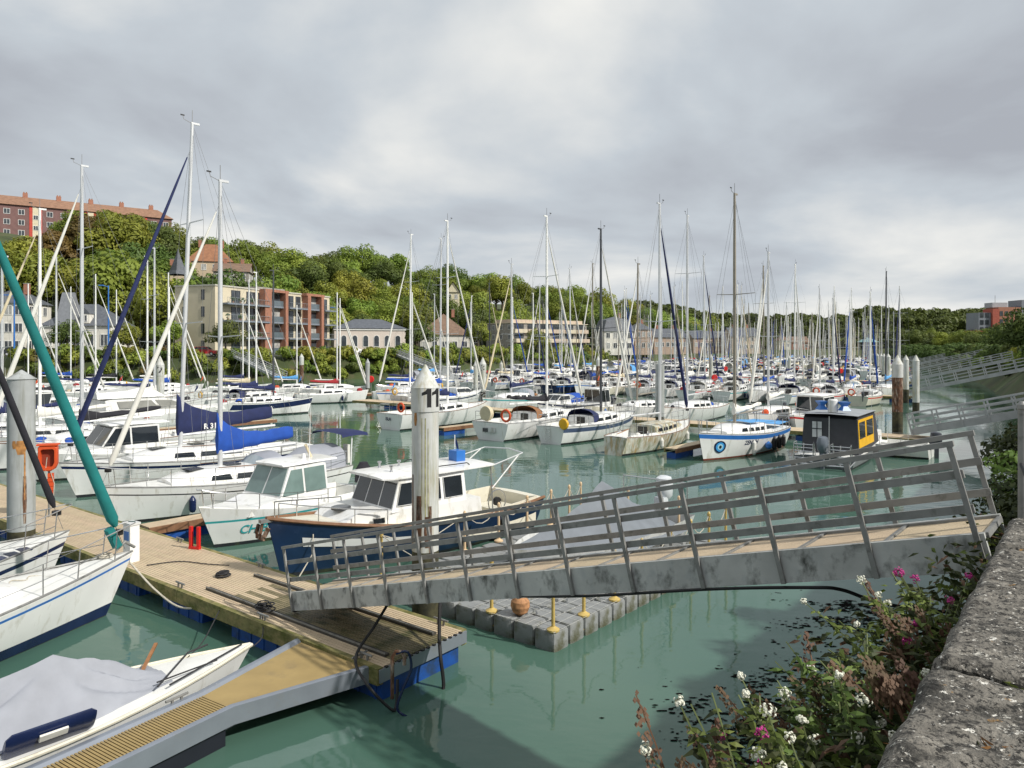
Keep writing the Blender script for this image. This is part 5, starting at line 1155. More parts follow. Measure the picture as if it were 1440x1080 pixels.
# ================================================================== DOCK FURNITURE, ROPES
def lifebuoy_housing():
    root = empty('lifebuoy_housing', (-13.35, 21.3, .55), .35, 'orange horseshoe lifebuoy housing on a post at the pontoon edge', 'lifebuoy'); root.scale = (.84, .84, .9)
    mb = MB(); mb.tube([(0, .08, 0), (0, .08, 1.95)], .035, GALV, 8); mb.build('post', root)
    secs = []; prof = [(.30, -.40), (.27, -.44), (-.27, -.44), (-.30, -.40)]
    out = [(-.29, .36), (-.22, .42), (.22, .42), (.29, .36), (.29, -.18), (.22, -.33), (.1, -.4), (-.1, -.4), (-.22, -.33), (-.29, -.18)]
    for y, k in ((.12, .94), (.08, 1), (-.14, 1), (-.18, .92), (-.18, .72), (-.02, .68)): secs.append([(x * k, y, 1.9 + z * k) for x, z in out])
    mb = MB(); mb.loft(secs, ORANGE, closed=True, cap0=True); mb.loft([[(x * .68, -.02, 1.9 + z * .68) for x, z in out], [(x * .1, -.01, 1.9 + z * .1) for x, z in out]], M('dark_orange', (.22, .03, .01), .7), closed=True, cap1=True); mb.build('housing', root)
    mb = MB(); mb.box((0, -.03, 2.34), (.64, .36, .05), ORANGE); mb.build('hood', root, smooth=0)
    mb = MB()
    for k in range(5): mb.box((.08, -.05, 1.36 - k * .14), (.17, .14, .125), ORANGE)
    mb.build('throw_bag', root, smooth=0)
    mb = MB(); mb.tube([(0, -.2, 1.95), (-.06, -.16, 1.5), (-.05, -.1, 1.2), (.0, -.14, .75), (.18, -.14, .7), (.2, -.12, 1.1), (.1, -.14, 1.45)], .012, ROPE, 5); mb.build('rope', root)
lifebuoy_housing()
mb = MB(); mb.box((-.11, 0, .27), (.07, .07, .55), REDP); mb.box((.11, 0, .27), (.07, .07, .55), REDP); mb.box((0, 0, .03), (.3, .09, .06), REDP); o = mb.build('mooring_fork', None, smooth=0)
o.location = (-7.72, 18.0, .552); o.rotation_euler.z = -.3; tag(o, 'red U shaped bracket standing on the pontoon edge', 'bracket')
ped = empty('service_pedestal', (-8.75, 17.0, .55), -.6, 'white service pedestal on the pontoon behind the white yacht bow', 'pedestal')
mb = MB(); mb.box((0, 0, .42), (.3, .22, .84), WHITE); mb.build('cabinet', ped, smooth=0); mb = MB(); mb.box((0, 0, .87), (.34, .26, .05), GREYW); mb.build('lid', ped, smooth=0)
mb = MB(); mb.box((.0, -.115, .6), (.18, .02, .2), BLUEL); mb.build('socket_panel', ped, smooth=0)
def rope(name, pts, r, mat, label, cat='rope'):
    # smooth the control points
    q = []
    P = [Vector(p) for p in pts]
    for i in range(len(P) - 1):
        p0, p1, p2, p3 = P[max(0, i - 1)], P[i], P[i + 1], P[min(len(P) - 1, i + 2)]
        for k in range(8):
            t = k / 8; q.append(.5 * ((2 * p1) + (p2 - p0) * t + (2 * p0 - 5 * p1 + 4 * p2 - p3) * t * t + (3 * p1 - p0 - 3 * p2 + p3) * t ** 3))
    q.append(P[-1]); mb = MB(); mb.tube(q, r, mat, 6); o = mb.build(name); tag(o, label, cat); return o
rope('black_cable', [(.1, 10.02, 2.1), (.98, 9.25, 2.37), (2.21, 8.2, 2.8), (3.02, 7.52, 3.04), (3.32, 7.45, 3.04), (3.63, 7.4, 2.94), (4.0, 7.3, 2.9), (4.6, 7.3, 2.85), (5.3, 7.5, 2.8)], .019, BLACK, 'thick black cable sagging below the gangway to the bank', 'cable')
rope('black_hose', [(-2.0, 12.5, 1.3), (-2.25, 12.2, .9), (-2.45, 11.6, .62), (-2.2, 11.1, .45), (-1.85, 11.05, .1), (-1.75, 11.15, .05), (-1.75, 11.3, .4)], .025, BLACK, 'black hose looping down from the gangway over the pontoon end', 'hose')
rope('black_pipe', [(-1.25, 13.0, 1.3), (-1.2, 12.2, .8), (-1.15, 11.9, .5), (-1.1, 11.85, .0), (-1.25, 11.7, -.1)], .03, BLACK, 'black pipe dropping into the water at the pontoon end', 'pipe')
mb = MB(); mb.tube([(0, 0, -.2), (0, 0, .42), (.05, 0, .5), (.14, 0, .5), (.18, 0, .42), (.18, 0, .3)], .028, RUST, 8); o = mb.build('mooring_hook'); o.location = (-1.78, 11.0, .45); tag(o, 'bent rusty hook with a blue hose on the pontoon end', 'hook')
rope('blue_hose', [(-1.72, 11.0, .92), (-1.55, 10.98, .95), (-1.5, 11.0, .7), (-1.62, 10.98, .4), (-1.7, 10.98, .1), (-1.5, 11.0, -.05)], .02, NAVY, 'short blue hose hung over the rusty hook', 'hose')
rope('dark_rope', [(-8.2, 16.6, .57), (-7.6, 16.9, .57), (-6.9, 16.7, .57), (-6.35, 16.6, .57)], .012, ROPED, 'thin dark rope snaking over the boards by the yacht bow')
for k in range(4):
    pass
mb = MB()
for k in range(5): mb.torus((.02 * math.sin(k * 2), .02 * math.cos(k * 3), .015 + k * .018), .15 - .012 * k, .016, ROPED, 16, 5)
o = mb.build('coiled_rope'); o.location = (-6.2, 15.85, .56); tag(o, 'dark coil of rope lying on the tan pontoon boards', 'rope')
mb = MB()
for k in range(7): mb.torus((.08 * math.sin(k * 2), .08 * math.cos(k * 3), .03 + k * .016), .11 + .04 * math.sin(k), .013, ROPED, 14, 5)
o = mb.build('tangled_rope'); o.location = (-4.6, 13.75, .58); tag(o, 'tangled black mooring rope on a cleat at the pontoon edge', 'rope')
rope('white_mooring_line', [(-8.0, 15.5, .95), (-7.3, 15.2, .45), (-6.5, 14.7, .28), (-5.6, 14.5, .5)], .02, ROPE, 'slack white mooring line hanging below the pontoon edge')
rope('bow_line', [(-4.3, 12.3, .5), (-4.35, 12.9, .45), (-4.6, 13.6, .6)], .01, ROPED, 'thin dark line tying the covered keelboat to the pontoon')
rope('stern_line', [(-5.2, 11.9, .5), (-5.4, 13.0, .35), (-5.6, 14.4, .55)], .01, ROPED, 'second thin line from the covered keelboat to the pontoon')
gp = empty('gate_post', (4.76, 6.9, 3.78), 0, 'grey steel gate post at the head of the gangway', 'post')
mb = MB(); mb.lathe([(.035, 0), (.035, 1.12), (.042, 1.13), (.042, 1.17), (.02, 1.2), (0, 1.2)], GALV, 12); mb.lathe([(.09, 0), (.09, .02), (.035, .03)], GALV, 12); mb.build('post', gp)
rope('chain_hose', [(4.72, 6.85, 4.4), (4.6, 6.6, 4.3), (4.35, 6.2, 4.15), (4.2, 6.0, 4.12)], .02, BLACK, 'black hose with white tape at the head of the gangway', 'hose')

# ================================================================== BUILDINGS
SLATE = M('slate_roof', (.1, .11, .13), .6, var=.2, scale=1.5, dirt=(.16, .165, .17), dthr=.6)
ORTILE = M('orange_tile', (.29, .135, .07), .8, var=.2, scale=1.2, dirt=(.22, .1, .06), dthr=.55)
BRTILE = M('brown_tile', (.2, .13, .09), .8, var=.2, scale=1.5)
WW = M('white_render', (.74, .71, .64), .85, var=.06, scale=.6, dirt=(.55, .52, .45), dthr=.6, dsc=.7)
CRW = M('cream_render', (.62, .55, .41), .85, var=.06, scale=.5, dirt=(.5, .44, .33), dthr=.62, dsc=.6)
PKW = M('pink_beige_render', (.52, .42, .33), .85, var=.08, scale=.6)
BRICKP = M('purple_brown_brick', (.19, .105, .098), .85, var=.12, scale=1)
BRICKR = M('red_brick', (.36, .09, .06), .85, var=.15, scale=1.5)
BRICKO = M('orange_brick', (.35, .16, .105), .85, var=.15, scale=2)
GRST = M('grey_stone', (.3, .28, .25), .9, var=.2, scale=2)
FRM = M('white_frame', (.75, .75, .73), .6, var=.03); FRD = M('dark_frame', (.05, .055, .065), .5, var=.1)
GLB = M('building_glass', (.05, .06, .07), .08, var=.5, scale=.7, spec=.8)
GLL = M('curtained_glass', (.4, .4, .38), .3, var=.3, scale=1.3)
def win(parent, x, y, z, w, h, face='f', frame=FRM, glass=GLB, arch=False, mull=True):
    """window set proud of a wall: f front (-y), r right (+x), l left (-x)"""
    f = .09 if w > .8 else .06; mb = MB()
    def T(u, v, o):
        return {'f': (x + u, y - o, z + v), 'r': (x + o, y + u, z + v), 'l': (x - o, y - u, z + v)}[face]
    if arch:
        pts = [(0, 0), (w, 0)] + [(w / 2 + w / 2 * math.cos(a), h - w / 2 + w / 2 * math.sin(a)) for a in [i * math.pi / 8 for i in range(9)]]
        n = len(pts); ins = [(w / 2 + (u - w / 2) * .84, h / 2 + (v - h / 2) * .92) for u, v in pts]
        vs = [T(u, v, 0) for u, v in pts] + [T(u, v, .08) for u, v in pts] + [T(u, v, .08) for u, v in ins] + [T(u, v, .02) for u, v in ins]
        fs = [(k * n + i, k * n + (i + 1) % n, (k + 1) * n + (i + 1) % n, (k + 1) * n + i) for k in range(3) for i in range(n)]
        mb.add(vs, fs, frame); o = mb.build('window', parent, smooth=0); mb = MB(); mb.add([T(u, v, .03) for u, v in ins], [tuple(range(n))], glass); mb.build('pane', o, smooth=0); return
    def ring(u0, v0, u1, v1):
        pass
    for (u0, v0, u1, v1) in ((0, 0, w, f), (0, h - f, w, h), (0, f, f, h - f), (w - f, f, w, h - f)) + (((w / 2 - f * .4, f, w / 2 + f * .4, h - f),) if mull else ()):
        vs = [T(u, v, o) for o in (0, .08) for u, v in ((u0, v0), (u1, v0), (u1, v1), (u0, v1))]
        mb.add(vs, [(4, 5, 6, 7), (0, 1, 5, 4), (1, 2, 6, 5), (2, 3, 7, 6), (3, 0, 4, 7)], frame)
    o = mb.build('window', parent, smooth=0)
    mb = MB(); mb.add([T(u, v, .03) for u, v in ((f * .5, f * .5), (w - f * .5, f * .5), (w - f * .5, h - f * .5), (f * .5, h - f * .5))], [(0, 1, 2, 3)], glass); mb.build('pane', o, smooth=0)
def house(px0, px1, Y, z0, zeave, zridge, depth, wall, roofm, label, rz=0., roof='hip', wins=None, chim=1, cat='house', name='house', frame=FRM, over=.35, side='r', glass=GLB):
    X0 = (px0 - 720) * Y / FPX; w = (px1 - px0) * Y / FPX / max(.3, math.cos(rz)); root = empty(name, (X0, Y, z0), rz, label, cat, 'buildings on the left bank')
    h = zeave - z0; rh = zridge - zeave; mb = MB(); mb.box((w / 2, depth / 2, h / 2 - .5), (w, depth, h + 1), wall); mb.build('wall', root, smooth=0)
    mb = MB(); o = over; a, b, c, d = (-o, -o, h), (w + o, -o, h), (w + o, depth + o, h), (-o, depth + o, h)
    if roof == 'hip':
        r = min(w, depth) * .45; e, f = ((r, depth / 2, h + rh), (w - r, depth / 2, h + rh)) if w >= depth else ((w / 2, r, h + rh), (w / 2, depth - r, h + rh))
        fs = [(0, 1, 5, 4), (1, 2, 5), (2, 3, 4, 5), (3, 0, 4)] if w >= depth else [(0, 1, 4), (1, 2, 5, 4), (2, 3, 5), (3, 0, 4, 5)]
        mb.add([a, b, c, d, e, f], fs + [(3, 2, 1, 0)], roofm)
    elif roof == 'gable':
        mb.add([a, b, c, d, (-o, depth / 2, h + rh), (w + o, depth / 2, h + rh)], [(0, 1, 5, 4), (2, 3, 4, 5), (3, 2, 1, 0)], roofm)
        mb.add([(0, 0, h), (0, depth, h), (0, depth / 2, h + rh - .15), (w, 0, h), (w, depth, h), (w, depth / 2, h + rh - .15)], [(0, 2, 1), (3, 4, 5)], wall)
    elif roof == 'front':
        mb.add([a, b, c, d, (w / 2, -o, h + rh), (w / 2, depth + o, h + rh)], [(0, 4, 5, 3), (1, 2, 5, 4), (3, 2, 1, 0)], roofm)
        mb.add([(0, 0, h), (w, 0, h), (w / 2, 0, h + rh - .15)], [(0, 1, 2)], wall)
    elif roof == 'mansard':
        i = .9; mb.add([a, b, c, d, (i, i, h + rh * .75), (w - i, i, h + rh * .75), (w - i, depth - i, h + rh * .75), (i, depth - i, h + rh * .75), (w / 2, depth / 2, h + rh)], [(0, 1, 5, 4), (1, 2, 6, 5), (2, 3, 7, 6), (3, 0, 4, 7), (4, 5, 8), (5, 6, 8), (6, 7, 8), (7, 4, 8), (3, 2, 1, 0)], roofm)
    elif roof == 'flat':
        mb.box((w / 2, depth / 2, h + .52), (w + .2, depth + .2, .16), roofm)
    ro = mb.build('roof', root, smooth=0)
    for k in range(chim):
        cx = w * (.25 + .5 * k / max(1, chim - 1) if chim > 1 else .7); mb = MB(); mb.box((cx, depth / 2 + .3, h + rh + .1), (.7, .9, 1.9), BRICKO); mb.box((cx, depth / 2 + .3, h + rh + 1.1), (.8, 1., .12), GRST); mb.build('chimney', ro, smooth=0)
    if wins:
        nx, floors, ww, wh = wins
        for fl in range(floors):
            zz = h / floors * (fl + .32)
            for i in range(nx): win(root, w / nx * (i + .5) - ww / 2, 0, zz, ww, wh, 'f', frame, glass if (i * 7 + fl * 3) % 5 else GLL)
            for i in range(max(1, int(depth / 4))):
                win(root, w if side == 'r' else 0, depth / max(1, int(depth / 4)) * (i + .5) - (ww / 2 if side == 'r' else -ww / 2), zz, ww, wh, side, frame, glass)
    return root, w, h
house(-25, 30, 126, 3.8, 12.8, 15.4, 9, WW, SLATE, 'white house with grey hipped slate roof at the left edge', .1, wins=(4, 3, 1.3, 1.6))
r, w, h = house(58, 152, 122, 3.8, 8.8, 12.6, 9, WW, SLATE, 'white villa with broad dark slate roof and dormer', .08, wins=(5, 1, 1.2, 2.0), chim=0)
mb = MB(); mb.box((w * .62, .8, h + 1.2), (1.5, 1.6, 1.6), WW); mb.add([(w * .62 - .9, -.1, h + 2), (w * .62 + .9, -.1, h + 2), (w * .62, -.1, h + 3), (w * .62 - .9, 2.2, h + 2), (w * .62 + .9, 2.2, h + 2), (w * .62, 2.2, h + 3)], [(0, 1, 2), (0, 2, 5, 3), (1, 4, 5, 2)], SLATE); d = mb.build('dormer', r, smooth=0); win(r, w * .62 - .45, .0, h + .7, .9, 1.1)
mb = MB(); mb.add([(w * .2, -.3, h), (w * .45, -.3, h), (w * .42, 1.5, h + 5.6), (w * .23, 1.5, h + 5.6), (w * .2, 4, h), (w * .45, 4, h)], [(0, 1, 2, 3), (1, 5, 2), (0, 3, 4), (4, 3, 2, 5)], M('grey_zinc_roof', (.22, .23, .25), .5)); mb.build('steep_roof', r, smooth=0)
r, w, h = house(224, 268, 160, 10, 20.0, 23.6, 8, M('cream_brick', (.55, .44, .31), .85, var=.1), SLATE, 'tall cream villa with slate turret on the hillside', .25, wins=(3, 4, 1.1, 1.7), chim=2)
mb = MB(); mb.box((w * .55, -.6, h * .5), (2.6, 3.2, h + 1), M('cream_brick', (.55, .44, .31))); t = mb.build('turret', r, smooth=0); mb = MB(); mb.lathe([(2.2, h + .9), (1.6, h + 1.8), (.5, h + 4.8), (0, h + 6.6)], SLATE, 4, (w * .55, -.6, 0)); mb.build('spire', t, smooth=0)
house(262, 320, 182, 20, 26.4, 31.2, 9, M('cream_brick', (.55, .44, .31)), ORTILE, 'house with bright orange tiled roof high among the trees', .3, wins=(4, 2, 1.2, 1.5), chim=2)
house(300, 346, 176, 17, 23.2, 25.6, 8, GRST, BRTILE, 'grey stone house with white windows on the hillside', .2, roof='gable', wins=(3, 2, 1.3, 1.6), chim=2)
r, w, h = house(470, 566, 166, 3.8, 9.4, 11.7, 11, M('pinkish_white_wall', (.66, .58, .52), .85, var=.05), SLATE, 'white hall with a row of arched windows and grey roof', .3, wins=None, chim=0, cat='hall', name='hall')
for i in range(6): win(r, w * (i + .6) / 6.6, 0, 1.4, 1.3, 2.7, 'f', FRM, GLB, True)
mb = MB(); mb.box((w / 2, -.05, h - .25), (w + .3, .3, .3), FRM); mb.build('cornice', r, smooth=0)
house(590, 660, 172, 3.8, 8.0, 13.2, 12, WW, BRTILE, 'low white house with big brown tiled roof', .15, wins=(5, 1, 1.2, 1.4), chim=1)
house(628, 646, 214, 15, 21, 24, 7, M('pale_yellow_wall', (.66, .6, .42), .85), SLATE, 'narrow pale yellow house alone in the hillside wood', .1, roof='front', wins=(2, 2, .9, 1.4), chim=0)
PBR = M('pale_brick', (.43, .32, .25), .85, var=.12)
house(850, 892, 212, 3.8, 9.6, 14, 9, WW, SLATE, 'white house with slate mansard roof', .2, roof='mansard', wins=(4, 2, 1.2, 1.6), chim=1)
house(893, 918, 216, 3.8, 10.2, 12.2, 8, PBR, SLATE, 'narrow pale brick house beside the mansard roof', .2, wins=(3, 2, 1.1, 1.5), chim=1)
house(920, 968, 226, 3.8, 8.0, 10.8, 8, PBR, SLATE, 'brick houses with long slate roof behind the masts', .2, roof='gable', wins=(6, 1, 1.1, 1.4), chim=2)
house(1030, 1072, 246, 3.8, 8.6, 11.6, 8, PKW, SLATE, 'pink brick house with slate roof right of the tall bronze mast', .2, roof='gable', wins=(5, 2, 1.1, 1.3), chim=2)
house(975, 1025, 252, 3.8, 8, 10.6, 8, PBR, SLATE, 'long dark slate roofed house behind the tall bronze mast', .2, roof='gable', wins=(6, 1, 1.1, 1.4), chim=1)
house(1096, 1112, 308, 3.8, 7.6, 9.6, 7, CRW, BRTILE, 'small cream house at the far end of the harbour', 0, wins=(2, 1, 1., 1.3), chim=0)
house(1113, 1138, 312, 3.8, 6.8, 9.4, 7, BRICKO, BRTILE, 'small brick house at the far end of the harbour', 0, roof='gable', wins=(3, 1, 1., 1.3), chim=0)
# long brick block on the plateau
def brick_block():
    A = Vector((-150, 193)); Bp = Vector((-104, 226)); d = Bp - A; L = d.length; z0 = 29.5
    root = empty('apartment_slab', (A.x, A.y, z0), hd(d), 'long purple brick apartment slab with orange roof on the hilltop', 'building'); H = 14.6
    mb = MB(); mb.box((L / 2, 5.5, H / 2 - 2), (L, 11, H + 4), BRICKP); mb.build('wall', root, smooth=0)
    mb = MB(); mb.add([(-.5, -.5, H), (L + .5, -.5, H), (L + .5, 11.5, H), (-.5, 11.5, H), (3, 5.5, H + 3.3), (L - 3, 5.5, H + 3.3)], [(0, 1, 5, 4), (1, 2, 5), (2, 3, 4, 5), (3, 0, 4), (3, 2, 1, 0)], M('dull_tile', (.27, .15, .095), .85, var=.2, scale=1.2)); ro = mb.build('roof', root, smooth=0)
    for i in range(7): mb = MB(); x = L * (i + .4) / 7; mb.box((x, 5.5, H + 3.6), (1.2, .9, 1.6), BRICKO); mb.box((x - .3, 5.5, H + 4.5), (.3, .3, .5), ORTILE); mb.box((x + .3, 5.5, H + 4.5), (.3, .3, .5), ORTILE); mb.build('chimney', ro, smooth=0)
    n = 17
    for i in range(n):
        x = L * (i + .5) / n
        if i % 4 == 2:
            mb = MB(); mb.box((x, -.06, H / 2 - 2), (3.0, .1, H + 3.6), M('red_render', (.5, .07, .05), .8)); mb.box((x, -.1, H / 2 + .5), (1.5, .12, H - 1.5), M('cream_panel', (.65, .58, .42), .8)); mb.build('stair_panel', root, smooth=0)
            for f in range(4): win(root, x - .6, -.16, 1.0 + f * 2.9 + 1.2, 1.2, 1.3)
        else:
            for f in range(5): win(root, x - .75, 0, .6 + f * 2.85, 1.5, 1.5)
brick_block()
# modern apartment block
def modern_block():
    A = Vector((-51, 129)); Bp = Vector((-39.2, 161)); d = (Bp - A); L = d.length; ud = d.normalized(); H = 12.2; z0 = 3.8
    root = empty('apartment_block', (A.x, A.y, z0), hd(ud), 'modern four storey apartment block with cream walls, brick frames and balconies', 'building')
    def U(px):
        k = (px - 720) / FPX; return (A.y * k - A.x) / (ud.x - ud.y * k)      # along the front where the view ray of column px meets it
    us = {q: U(240 + q / 4) for q in (300, 365, 415, 450, 498, 510, 545, 570, 632, 656, 670, 712, 725, 757, 785, 835, 857, 915)}
    L = us[915]
    mb = MB(); mb.box((L / 2, 5.5, H / 2), (L, 9, H), CRW); mb.build('wall', root, smooth=0)      # body set one metre back from the front plane
    for k in range(4):
        for j in range(2): win(root, 0, 4 + j * 4.2, .8 + k * 3.0, .7, 1.8, 'l', FRD, GLB, mull=False)
    mb = MB(); mb.box((L / 2, 5.5, H + .12), (L + .3, 9.3, .25), M('pale_coping', (.5, .48, .42), .8)); mb.box((L * .6, 8, H + .7), (L * .25, 5, 1.), GRST); mb.build('roof', root, smooth=0)
    fh = H / 4
    for (a, b) in ((510, 570), (632, 656), (757, 785), (835, 857)):
        w = us[b] - us[a]; mb = MB(); mb.box(((us[a] + us[b]) / 2, .3, H / 2 + .1), (w * .62, 1.5, H + .3), BRICKO); mb.build('brick_pillar', root, smooth=0)
    for (a, b) in ((545, 656), (757, 857)):
        mb = MB(); mb.box(((us[a] + us[b]) / 2, .3, H + .02), (us[b] - us[a], 1.4, .5), BRICKO); mb.build('brick_lintel', root, smooth=0)
    SLB = M('balcony_slab', (.2, .23, .27), .6); RAIL = M('balcony_rail', (.3, .33, .36), .3, .2)
    for f in range(4):
        z = f * fh
        for (a, b) in ((570, 632), (785, 835)):                        # glazed bays
            w = us[b] - us[a]; x = us[a]; win(root, x - .6, .98, z + .35, w + 1.2, fh - .75, 'f', FRD, GLB if (f + a) % 2 else GLL)
            mb = MB(); mb.box((x + w / 2, .5, z + .05), (w + 1.1, .9, .35), SLB); mb.box((x + w / 2, .12, z + .75), (w + .8, .05, 1.), M('glass_guard', (.12, .15, .17), .1, spec=.8)); mb.build('balcony', root, smooth=0)
        for (a, b) in ((300, 545), (656, 757), (857, 930)):            # open balconies
            x0 = us[a] + .2 if a == 300 else us[a]; x1 = us[b] if b != 930 else L + .4; w = x1 - x0
            if f > 0:
                bl = MB(); bl.box((x0 + w / 2, .2, z), (w, 1.7, .28), SLB); bo = bl.build('balcony', root, smooth=0); mb = MB(); n = max(4, int(w / .5))
                for i in range(n + 1): mb.box((x0 + w * i / n, -.6, z + .62), (.03, .03, .95), RAIL)
                mb.box((x0 + w / 2, -.6, z + 1.1), (w, .06, .05), RAIL); mb.box((x0 + w / 2, -.6, z + .3), (w, .03, .03), RAIL); mb.build('railing', bo, smooth=0)
        for (a, b) in ((365, 415), (450, 498), (515, 540), (670, 712), (725, 752), (862, 900)):
            xa, xb = U(240 + a / 4), U(240 + b / 4); win(root, xa, .98, z + .3, xb - xa, fh - .8, 'f', FRD, GLB)
    rr = random.Random(5)
    for f in (1, 2, 3):
        for k in range(5):
            x = rr.uniform(us[300] + .5, us[510] - .5); mb = MB(); s = rr.uniform(.25, .5)
            for q in range(14): c = Vector((rr.gauss(0, .18), rr.gauss(0, .18), rr.uniform(.1, .7))) * 1.2; mb.box(Vector((x, -.2, f * fh + .4)) + c, (.16, .16, .16), M('pot_plant', (.06, .11, .03), .8), rz=rr.random() * 3)
            mb.lathe([(.12, 0), (.18, .35)], ORTILE, 8, (x, -.2, f * fh + .15)); mb.build('pot_plant', root, smooth=0)
modern_block()
def balcony_block():
    A = Vector(((722 - 720) * 190 / FPX, 190)); ud = Vector((.78, .62)).normalized(); z0 = 3.8; H = 7.5
    k = (826 - 720) / FPX; L = (A.y * k - A.x) / (ud.x - ud.y * k)
    root = empty('terrace_block', (A.x, A.y, z0), hd(ud), 'low beige apartment terrace with stepped pink balconies', 'building'); mb = MB(); mb.box((L / 2, 6, H / 2 - .5), (L, 11.4, H + 1), GRST); mb.build('wall', root, smooth=0)
    fh = H / 3
    for f in range(3):
        for i in range(6):
            x0 = L * i / 6; w = L / 6; off = -1.6 + f * .5
            mb = MB(); mb.box((x0 + w / 2, (off + .3) / 2, f * fh + .5), (w * .94, .3 - off, 1.0), PKW if i % 2 else CRW); mb.build('balcony', root, smooth=0)
            win(root, x0 + w * .12, .28, f * fh + 1.02, w * .7, fh - 1.2, 'f', FRD, GLB)
    for i in range(3): mb = MB(); mb.box((L * (i + .5) / 3, 5, H + .5), (L / 3.4, 7, 1.1), PKW); mb.build('roof_storey', root, smooth=0)
    mb = MB(); mb.box((L / 2, 6, H + .08), (L + .4, 12, .16), CRW); mb.build('roof', root, smooth=0)
    for j in range(3):
        for f in range(3): win(root, 0, 2.2 + j * 3.4, f * fh + .8, 1.1, 1.3, 'l')
balcony_block()
def right_block():
    root = empty('brick_offices', (145.5, 232, 8.5), 0, 'orange and red brick building with grey penthouse above the right bank trees', 'building'); root.scale = (.8, .8, .86)
    for nm, c, s, m in (('grey_wing', (3, 3, 4), (5, 8, 9), M('blue_grey_cladding', (.2, .22, .25), .5)), ('red_wing', (6.6, 1, 4.6), (2.6, 6, 10.4), BRICKR), ('orange_wing', (12.4, 2.5, 5), (9, 8, 11), BRICKO), ('link_wing', (17.3, 3.2, 5), (1.4, 6, 11.6), NAVY), ('penthouse', (10.5, 4, 11.4), (6, 5, 1.8), M('grey_plant_room', (.35, .36, .38), .5)), ('glass_tower', (21, 4, 6.5), (6, 8, 13.4), M('blue_grey_cladding', (.2, .22, .25), .5)), ('brick_base', (10, 2, -3), (22, 7, 10), BRICKR)):
        mb = MB(); mb.box(c, s, m); mb.build(nm, root, smooth=0)
    for f in range(3):
        for i in range(4): win(root, 8.4 + i * 2., -1.52, 1.5 + f * 2.9, 1.2, 1.7, 'f', FRD)
        for i in range(2): win(root, 1 + i * 2., -1.02, 1.5 + f * 2.6, 1.4, 1.7, 'f', FRD)
    mb = MB(); mb.tube([(9.5, 3, 12), (9.5, 3, 15)], .08, GALV, 5); mb.build('roof_mast', root)
right_block()
k = empty('kiosk', (152, 316, 3.8), 0, 'small pavilion with pale blue green pyramid roof at the harbour end', 'pavilion')
mb = MB(); mb.lathe([(4.8, 3.2), (.3, 5.3), (0, 5.4)], M('verdigris_roof', (.22, .38, .38), .6), 8); mb.build('roof', k, smooth=0)
for i in range(6): mb = MB(); a = i * math.pi / 3; mb.tube([(3.8 * math.cos(a), 3.8 * math.sin(a), 0), (3.8 * math.cos(a), 3.8 * math.sin(a), 3.3)], .12, ALUW, 6); mb.build('column', k)

# street lamps and cars on the left quay
def lamp(px, Y, ztop, label):
    root = empty('street_lamp', ((px - 720) * Y / FPX, Y, 3.8), 0, label, 'street lamp', 'blue street lamps'); h = ztop - 3.8
    mb = MB(); mb.tube([(0, 0, 0), (0, 0, h * .7), (0, 0, h)], [.14, .1, .08], BLUEL, 8); mb.build('post', root); mb = MB(); mb.tube([(0, 0, h - .2), (-.7, -.3, h)], .05, BLUEL, 6); mb.box((-.9, -.4, h), (.7, .3, .16), BLUEL); mb.build('lamp_head', root)
lamp(152.5, 112, 14.6, 'blue street lamp in front of the slate roofed villa'); lamp(474, 150, 13.2, 'blue street lamp between the apartment block and the arched hall'); lamp(20, 110, 13, 'blue street lamp beside the left edge white house')
def car(x, y, rz, mat, label):
    root = empty('parked_car', (x, y, 3.87), rz, label, 'car', 'cars parked on the left quay'); prof = [(0, .35), (0, .85), (.35, 1.0), (.75, 1.45), (2.4, 1.47), (3.1, .98), (4.0, .82), (4.2, .6), (4.2, .35)]
    c, hw = prism_cabin(root, prof, .88, .68, (.9, 1.5), mat, 'body')
    for s in (-1, 1): side_window(c, [(.62, 1.02), (1.55, 1.02), (1.55, 1.38), (.85, 1.38)], hw, GLASS, s); side_window(c, [(1.62, 1.02), (2.85, 1.02), (2.35, 1.38), (1.62, 1.38)], hw, GLASS, s)
    front_window(c, (3.1, .98), (2.4, 1.47), hw, -.9, .9, .05, GLASS)
    for x_ in (.8, 3.4):
        for s in (-1, 1): mb = MB(); mb.lathe([(0, -.1), (.18, -.1), (.31, -.09), (.31, .09), (.18, .1), (0, .1)], BLACK, 12, (x_, s * .8, .31), 'y', mats=[ALU, BLACK, BLACK, BLACK, ALU]); mb.build('wheel', root)
CW = M('car_white', (.75, .75, .75), .25); CR = M('car_red', (.4, .02, .02), .25); CD = M('car_dark', (.03, .035, .04), .25); CS = M('car_silver', (.4, .42, .44), .25, .5); CG = M('car_green', (.15, .3, .2), .3)
for px, Y, m, lb in ((205, 117, CW, 'white parked car below the tall cream villa'), (226, 117.5, CS, 'silver parked car next to the white one'), (270, 119, CR, 'red parked car left of the apartment block'), (418, 131, CS, 'silver parked car in front of the brick frames'), (450, 139, CD, 'dark parked car near the blue street lamp'), (8, 116, CD, 'dark parked car at the left edge'),
                     (485, 147, CW, 'white parked car before the arched hall'), (583, 160, CS, 'silver parked car beside the brown roofed house'), (105, 116, CG, 'pale green parked car by the slate roofed villa')):
    car((px - 720) * Y / FPX, Y, (.0 if px < 300 else 1.1) + random.uniform(-.1, .1), m, lb)

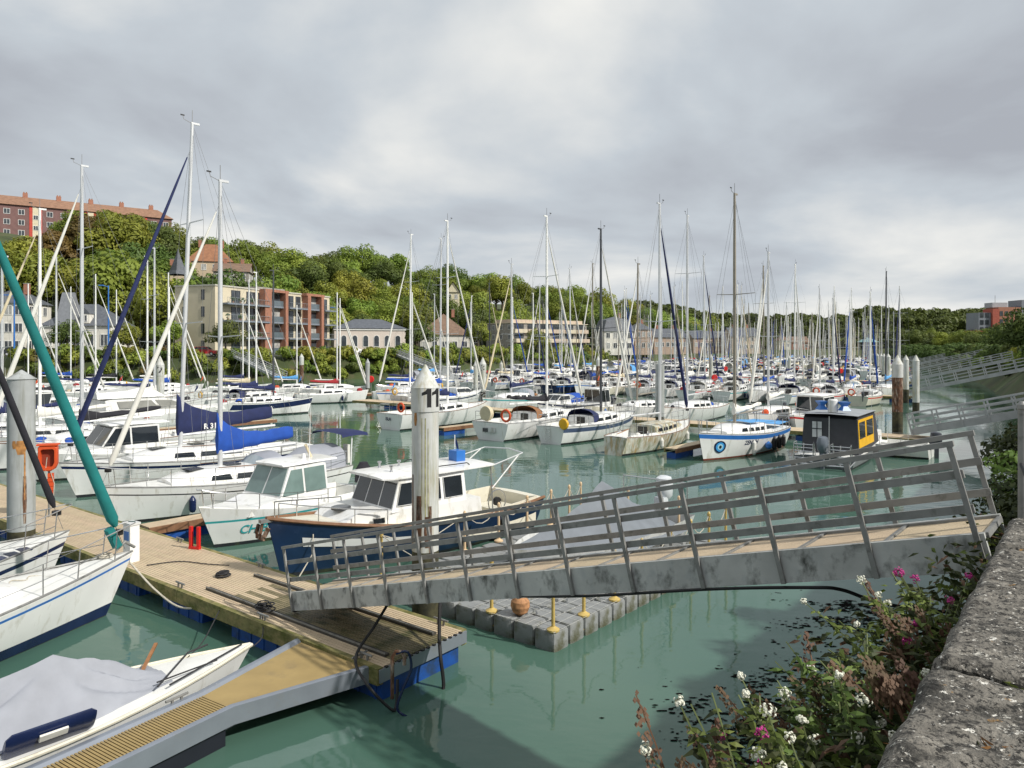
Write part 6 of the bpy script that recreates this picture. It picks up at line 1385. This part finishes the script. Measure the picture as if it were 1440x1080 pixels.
# ================================================================== VEGETATION
LEAVES = [leafmat('leaves_mid', (.135, .19, .03), (.31, .37, .065), .25), leafmat('leaves_dark', (.075, .115, .027), (.16, .21, .05), .22), leafmat('leaves_yellow', (.16, .19, .03), (.31, .33, .055), .22), leafmat('leaves_rust', (.12, .09, .025), (.21, .17, .045), .22)]
BARK = M('bark', (.09, .07, .05), .9, var=.3, scale=4)
def crown_mesh(name, seed, rx, rz, nl, leaf, mat, lumps=12, zc=0., flat=.8):
    rnd = random.Random(seed); L = []
    for i in range(lumps):
        a = rnd.random() * 6.283; e = rnd.uniform(-.55, 1.); r = rnd.uniform(.35, .72); k = math.sqrt(max(0, 1 - e * e)) * r
        L.append((Vector((math.cos(a) * k * rx, math.sin(a) * k * rx, e * r * rz)), rnd.uniform(.2, .42) * rx))
    L.append((Vector((0, 0, 0)), rx * .6)); vs = []; fs = []; nr = []; tot = sum(r * r for _, r in L)
    for c, r in L:
        for j in range(int(nl * r * r / tot)):
            z = rnd.uniform(-.75, 1); a = rnd.random() * 6.283; k = math.sqrt(1 - z * z); n = Vector((math.cos(a) * k, math.sin(a) * k, z)); p = c + Vector((n.x * r, n.y * r, n.z * r * flat)) * rnd.uniform(.72, 1.08)
            nn = (n + Vector((rnd.gauss(0, .5), rnd.gauss(0, .5), rnd.gauss(.25, .5)))).normalized(); u = nn.orthogonal().normalized(); q = Matrix.Rotation(rnd.random() * 6.283, 3, nn); u = q @ u; w = nn.cross(u); s = leaf * rnd.uniform(.6, 1.3)
            o = len(vs); p = p + Vector((0, 0, zc)); vs += [p - u * s, p + w * s * .55 + nn * s * .12, p + u * s, p - w * s * .55 + nn * s * .12]; fs.append((o + 3, o + 2, o + 1, o)); nr += [tuple((n * .75 + nn * .35 + Vector((0, 0, .1))).normalized())] * 4
    me = bpy.data.meshes.new(name); me.from_pydata([tuple(v) for v in vs], [], fs); me.materials.append(mat); me.polygons.foreach_set('use_smooth', [True] * len(fs)); me.normals_split_custom_set_from_vertices(nr); me.update(); return me
def trunk_mesh(seed, h, r, rx):
    rnd = random.Random(seed); mb = MB(); top = Vector((rnd.uniform(-.3, .3), rnd.uniform(-.3, .3), h)); mb.tube([(0, 0, -.8), (0, 0, 0), top * .5, top], [r * 1.4, r * 1.1, r * .8, r * .4], BARK, 7)
    for i in range(6):
        a = i * 1.05 + rnd.random(); p = top * rnd.uniform(.5, .95); q = p + Vector((math.cos(a) * rx * .6, math.sin(a) * rx * .6, rx * rnd.uniform(.25, .7))); mb.tube([p, p.lerp(q, .5) + Vector((0, 0, .2)), q], [r * .5, r * .3, r * .1], BARK, 5)
    o = mb.build('trunk'); me = o.data; bpy.data.objects.remove(o); return me
PROTO = []
for i in range(9):
    m = LEAVES[[0, 1, 0, 2, 1, 0, 3, 2, 0][i]]; rx = 4.6 + (i % 3) * .6; PROTO.append((crown_mesh('crown', 100 + i, rx, rx * random.uniform(.85, 1.05), 5200, .27, m, 24), trunk_mesh(200 + i, 5.2, .28, rx), rx))
def tree(x, y, s, label, group, kind=None, zoff=0., hs=1.):
    k = kind if kind is not None else random.randrange(9); cm, tm, rx = PROTO[k]
    root = empty('tree', (x, y, ground_z(x, y) + zoff), random.random() * 6.28, label, 'tree', group); root.scale = (s, s, s * hs)
    c = bpy.data.objects.new('crown', cm); col.objects.link(c); c.parent = root; c.location = (0, 0, 4.0 + rx * .3)
    t = bpy.data.objects.new('trunk', tm); col.objects.link(t); t.parent = root
    return root
KEEP = [(-146, 192, 12), (-127, 206, 14), (-110, 220, 14), (-70, 157, 6), (-72, 182, 8), (-68, 176, 7), (-49, 135, 10), (-46, 147, 12), (-42, 160, 11), (-33, 170, 9), (-25, 176, 9), (-15, 178, 9), (-18, 214, 5), (2, 192, 9), (12, 200, 10), (20, 206, 8), (30, 214, 8), (38, 220, 8), (48, 228, 8), (80, 250, 8), (65, 255, 8), (-70, 126, 9), (-84, 128, 9)]
TONE = ['green', 'dark green', 'green', 'yellow green', 'dark green', 'green', 'rusty', 'yellow green', 'green']
SKX = [-60, 0, 60, 100, 130, 200, 240, 280, 310, 350, 400, 430, 460, 520, 560, 620, 660, 690, 740, 790, 850, 900, 940, 1000]
SKY_ = [340, 340, 322, 295, 292, 303, 310, 332, 316, 322, 330, 352, 344, 340, 344, 350, 366, 380, 384, 390, 400, 402, 420, 440]
def put_hill_trees():
    rnd = random.Random(11); pts = []; tries = 0
    while tries < 14000 and len(pts) < 205:
        tries += 1; px = rnd.uniform(-60, 1000); Y = interp(px, _PX, _YF) + rnd.uniform(2, 92); X = (px - 720) * Y / FPX; s = rnd.uniform(.85, 1.45)
        if any((X - a) ** 2 + (Y - b) ** 2 < (r + 2.5) ** 2 for a, b, r in KEEP): continue
        if any((X - a) ** 2 + (Y - b) ** 2 < (5.9 * (s + t) / 2) ** 2 for a, b, t in pts): continue
        pts.append((X, Y, s))
    zones = ((240, 'tree on the slope below the hilltop brick slab'), (480, 'tree in the wood above the modern apartment block'), (690, 'tree in the wood above the arched hall'), (860, 'tree in the wood above the balcony terrace'), (2000, 'tree at the low end of the wooded hill'))
    for X, Y, s in pts:
        px = 720 + FPX * X / Y; lb = [l for q, l in zones if px < q][0]; kd = rnd.choice((6, 6, 3, 7, 1, 0)) if px < 230 else rnd.choice((0, 1, 2, 3, 4, 5, 7, 8, 0, 2, 4, 6 if rnd.random() < .25 else 5))
        lim = interp(px, SKX, SKY_); zmax = CZ + (HOR - lim) * Y / FPX; g = ground_z(X, Y); rx = PROTO[kd][2]; top = 4.0 + rx * 1.25
        s = min(s * (1.5 if px < 240 else 1.), (zmax - g) / top)
        if s < .45: continue
        lb = '%s %s, %s rank' % (TONE[kd], lb, 'front' if Y < interp(px, _PX, _YF) + 30 else 'middle' if Y < interp(px, _PX, _YF) + 62 else 'ridge')
        tree(X, Y, s, lb, 'trees of the wooded hill', kd)
put_hill_trees()
random.seed(31)
for px, Y, s, kd, lb in ((318, 119, .62, 1, 'small dense tree in front of the cream end of the apartment block'), (95, 113, .6, 1, 'dark tree standing before the white slate roofed villa'), (285, 149, 1.6, 1, 'dark green tree directly behind the left end of the apartment block'), (316, 152, 1.75, 4, 'dark green tree behind the middle roof of the apartment block'), (345, 158, 1.6, 0, 'green tree below the grey stone house'), (376, 164, 1.6, 2, 'green tree behind the brick frames of the apartment block'), (254, 147, 1.65, 0, 'green tree hiding the lower storeys of the turreted villa'), (215, 140, 1.0, 3, 'yellowish tree left of the turreted villa'), (670, 168, .8, 0, 'green tree left of the balcony terrace'), (805, 178, .8, 0, 'young round tree in front of the balcony terrace'), (755, 176, .72, 8, 'small tree before the middle of the balcony terrace'),
                         (590, 160, .75, 1, 'dark columnar tree right of the arched hall'), (860, 196, .5, 2, 'small tree in front of the mansard house'), (180, 116, .55, 3, 'yellowish tree beside the blue street lamp'), (235, 128, .7, 0, 'green tree at the foot of the tall cream villa')):
    tree((px - 720) * Y / FPX, Y, s, lb, 'trees on the left quay', kd)
def right_trees():
    rnd = random.Random(3); pts = []; n = 0
    while len(pts) < 74 and n < 9000:
        n += 1; t = rnd.random() ** 1.5; Y = lin(64, 330, t); X = interp(Y, [48, 83, 110, 166, 285, 330], [34, 53, 68, 94, 141, 160]) + rnd.uniform(7.5, 40 + t * 40); s = rnd.uniform(.7, 1.1)
        if basin_dist(X, Y) < 7 or any((X - a) ** 2 + (Y - b) ** 2 < (5.6 * (s + c) / 2) ** 2 for a, b, c in pts): continue
        pts.append((X, Y, s))
    for X, Y, s in pts:
        kd = rnd.choice((0, 1, 4, 5, 1, 4, 2, 3 if rnd.random() < .4 else 1)); px = 720 + FPX * X / Y; s = min(s, (CZ + (HOR - interp(px, [1180, 1250, 1300, 1340, 1380, 1410, 1440, 1500], [455, 450, 456, 468, 463, 458, 434, 420])) * Y / FPX - ground_z(X, Y) + 1.5) / 9.5)
        if s < .3: continue
        tree(X, Y, s, TONE[kd] + (' tree on the right bank among the nearer gangway heads' if Y < 110 else ' tree on the right bank beyond the third gangway' if Y < 180 else ' small far tree on the right bank near the harbour end'), 'trees of the right bank', kd, -1.5)
right_trees()
def far_wood():
    rnd = random.Random(9); vs = []; fs = []
    src = [crown_mesh('c', 300 + i, 6, 5, 420, .95, LEAVES[1], 9) for i in range(3)]
    for i in range(330):
        Y = rnd.uniform(345, 520) if i < 230 else rnd.uniform(318, 350) if i < 280 else rnd.uniform(225, 330); px = rnd.uniform(900, 1520) if i < 230 else rnd.uniform(1040, 1330) if i < 280 else rnd.uniform(1290, 1480); X = (px - 720) * Y / FPX; z = ground_z(X, Y) + 5.5 - (3.5 if i >= 230 else 0); s = rnd.uniform(.8, 1.3) if i < 230 else rnd.uniform(.5, .85); me = src[i % 3]; o = len(vs); a = rnd.random() * 6; ca, sa = math.cos(a), math.sin(a)
        vs += [(X + (v.co.x * ca - v.co.y * sa) * s, Y + (v.co.x * sa + v.co.y * ca) * s, z + v.co.z * s) for v in me.vertices]; fs += [tuple(k + o for k in p.vertices) for p in me.polygons]
    me = bpy.data.meshes.new('far_wood'); me.from_pydata(vs, [], fs); me.materials.append(LEAVES[1]); ob = bpy.data.objects.new('far_wood', me); col.objects.link(ob); tag(ob, 'dark wooded ridge beyond the end of the harbour', 'wood', kind='stuff')
far_wood()
# shrubs of the banks
BUSH = [crown_mesh('shrub_foliage', 400 + i, 1.7, 1.3, 900, .2, LEAVES[[0, 2, 1, 3][i]], 9, 0.) for i in range(4)]
def shrub(x, y, s, kd, label, group, z=None, name='shrub'):
    o = bpy.data.objects.new(name, BUSH[kd]); col.objects.link(o); o.location = (x, y, (ground_z(x, y) if z is None else z) + .45 * s); o.rotation_euler.z = random.random() * 6.28; o.scale = (s, s, s * random.uniform(.8, 1.15)); tag(o, label, 'shrub', group); return o
def bank_shrubs():
    rnd = random.Random(17); ln = [(-73, 106), (-59, 106), (-37, 110), (-19, 124), (5, 168), (45, 235)]
    for i in range(len(ln) - 1):
        a = Vector(ln[i]); b = Vector(ln[i + 1]); d = b - a; l = d.length; d.normalize(); nn = Vector((-d.y, d.x)); s = 0
        while s < l:
            for off in ((2.4, 4.4, 6.4) if i < 3 else (3.5, 5.5)):
                p = a + d * (s + rnd.uniform(-1, 1)) + nn * (off + rnd.uniform(-.6, .6))
                if rnd.random() < .93:
                    kd = rnd.choice((0, 0, 1, 2, 0, 1 if -30 < p.x < 5 else 0, 3 if p.x < -50 and rnd.random() < .6 else 1)); shrub(p.x, p.y, rnd.uniform(.85, 1.35), kd, ('green', 'yellow green', 'dark green', 'rusty')[kd] + (' shrub below the villas' if p.x < -60 else ' shrub below the apartment block' if p.x < -30 else ' shrub below the arched hall' if p.x < -8 else ' shrub on the far left embankment') + (', by the water' if off < 4 else ', at the top' if off > 6 else ''), 'shrubs of the left embankment')
            s += 2.5
    ln = [(40, 58), (53, 83), (68, 110), (94, 166), (118, 226), (141, 285)]; tv = []; tf = []
    for i in range(5):
        a = Vector(ln[i]); b = Vector(ln[i + 1]); d = b - a; l = d.length; d.normalize(); nn = Vector((d.y, -d.x)); s = 0
        while s < l:
            for off in (4.0, 6.5, 9., 11.5, 14.5, 18.5, 23.):
                p = a + d * (s + rnd.uniform(-1.2, 1.2)) + nn * (off + rnd.uniform(-.8, .8))
                if off > 8 or i > 2:
                    me = BUSH[rnd.choice((2, 0, 2))]; o = len(tv); sc_ = rnd.uniform(.9, 1.4) * (1 if off < 12 else 1.5); z = ground_z(p.x, p.y) + .5; tv += [(p.x + v.co.x * sc_, p.y + v.co.y * sc_, z + v.co.z * sc_) for v in me.vertices]; tf += [tuple(q + o for q in f.vertices) for f in me.polygons]
                elif rnd.random() < .9: kd = rnd.choice((2, 0, 2, 2, 1 if off > 8 else 2)); shrub(p.x, p.y, rnd.uniform(.8, 1.4) * (.7 if off < 5 else 1 if off < 12 else 1.5), kd, ('green', 'yellow', 'dark green')[kd] + ' shrub on the right bank ' + ('near the second gangway' if i == 0 else 'near the third gangway' if i == 1 else 'beyond the third gangway'), 'shrubs of the right bank')
            s += 3.2
    me = bpy.data.meshes.new('bank_thicket'); me.from_pydata(tv, [], tf); me.materials.append(LEAVES[1]); ob = bpy.data.objects.new('bank_thicket', me); col.objects.link(ob); tag(ob, 'dark thicket covering the upper right bank behind the gangways', 'thicket', kind='stuff')
bank_shrubs()
# near wall plants
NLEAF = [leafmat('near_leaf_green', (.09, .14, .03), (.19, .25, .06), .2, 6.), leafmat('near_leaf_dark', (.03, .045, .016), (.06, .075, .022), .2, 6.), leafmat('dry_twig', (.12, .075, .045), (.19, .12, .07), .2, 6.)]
STEMM = M('green_stem', (.12, .15, .05), .7); DRYST = M('dry_stem', (.17, .09, .05), .8); FLW = M('white_petal', (.72, .72, .6), .7, var=.12, scale=30); FLP = M('magenta_petal', (.42, .03, .2), .7, var=.2, scale=30)
def leaf(mb, p, d, up, l, w, mat):
    d = d.normalized(); s = d.cross(up)
    s = s.normalized() if s.length > 1e-3 else Vector((1, 0, 0)); n = s.cross(d); o = [p, p + d * l * .35 + s * w - n * .1 * l, p + d * l - n * l * .25, p + d * l * .35 - s * w - n * .1 * l, p + d * l * .45 + n * .06 * l]
    mb.add(o, [(0, 1, 4), (1, 2, 4), (2, 3, 4), (3, 0, 4)], mat)
def flower_plant(x, y, z, seed, n, ln, lean, label, petal=None, dry=False, nl=9, lsz=.1):
    rnd = random.Random(seed); root = empty('wild_plant', (x, y, z), 0, label, 'plant', 'wild plants on the quay wall'); st = MB(); lf = MB(); heads = []
    for i in range(n):
        d = Vector((lean[0] + rnd.gauss(0, .38), lean[1] + rnd.gauss(0, .38), rnd.uniform(.75, 1.15))).normalized(); L = ln * rnd.uniform(.65, 1.15); b = Vector((rnd.gauss(0, .07), rnd.gauss(0, .07), 0)); pts = [b + d * (L * t) + Vector((lean[0] * .12, lean[1] * .12, -.02)) * (t * t * L * 2) + Vector((0, 0, .1 * L * t * (1 - t))) for t in (0, .25, .5, .75, 1)]
        st.tube(pts, [.008, .007, .006, .005, .004], DRYST if dry else STEMM, 4)
        for j in range(nl):
            t = rnd.uniform(.08, .92) * 4; k = min(3, int(t)); p = pts[k].lerp(pts[k + 1], t - k); a = rnd.random() * 6.28; dd = Vector((math.cos(a), math.sin(a), rnd.uniform(-.3, .5)))
            leaf(lf, p, dd, Vector((0, 0, 1)), lsz * rnd.uniform(.5, 1.2), lsz * .2, NLEAF[2] if dry else NLEAF[0] if rnd.random() < .7 else NLEAF[1])
        heads.append((pts[-1], d))
    st.build('stem', root, kind='stuff'); lf.build('foliage', root, smooth=0, kind='stuff')
    if petal:
        for p, d in heads:
            if rnd.random() < (.5 if petal is FLW else .8):
                mb = MB(); r = rnd.uniform(.018, .036)
                for q in range(26):
                    v = Vector((rnd.gauss(0, 1), rnd.gauss(0, 1), rnd.gauss(.2, .8))).normalized(); c = p + v * r * rnd.uniform(.5, 1.1) + d * r * .5; u = v.orthogonal().normalized(); w = v.cross(u); s = .009
                    mb.add([c - u * s, c - w * s, c + u * s, c + w * s, c + v * .006], [(0, 1, 4), (1, 2, 4), (2, 3, 4), (3, 0, 4)], petal)
                mb.build('flower_head', root, smooth=0)
    elif dry:
        for p, d in heads:
            mb = MB()
            for q in range(60):
                t = rnd.random(); c = p - d * (ln * .4 * t) + Vector((rnd.gauss(0, .02), rnd.gauss(0, .02), rnd.gauss(0, .012))) * (.5 + t); s = .009; mb.add([c + Vector((s, 0, 0)), c + Vector((0, s, s)), c + Vector((-s, 0, 0)), c + Vector((0, -s, -s))], [(0, 1, 2, 3)], NLEAF[2])
            mb.build('seed_head', root, smooth=0, kind='stuff')
NW = Vector((-.78, .62))
def wp(s, out): p = wall_pt(s) + NW * out; return p.x, p.y
spec = [(2.55, .42, 3.25, 9, .8, FLW, 0, 'white flowering valerian nearest the camera on the wall'), (2.75, .3, 3.3, 8, .72, FLW, 0, 'leafy white valerian clump low against the coping'), (2.9, .58, 3.3, 6, .62, FLP, 0, 'magenta flowering valerian hanging over the water'), (3.05, .34, 3.3, 8, .7, FLW, 0, 'white valerian beside the magenta flowers'),
        (3.35, .34, 3.35, 7, .62, FLW, 0, 'white valerian with long arching stems'), (3.75, .35, 3.35, 7, .62, None, 0, 'green leafy plant without flowers in the wall'), (4.1, .45, 3.3, 6, .6, FLW, 0, 'small white valerian halfway along the wall'), (4.9, .45, 3.3, 7, .72, FLW, 0, 'white valerian before the gangway girder'), (5.3, .35, 3.4, 6, .6, FLP, 0, 'pink valerian under the gangway head'),
        (2.65, .95, 3.15, 4, .9, None, 1, 'tall rusty dry seed spike over the water'), (3.3, .8, 3.0, 8, .62, None, 1, 'brown dry seed heads behind the white valerian'), (4.0, .75, 3.1, 8, .7, None, 1, 'brown feathery dry plant in the middle of the wall'), (5.0, .25, 3.3, 9, .65, None, 1, 'rusty dry plant by the gangway head'), (3.6, .1, 3.75, 7, .3, None, 1, 'orange dry tuft in the joint of the coping stones')]
for i, (s, o, z, n, l, pt, dr, lb) in enumerate(spec):
    x, y = wp(s + .5, o * .78); flower_plant(x, y, z, 50 + i, int(n * 1.6), l, (NW.x * .3, NW.y * .1), lb, pt, bool(dr), 36 if not dr else 5, .08 if not dr else .04)
def wall_ivy():
    rnd = random.Random(77); mb = MB()
    for i in range(11000):
        s = rnd.uniform(1.6, 9.5) if i % 3 else rnd.uniform(1.6, 5.5); z = rnd.uniform(1.2, 3.8); o = .1 + min(.6, abs(rnd.gauss(0, .3 if s < 6 else .2))) + .1 * math.sin(s * 5) ** 2; x, y = wp(s, o); a = rnd.random() * 6.28
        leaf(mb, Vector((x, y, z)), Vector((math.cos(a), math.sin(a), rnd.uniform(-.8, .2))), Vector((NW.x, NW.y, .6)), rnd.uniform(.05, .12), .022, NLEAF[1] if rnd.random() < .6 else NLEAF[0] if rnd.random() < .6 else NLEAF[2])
    o = mb.build('wall_ivy', smooth=0); tag(o, 'dark tangle of creepers hanging on the quay wall face', 'creeper', kind='stuff')
wall_ivy()
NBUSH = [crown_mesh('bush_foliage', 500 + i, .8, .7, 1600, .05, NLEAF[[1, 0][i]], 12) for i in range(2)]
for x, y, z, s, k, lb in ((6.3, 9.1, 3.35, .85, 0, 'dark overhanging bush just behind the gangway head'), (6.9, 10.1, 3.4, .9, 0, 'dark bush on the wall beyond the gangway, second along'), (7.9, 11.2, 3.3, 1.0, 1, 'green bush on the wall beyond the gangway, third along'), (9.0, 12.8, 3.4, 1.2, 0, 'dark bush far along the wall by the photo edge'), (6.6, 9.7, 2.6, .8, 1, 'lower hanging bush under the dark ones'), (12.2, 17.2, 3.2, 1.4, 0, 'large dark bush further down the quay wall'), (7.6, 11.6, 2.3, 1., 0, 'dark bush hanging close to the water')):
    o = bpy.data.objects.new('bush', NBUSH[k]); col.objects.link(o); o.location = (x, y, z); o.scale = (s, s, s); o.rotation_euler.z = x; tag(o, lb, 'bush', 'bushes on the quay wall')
def dry_grass():
    rnd = random.Random(5); mb = MB(); DG = [leafmat('dry_grass', (.2, .1, .03), (.33, .19, .07), .1, 10.), NLEAF[0]]
    for k in range(40):
        s = rnd.choice((1.3, 2.75, 3.95, 2.8, 1.9, 3.3, 2.2)) + rnd.gauss(0, .06); o = -rnd.uniform(.08, 1.0); cx, cy = wp(s, o); m = DG[0] if rnd.random() < .75 else DG[1]; z = 4.06 if o > -.9 else 3.85
        for i in range(26):
            a = rnd.random() * 6.28; l = rnd.uniform(.03, .09); p = Vector((cx + rnd.gauss(0, .045), cy + rnd.gauss(0, .045), z)); d = Vector((math.cos(a), math.sin(a), rnd.uniform(.1, .9))); leaf(mb, p, d, Vector((0, 0, 1)), l, .0016, m)
    o = mb.build('dry_grass', smooth=0); tag(o, 'orange dry grass tufts on and between the coping stones', 'grass', kind='stuff')
dry_grass()
def floating_weed():
    rnd = random.Random(8); mb = MB(); WD = M('floating_weed', (.01, .01, .009), 1., var=.3, spec=0.)
    for i in range(7500):
        t = rnd.random(); c = Vector((3.2, 9.4)).lerp(Vector((8.0, 15.5)), t) + Vector((-.75, .6)) * (rnd.gauss(0, .75) + .5 * math.sin(t * 9)); r = abs(rnd.gauss(.0, .016)) + .006; a0 = rnd.random() * 6
        if mnoise.noise(Vector((c.x * 1.2, c.y * 1.2, 4))) + .5 * mnoise.noise(Vector((c.x * 4, c.y * 4, 4))) < .02 + rnd.uniform(-.1, .1): continue
        mb.add([(c.x + math.cos(a0 + a) * r * rnd.uniform(.5, 3.), c.y + math.sin(a0 + a) * r * rnd.uniform(.4, 1.2), .006 + .004 * rnd.random()) for a in (0, 1.2, 2.5, 3.7, 5)], [(0, 1, 2, 3, 4)], WD)
    o = mb.build('floating_weed', smooth=0); tag(o, 'dark scattered seaweed floating on the water by the wall', 'seaweed', kind='stuff')
floating_weed()

# labels of look-alikes get their order from the left
ORDX = ORD + ['twenty-first', 'twenty-second', 'twenty-third', 'twenty-fourth', 'twenty-fifth', 'twenty-sixth', 'twenty-seventh', 'twenty-eighth', 'twenty-ninth', 'thirtieth']
by = {}
for o in col.objects:
    if o.parent is None and o.get('category') in ('tree', 'shrub'): by.setdefault(o['label'], []).append(o)
for lb, os_ in by.items():
    if len(os_) < 2: continue
    os_.sort(key=lambda o: o.location.x / max(1, o.location.y))
    for i, o in enumerate(os_):
        if i < len(ORDX): o['label'] = '%s, %s from left' % (lb, ORDX[i])
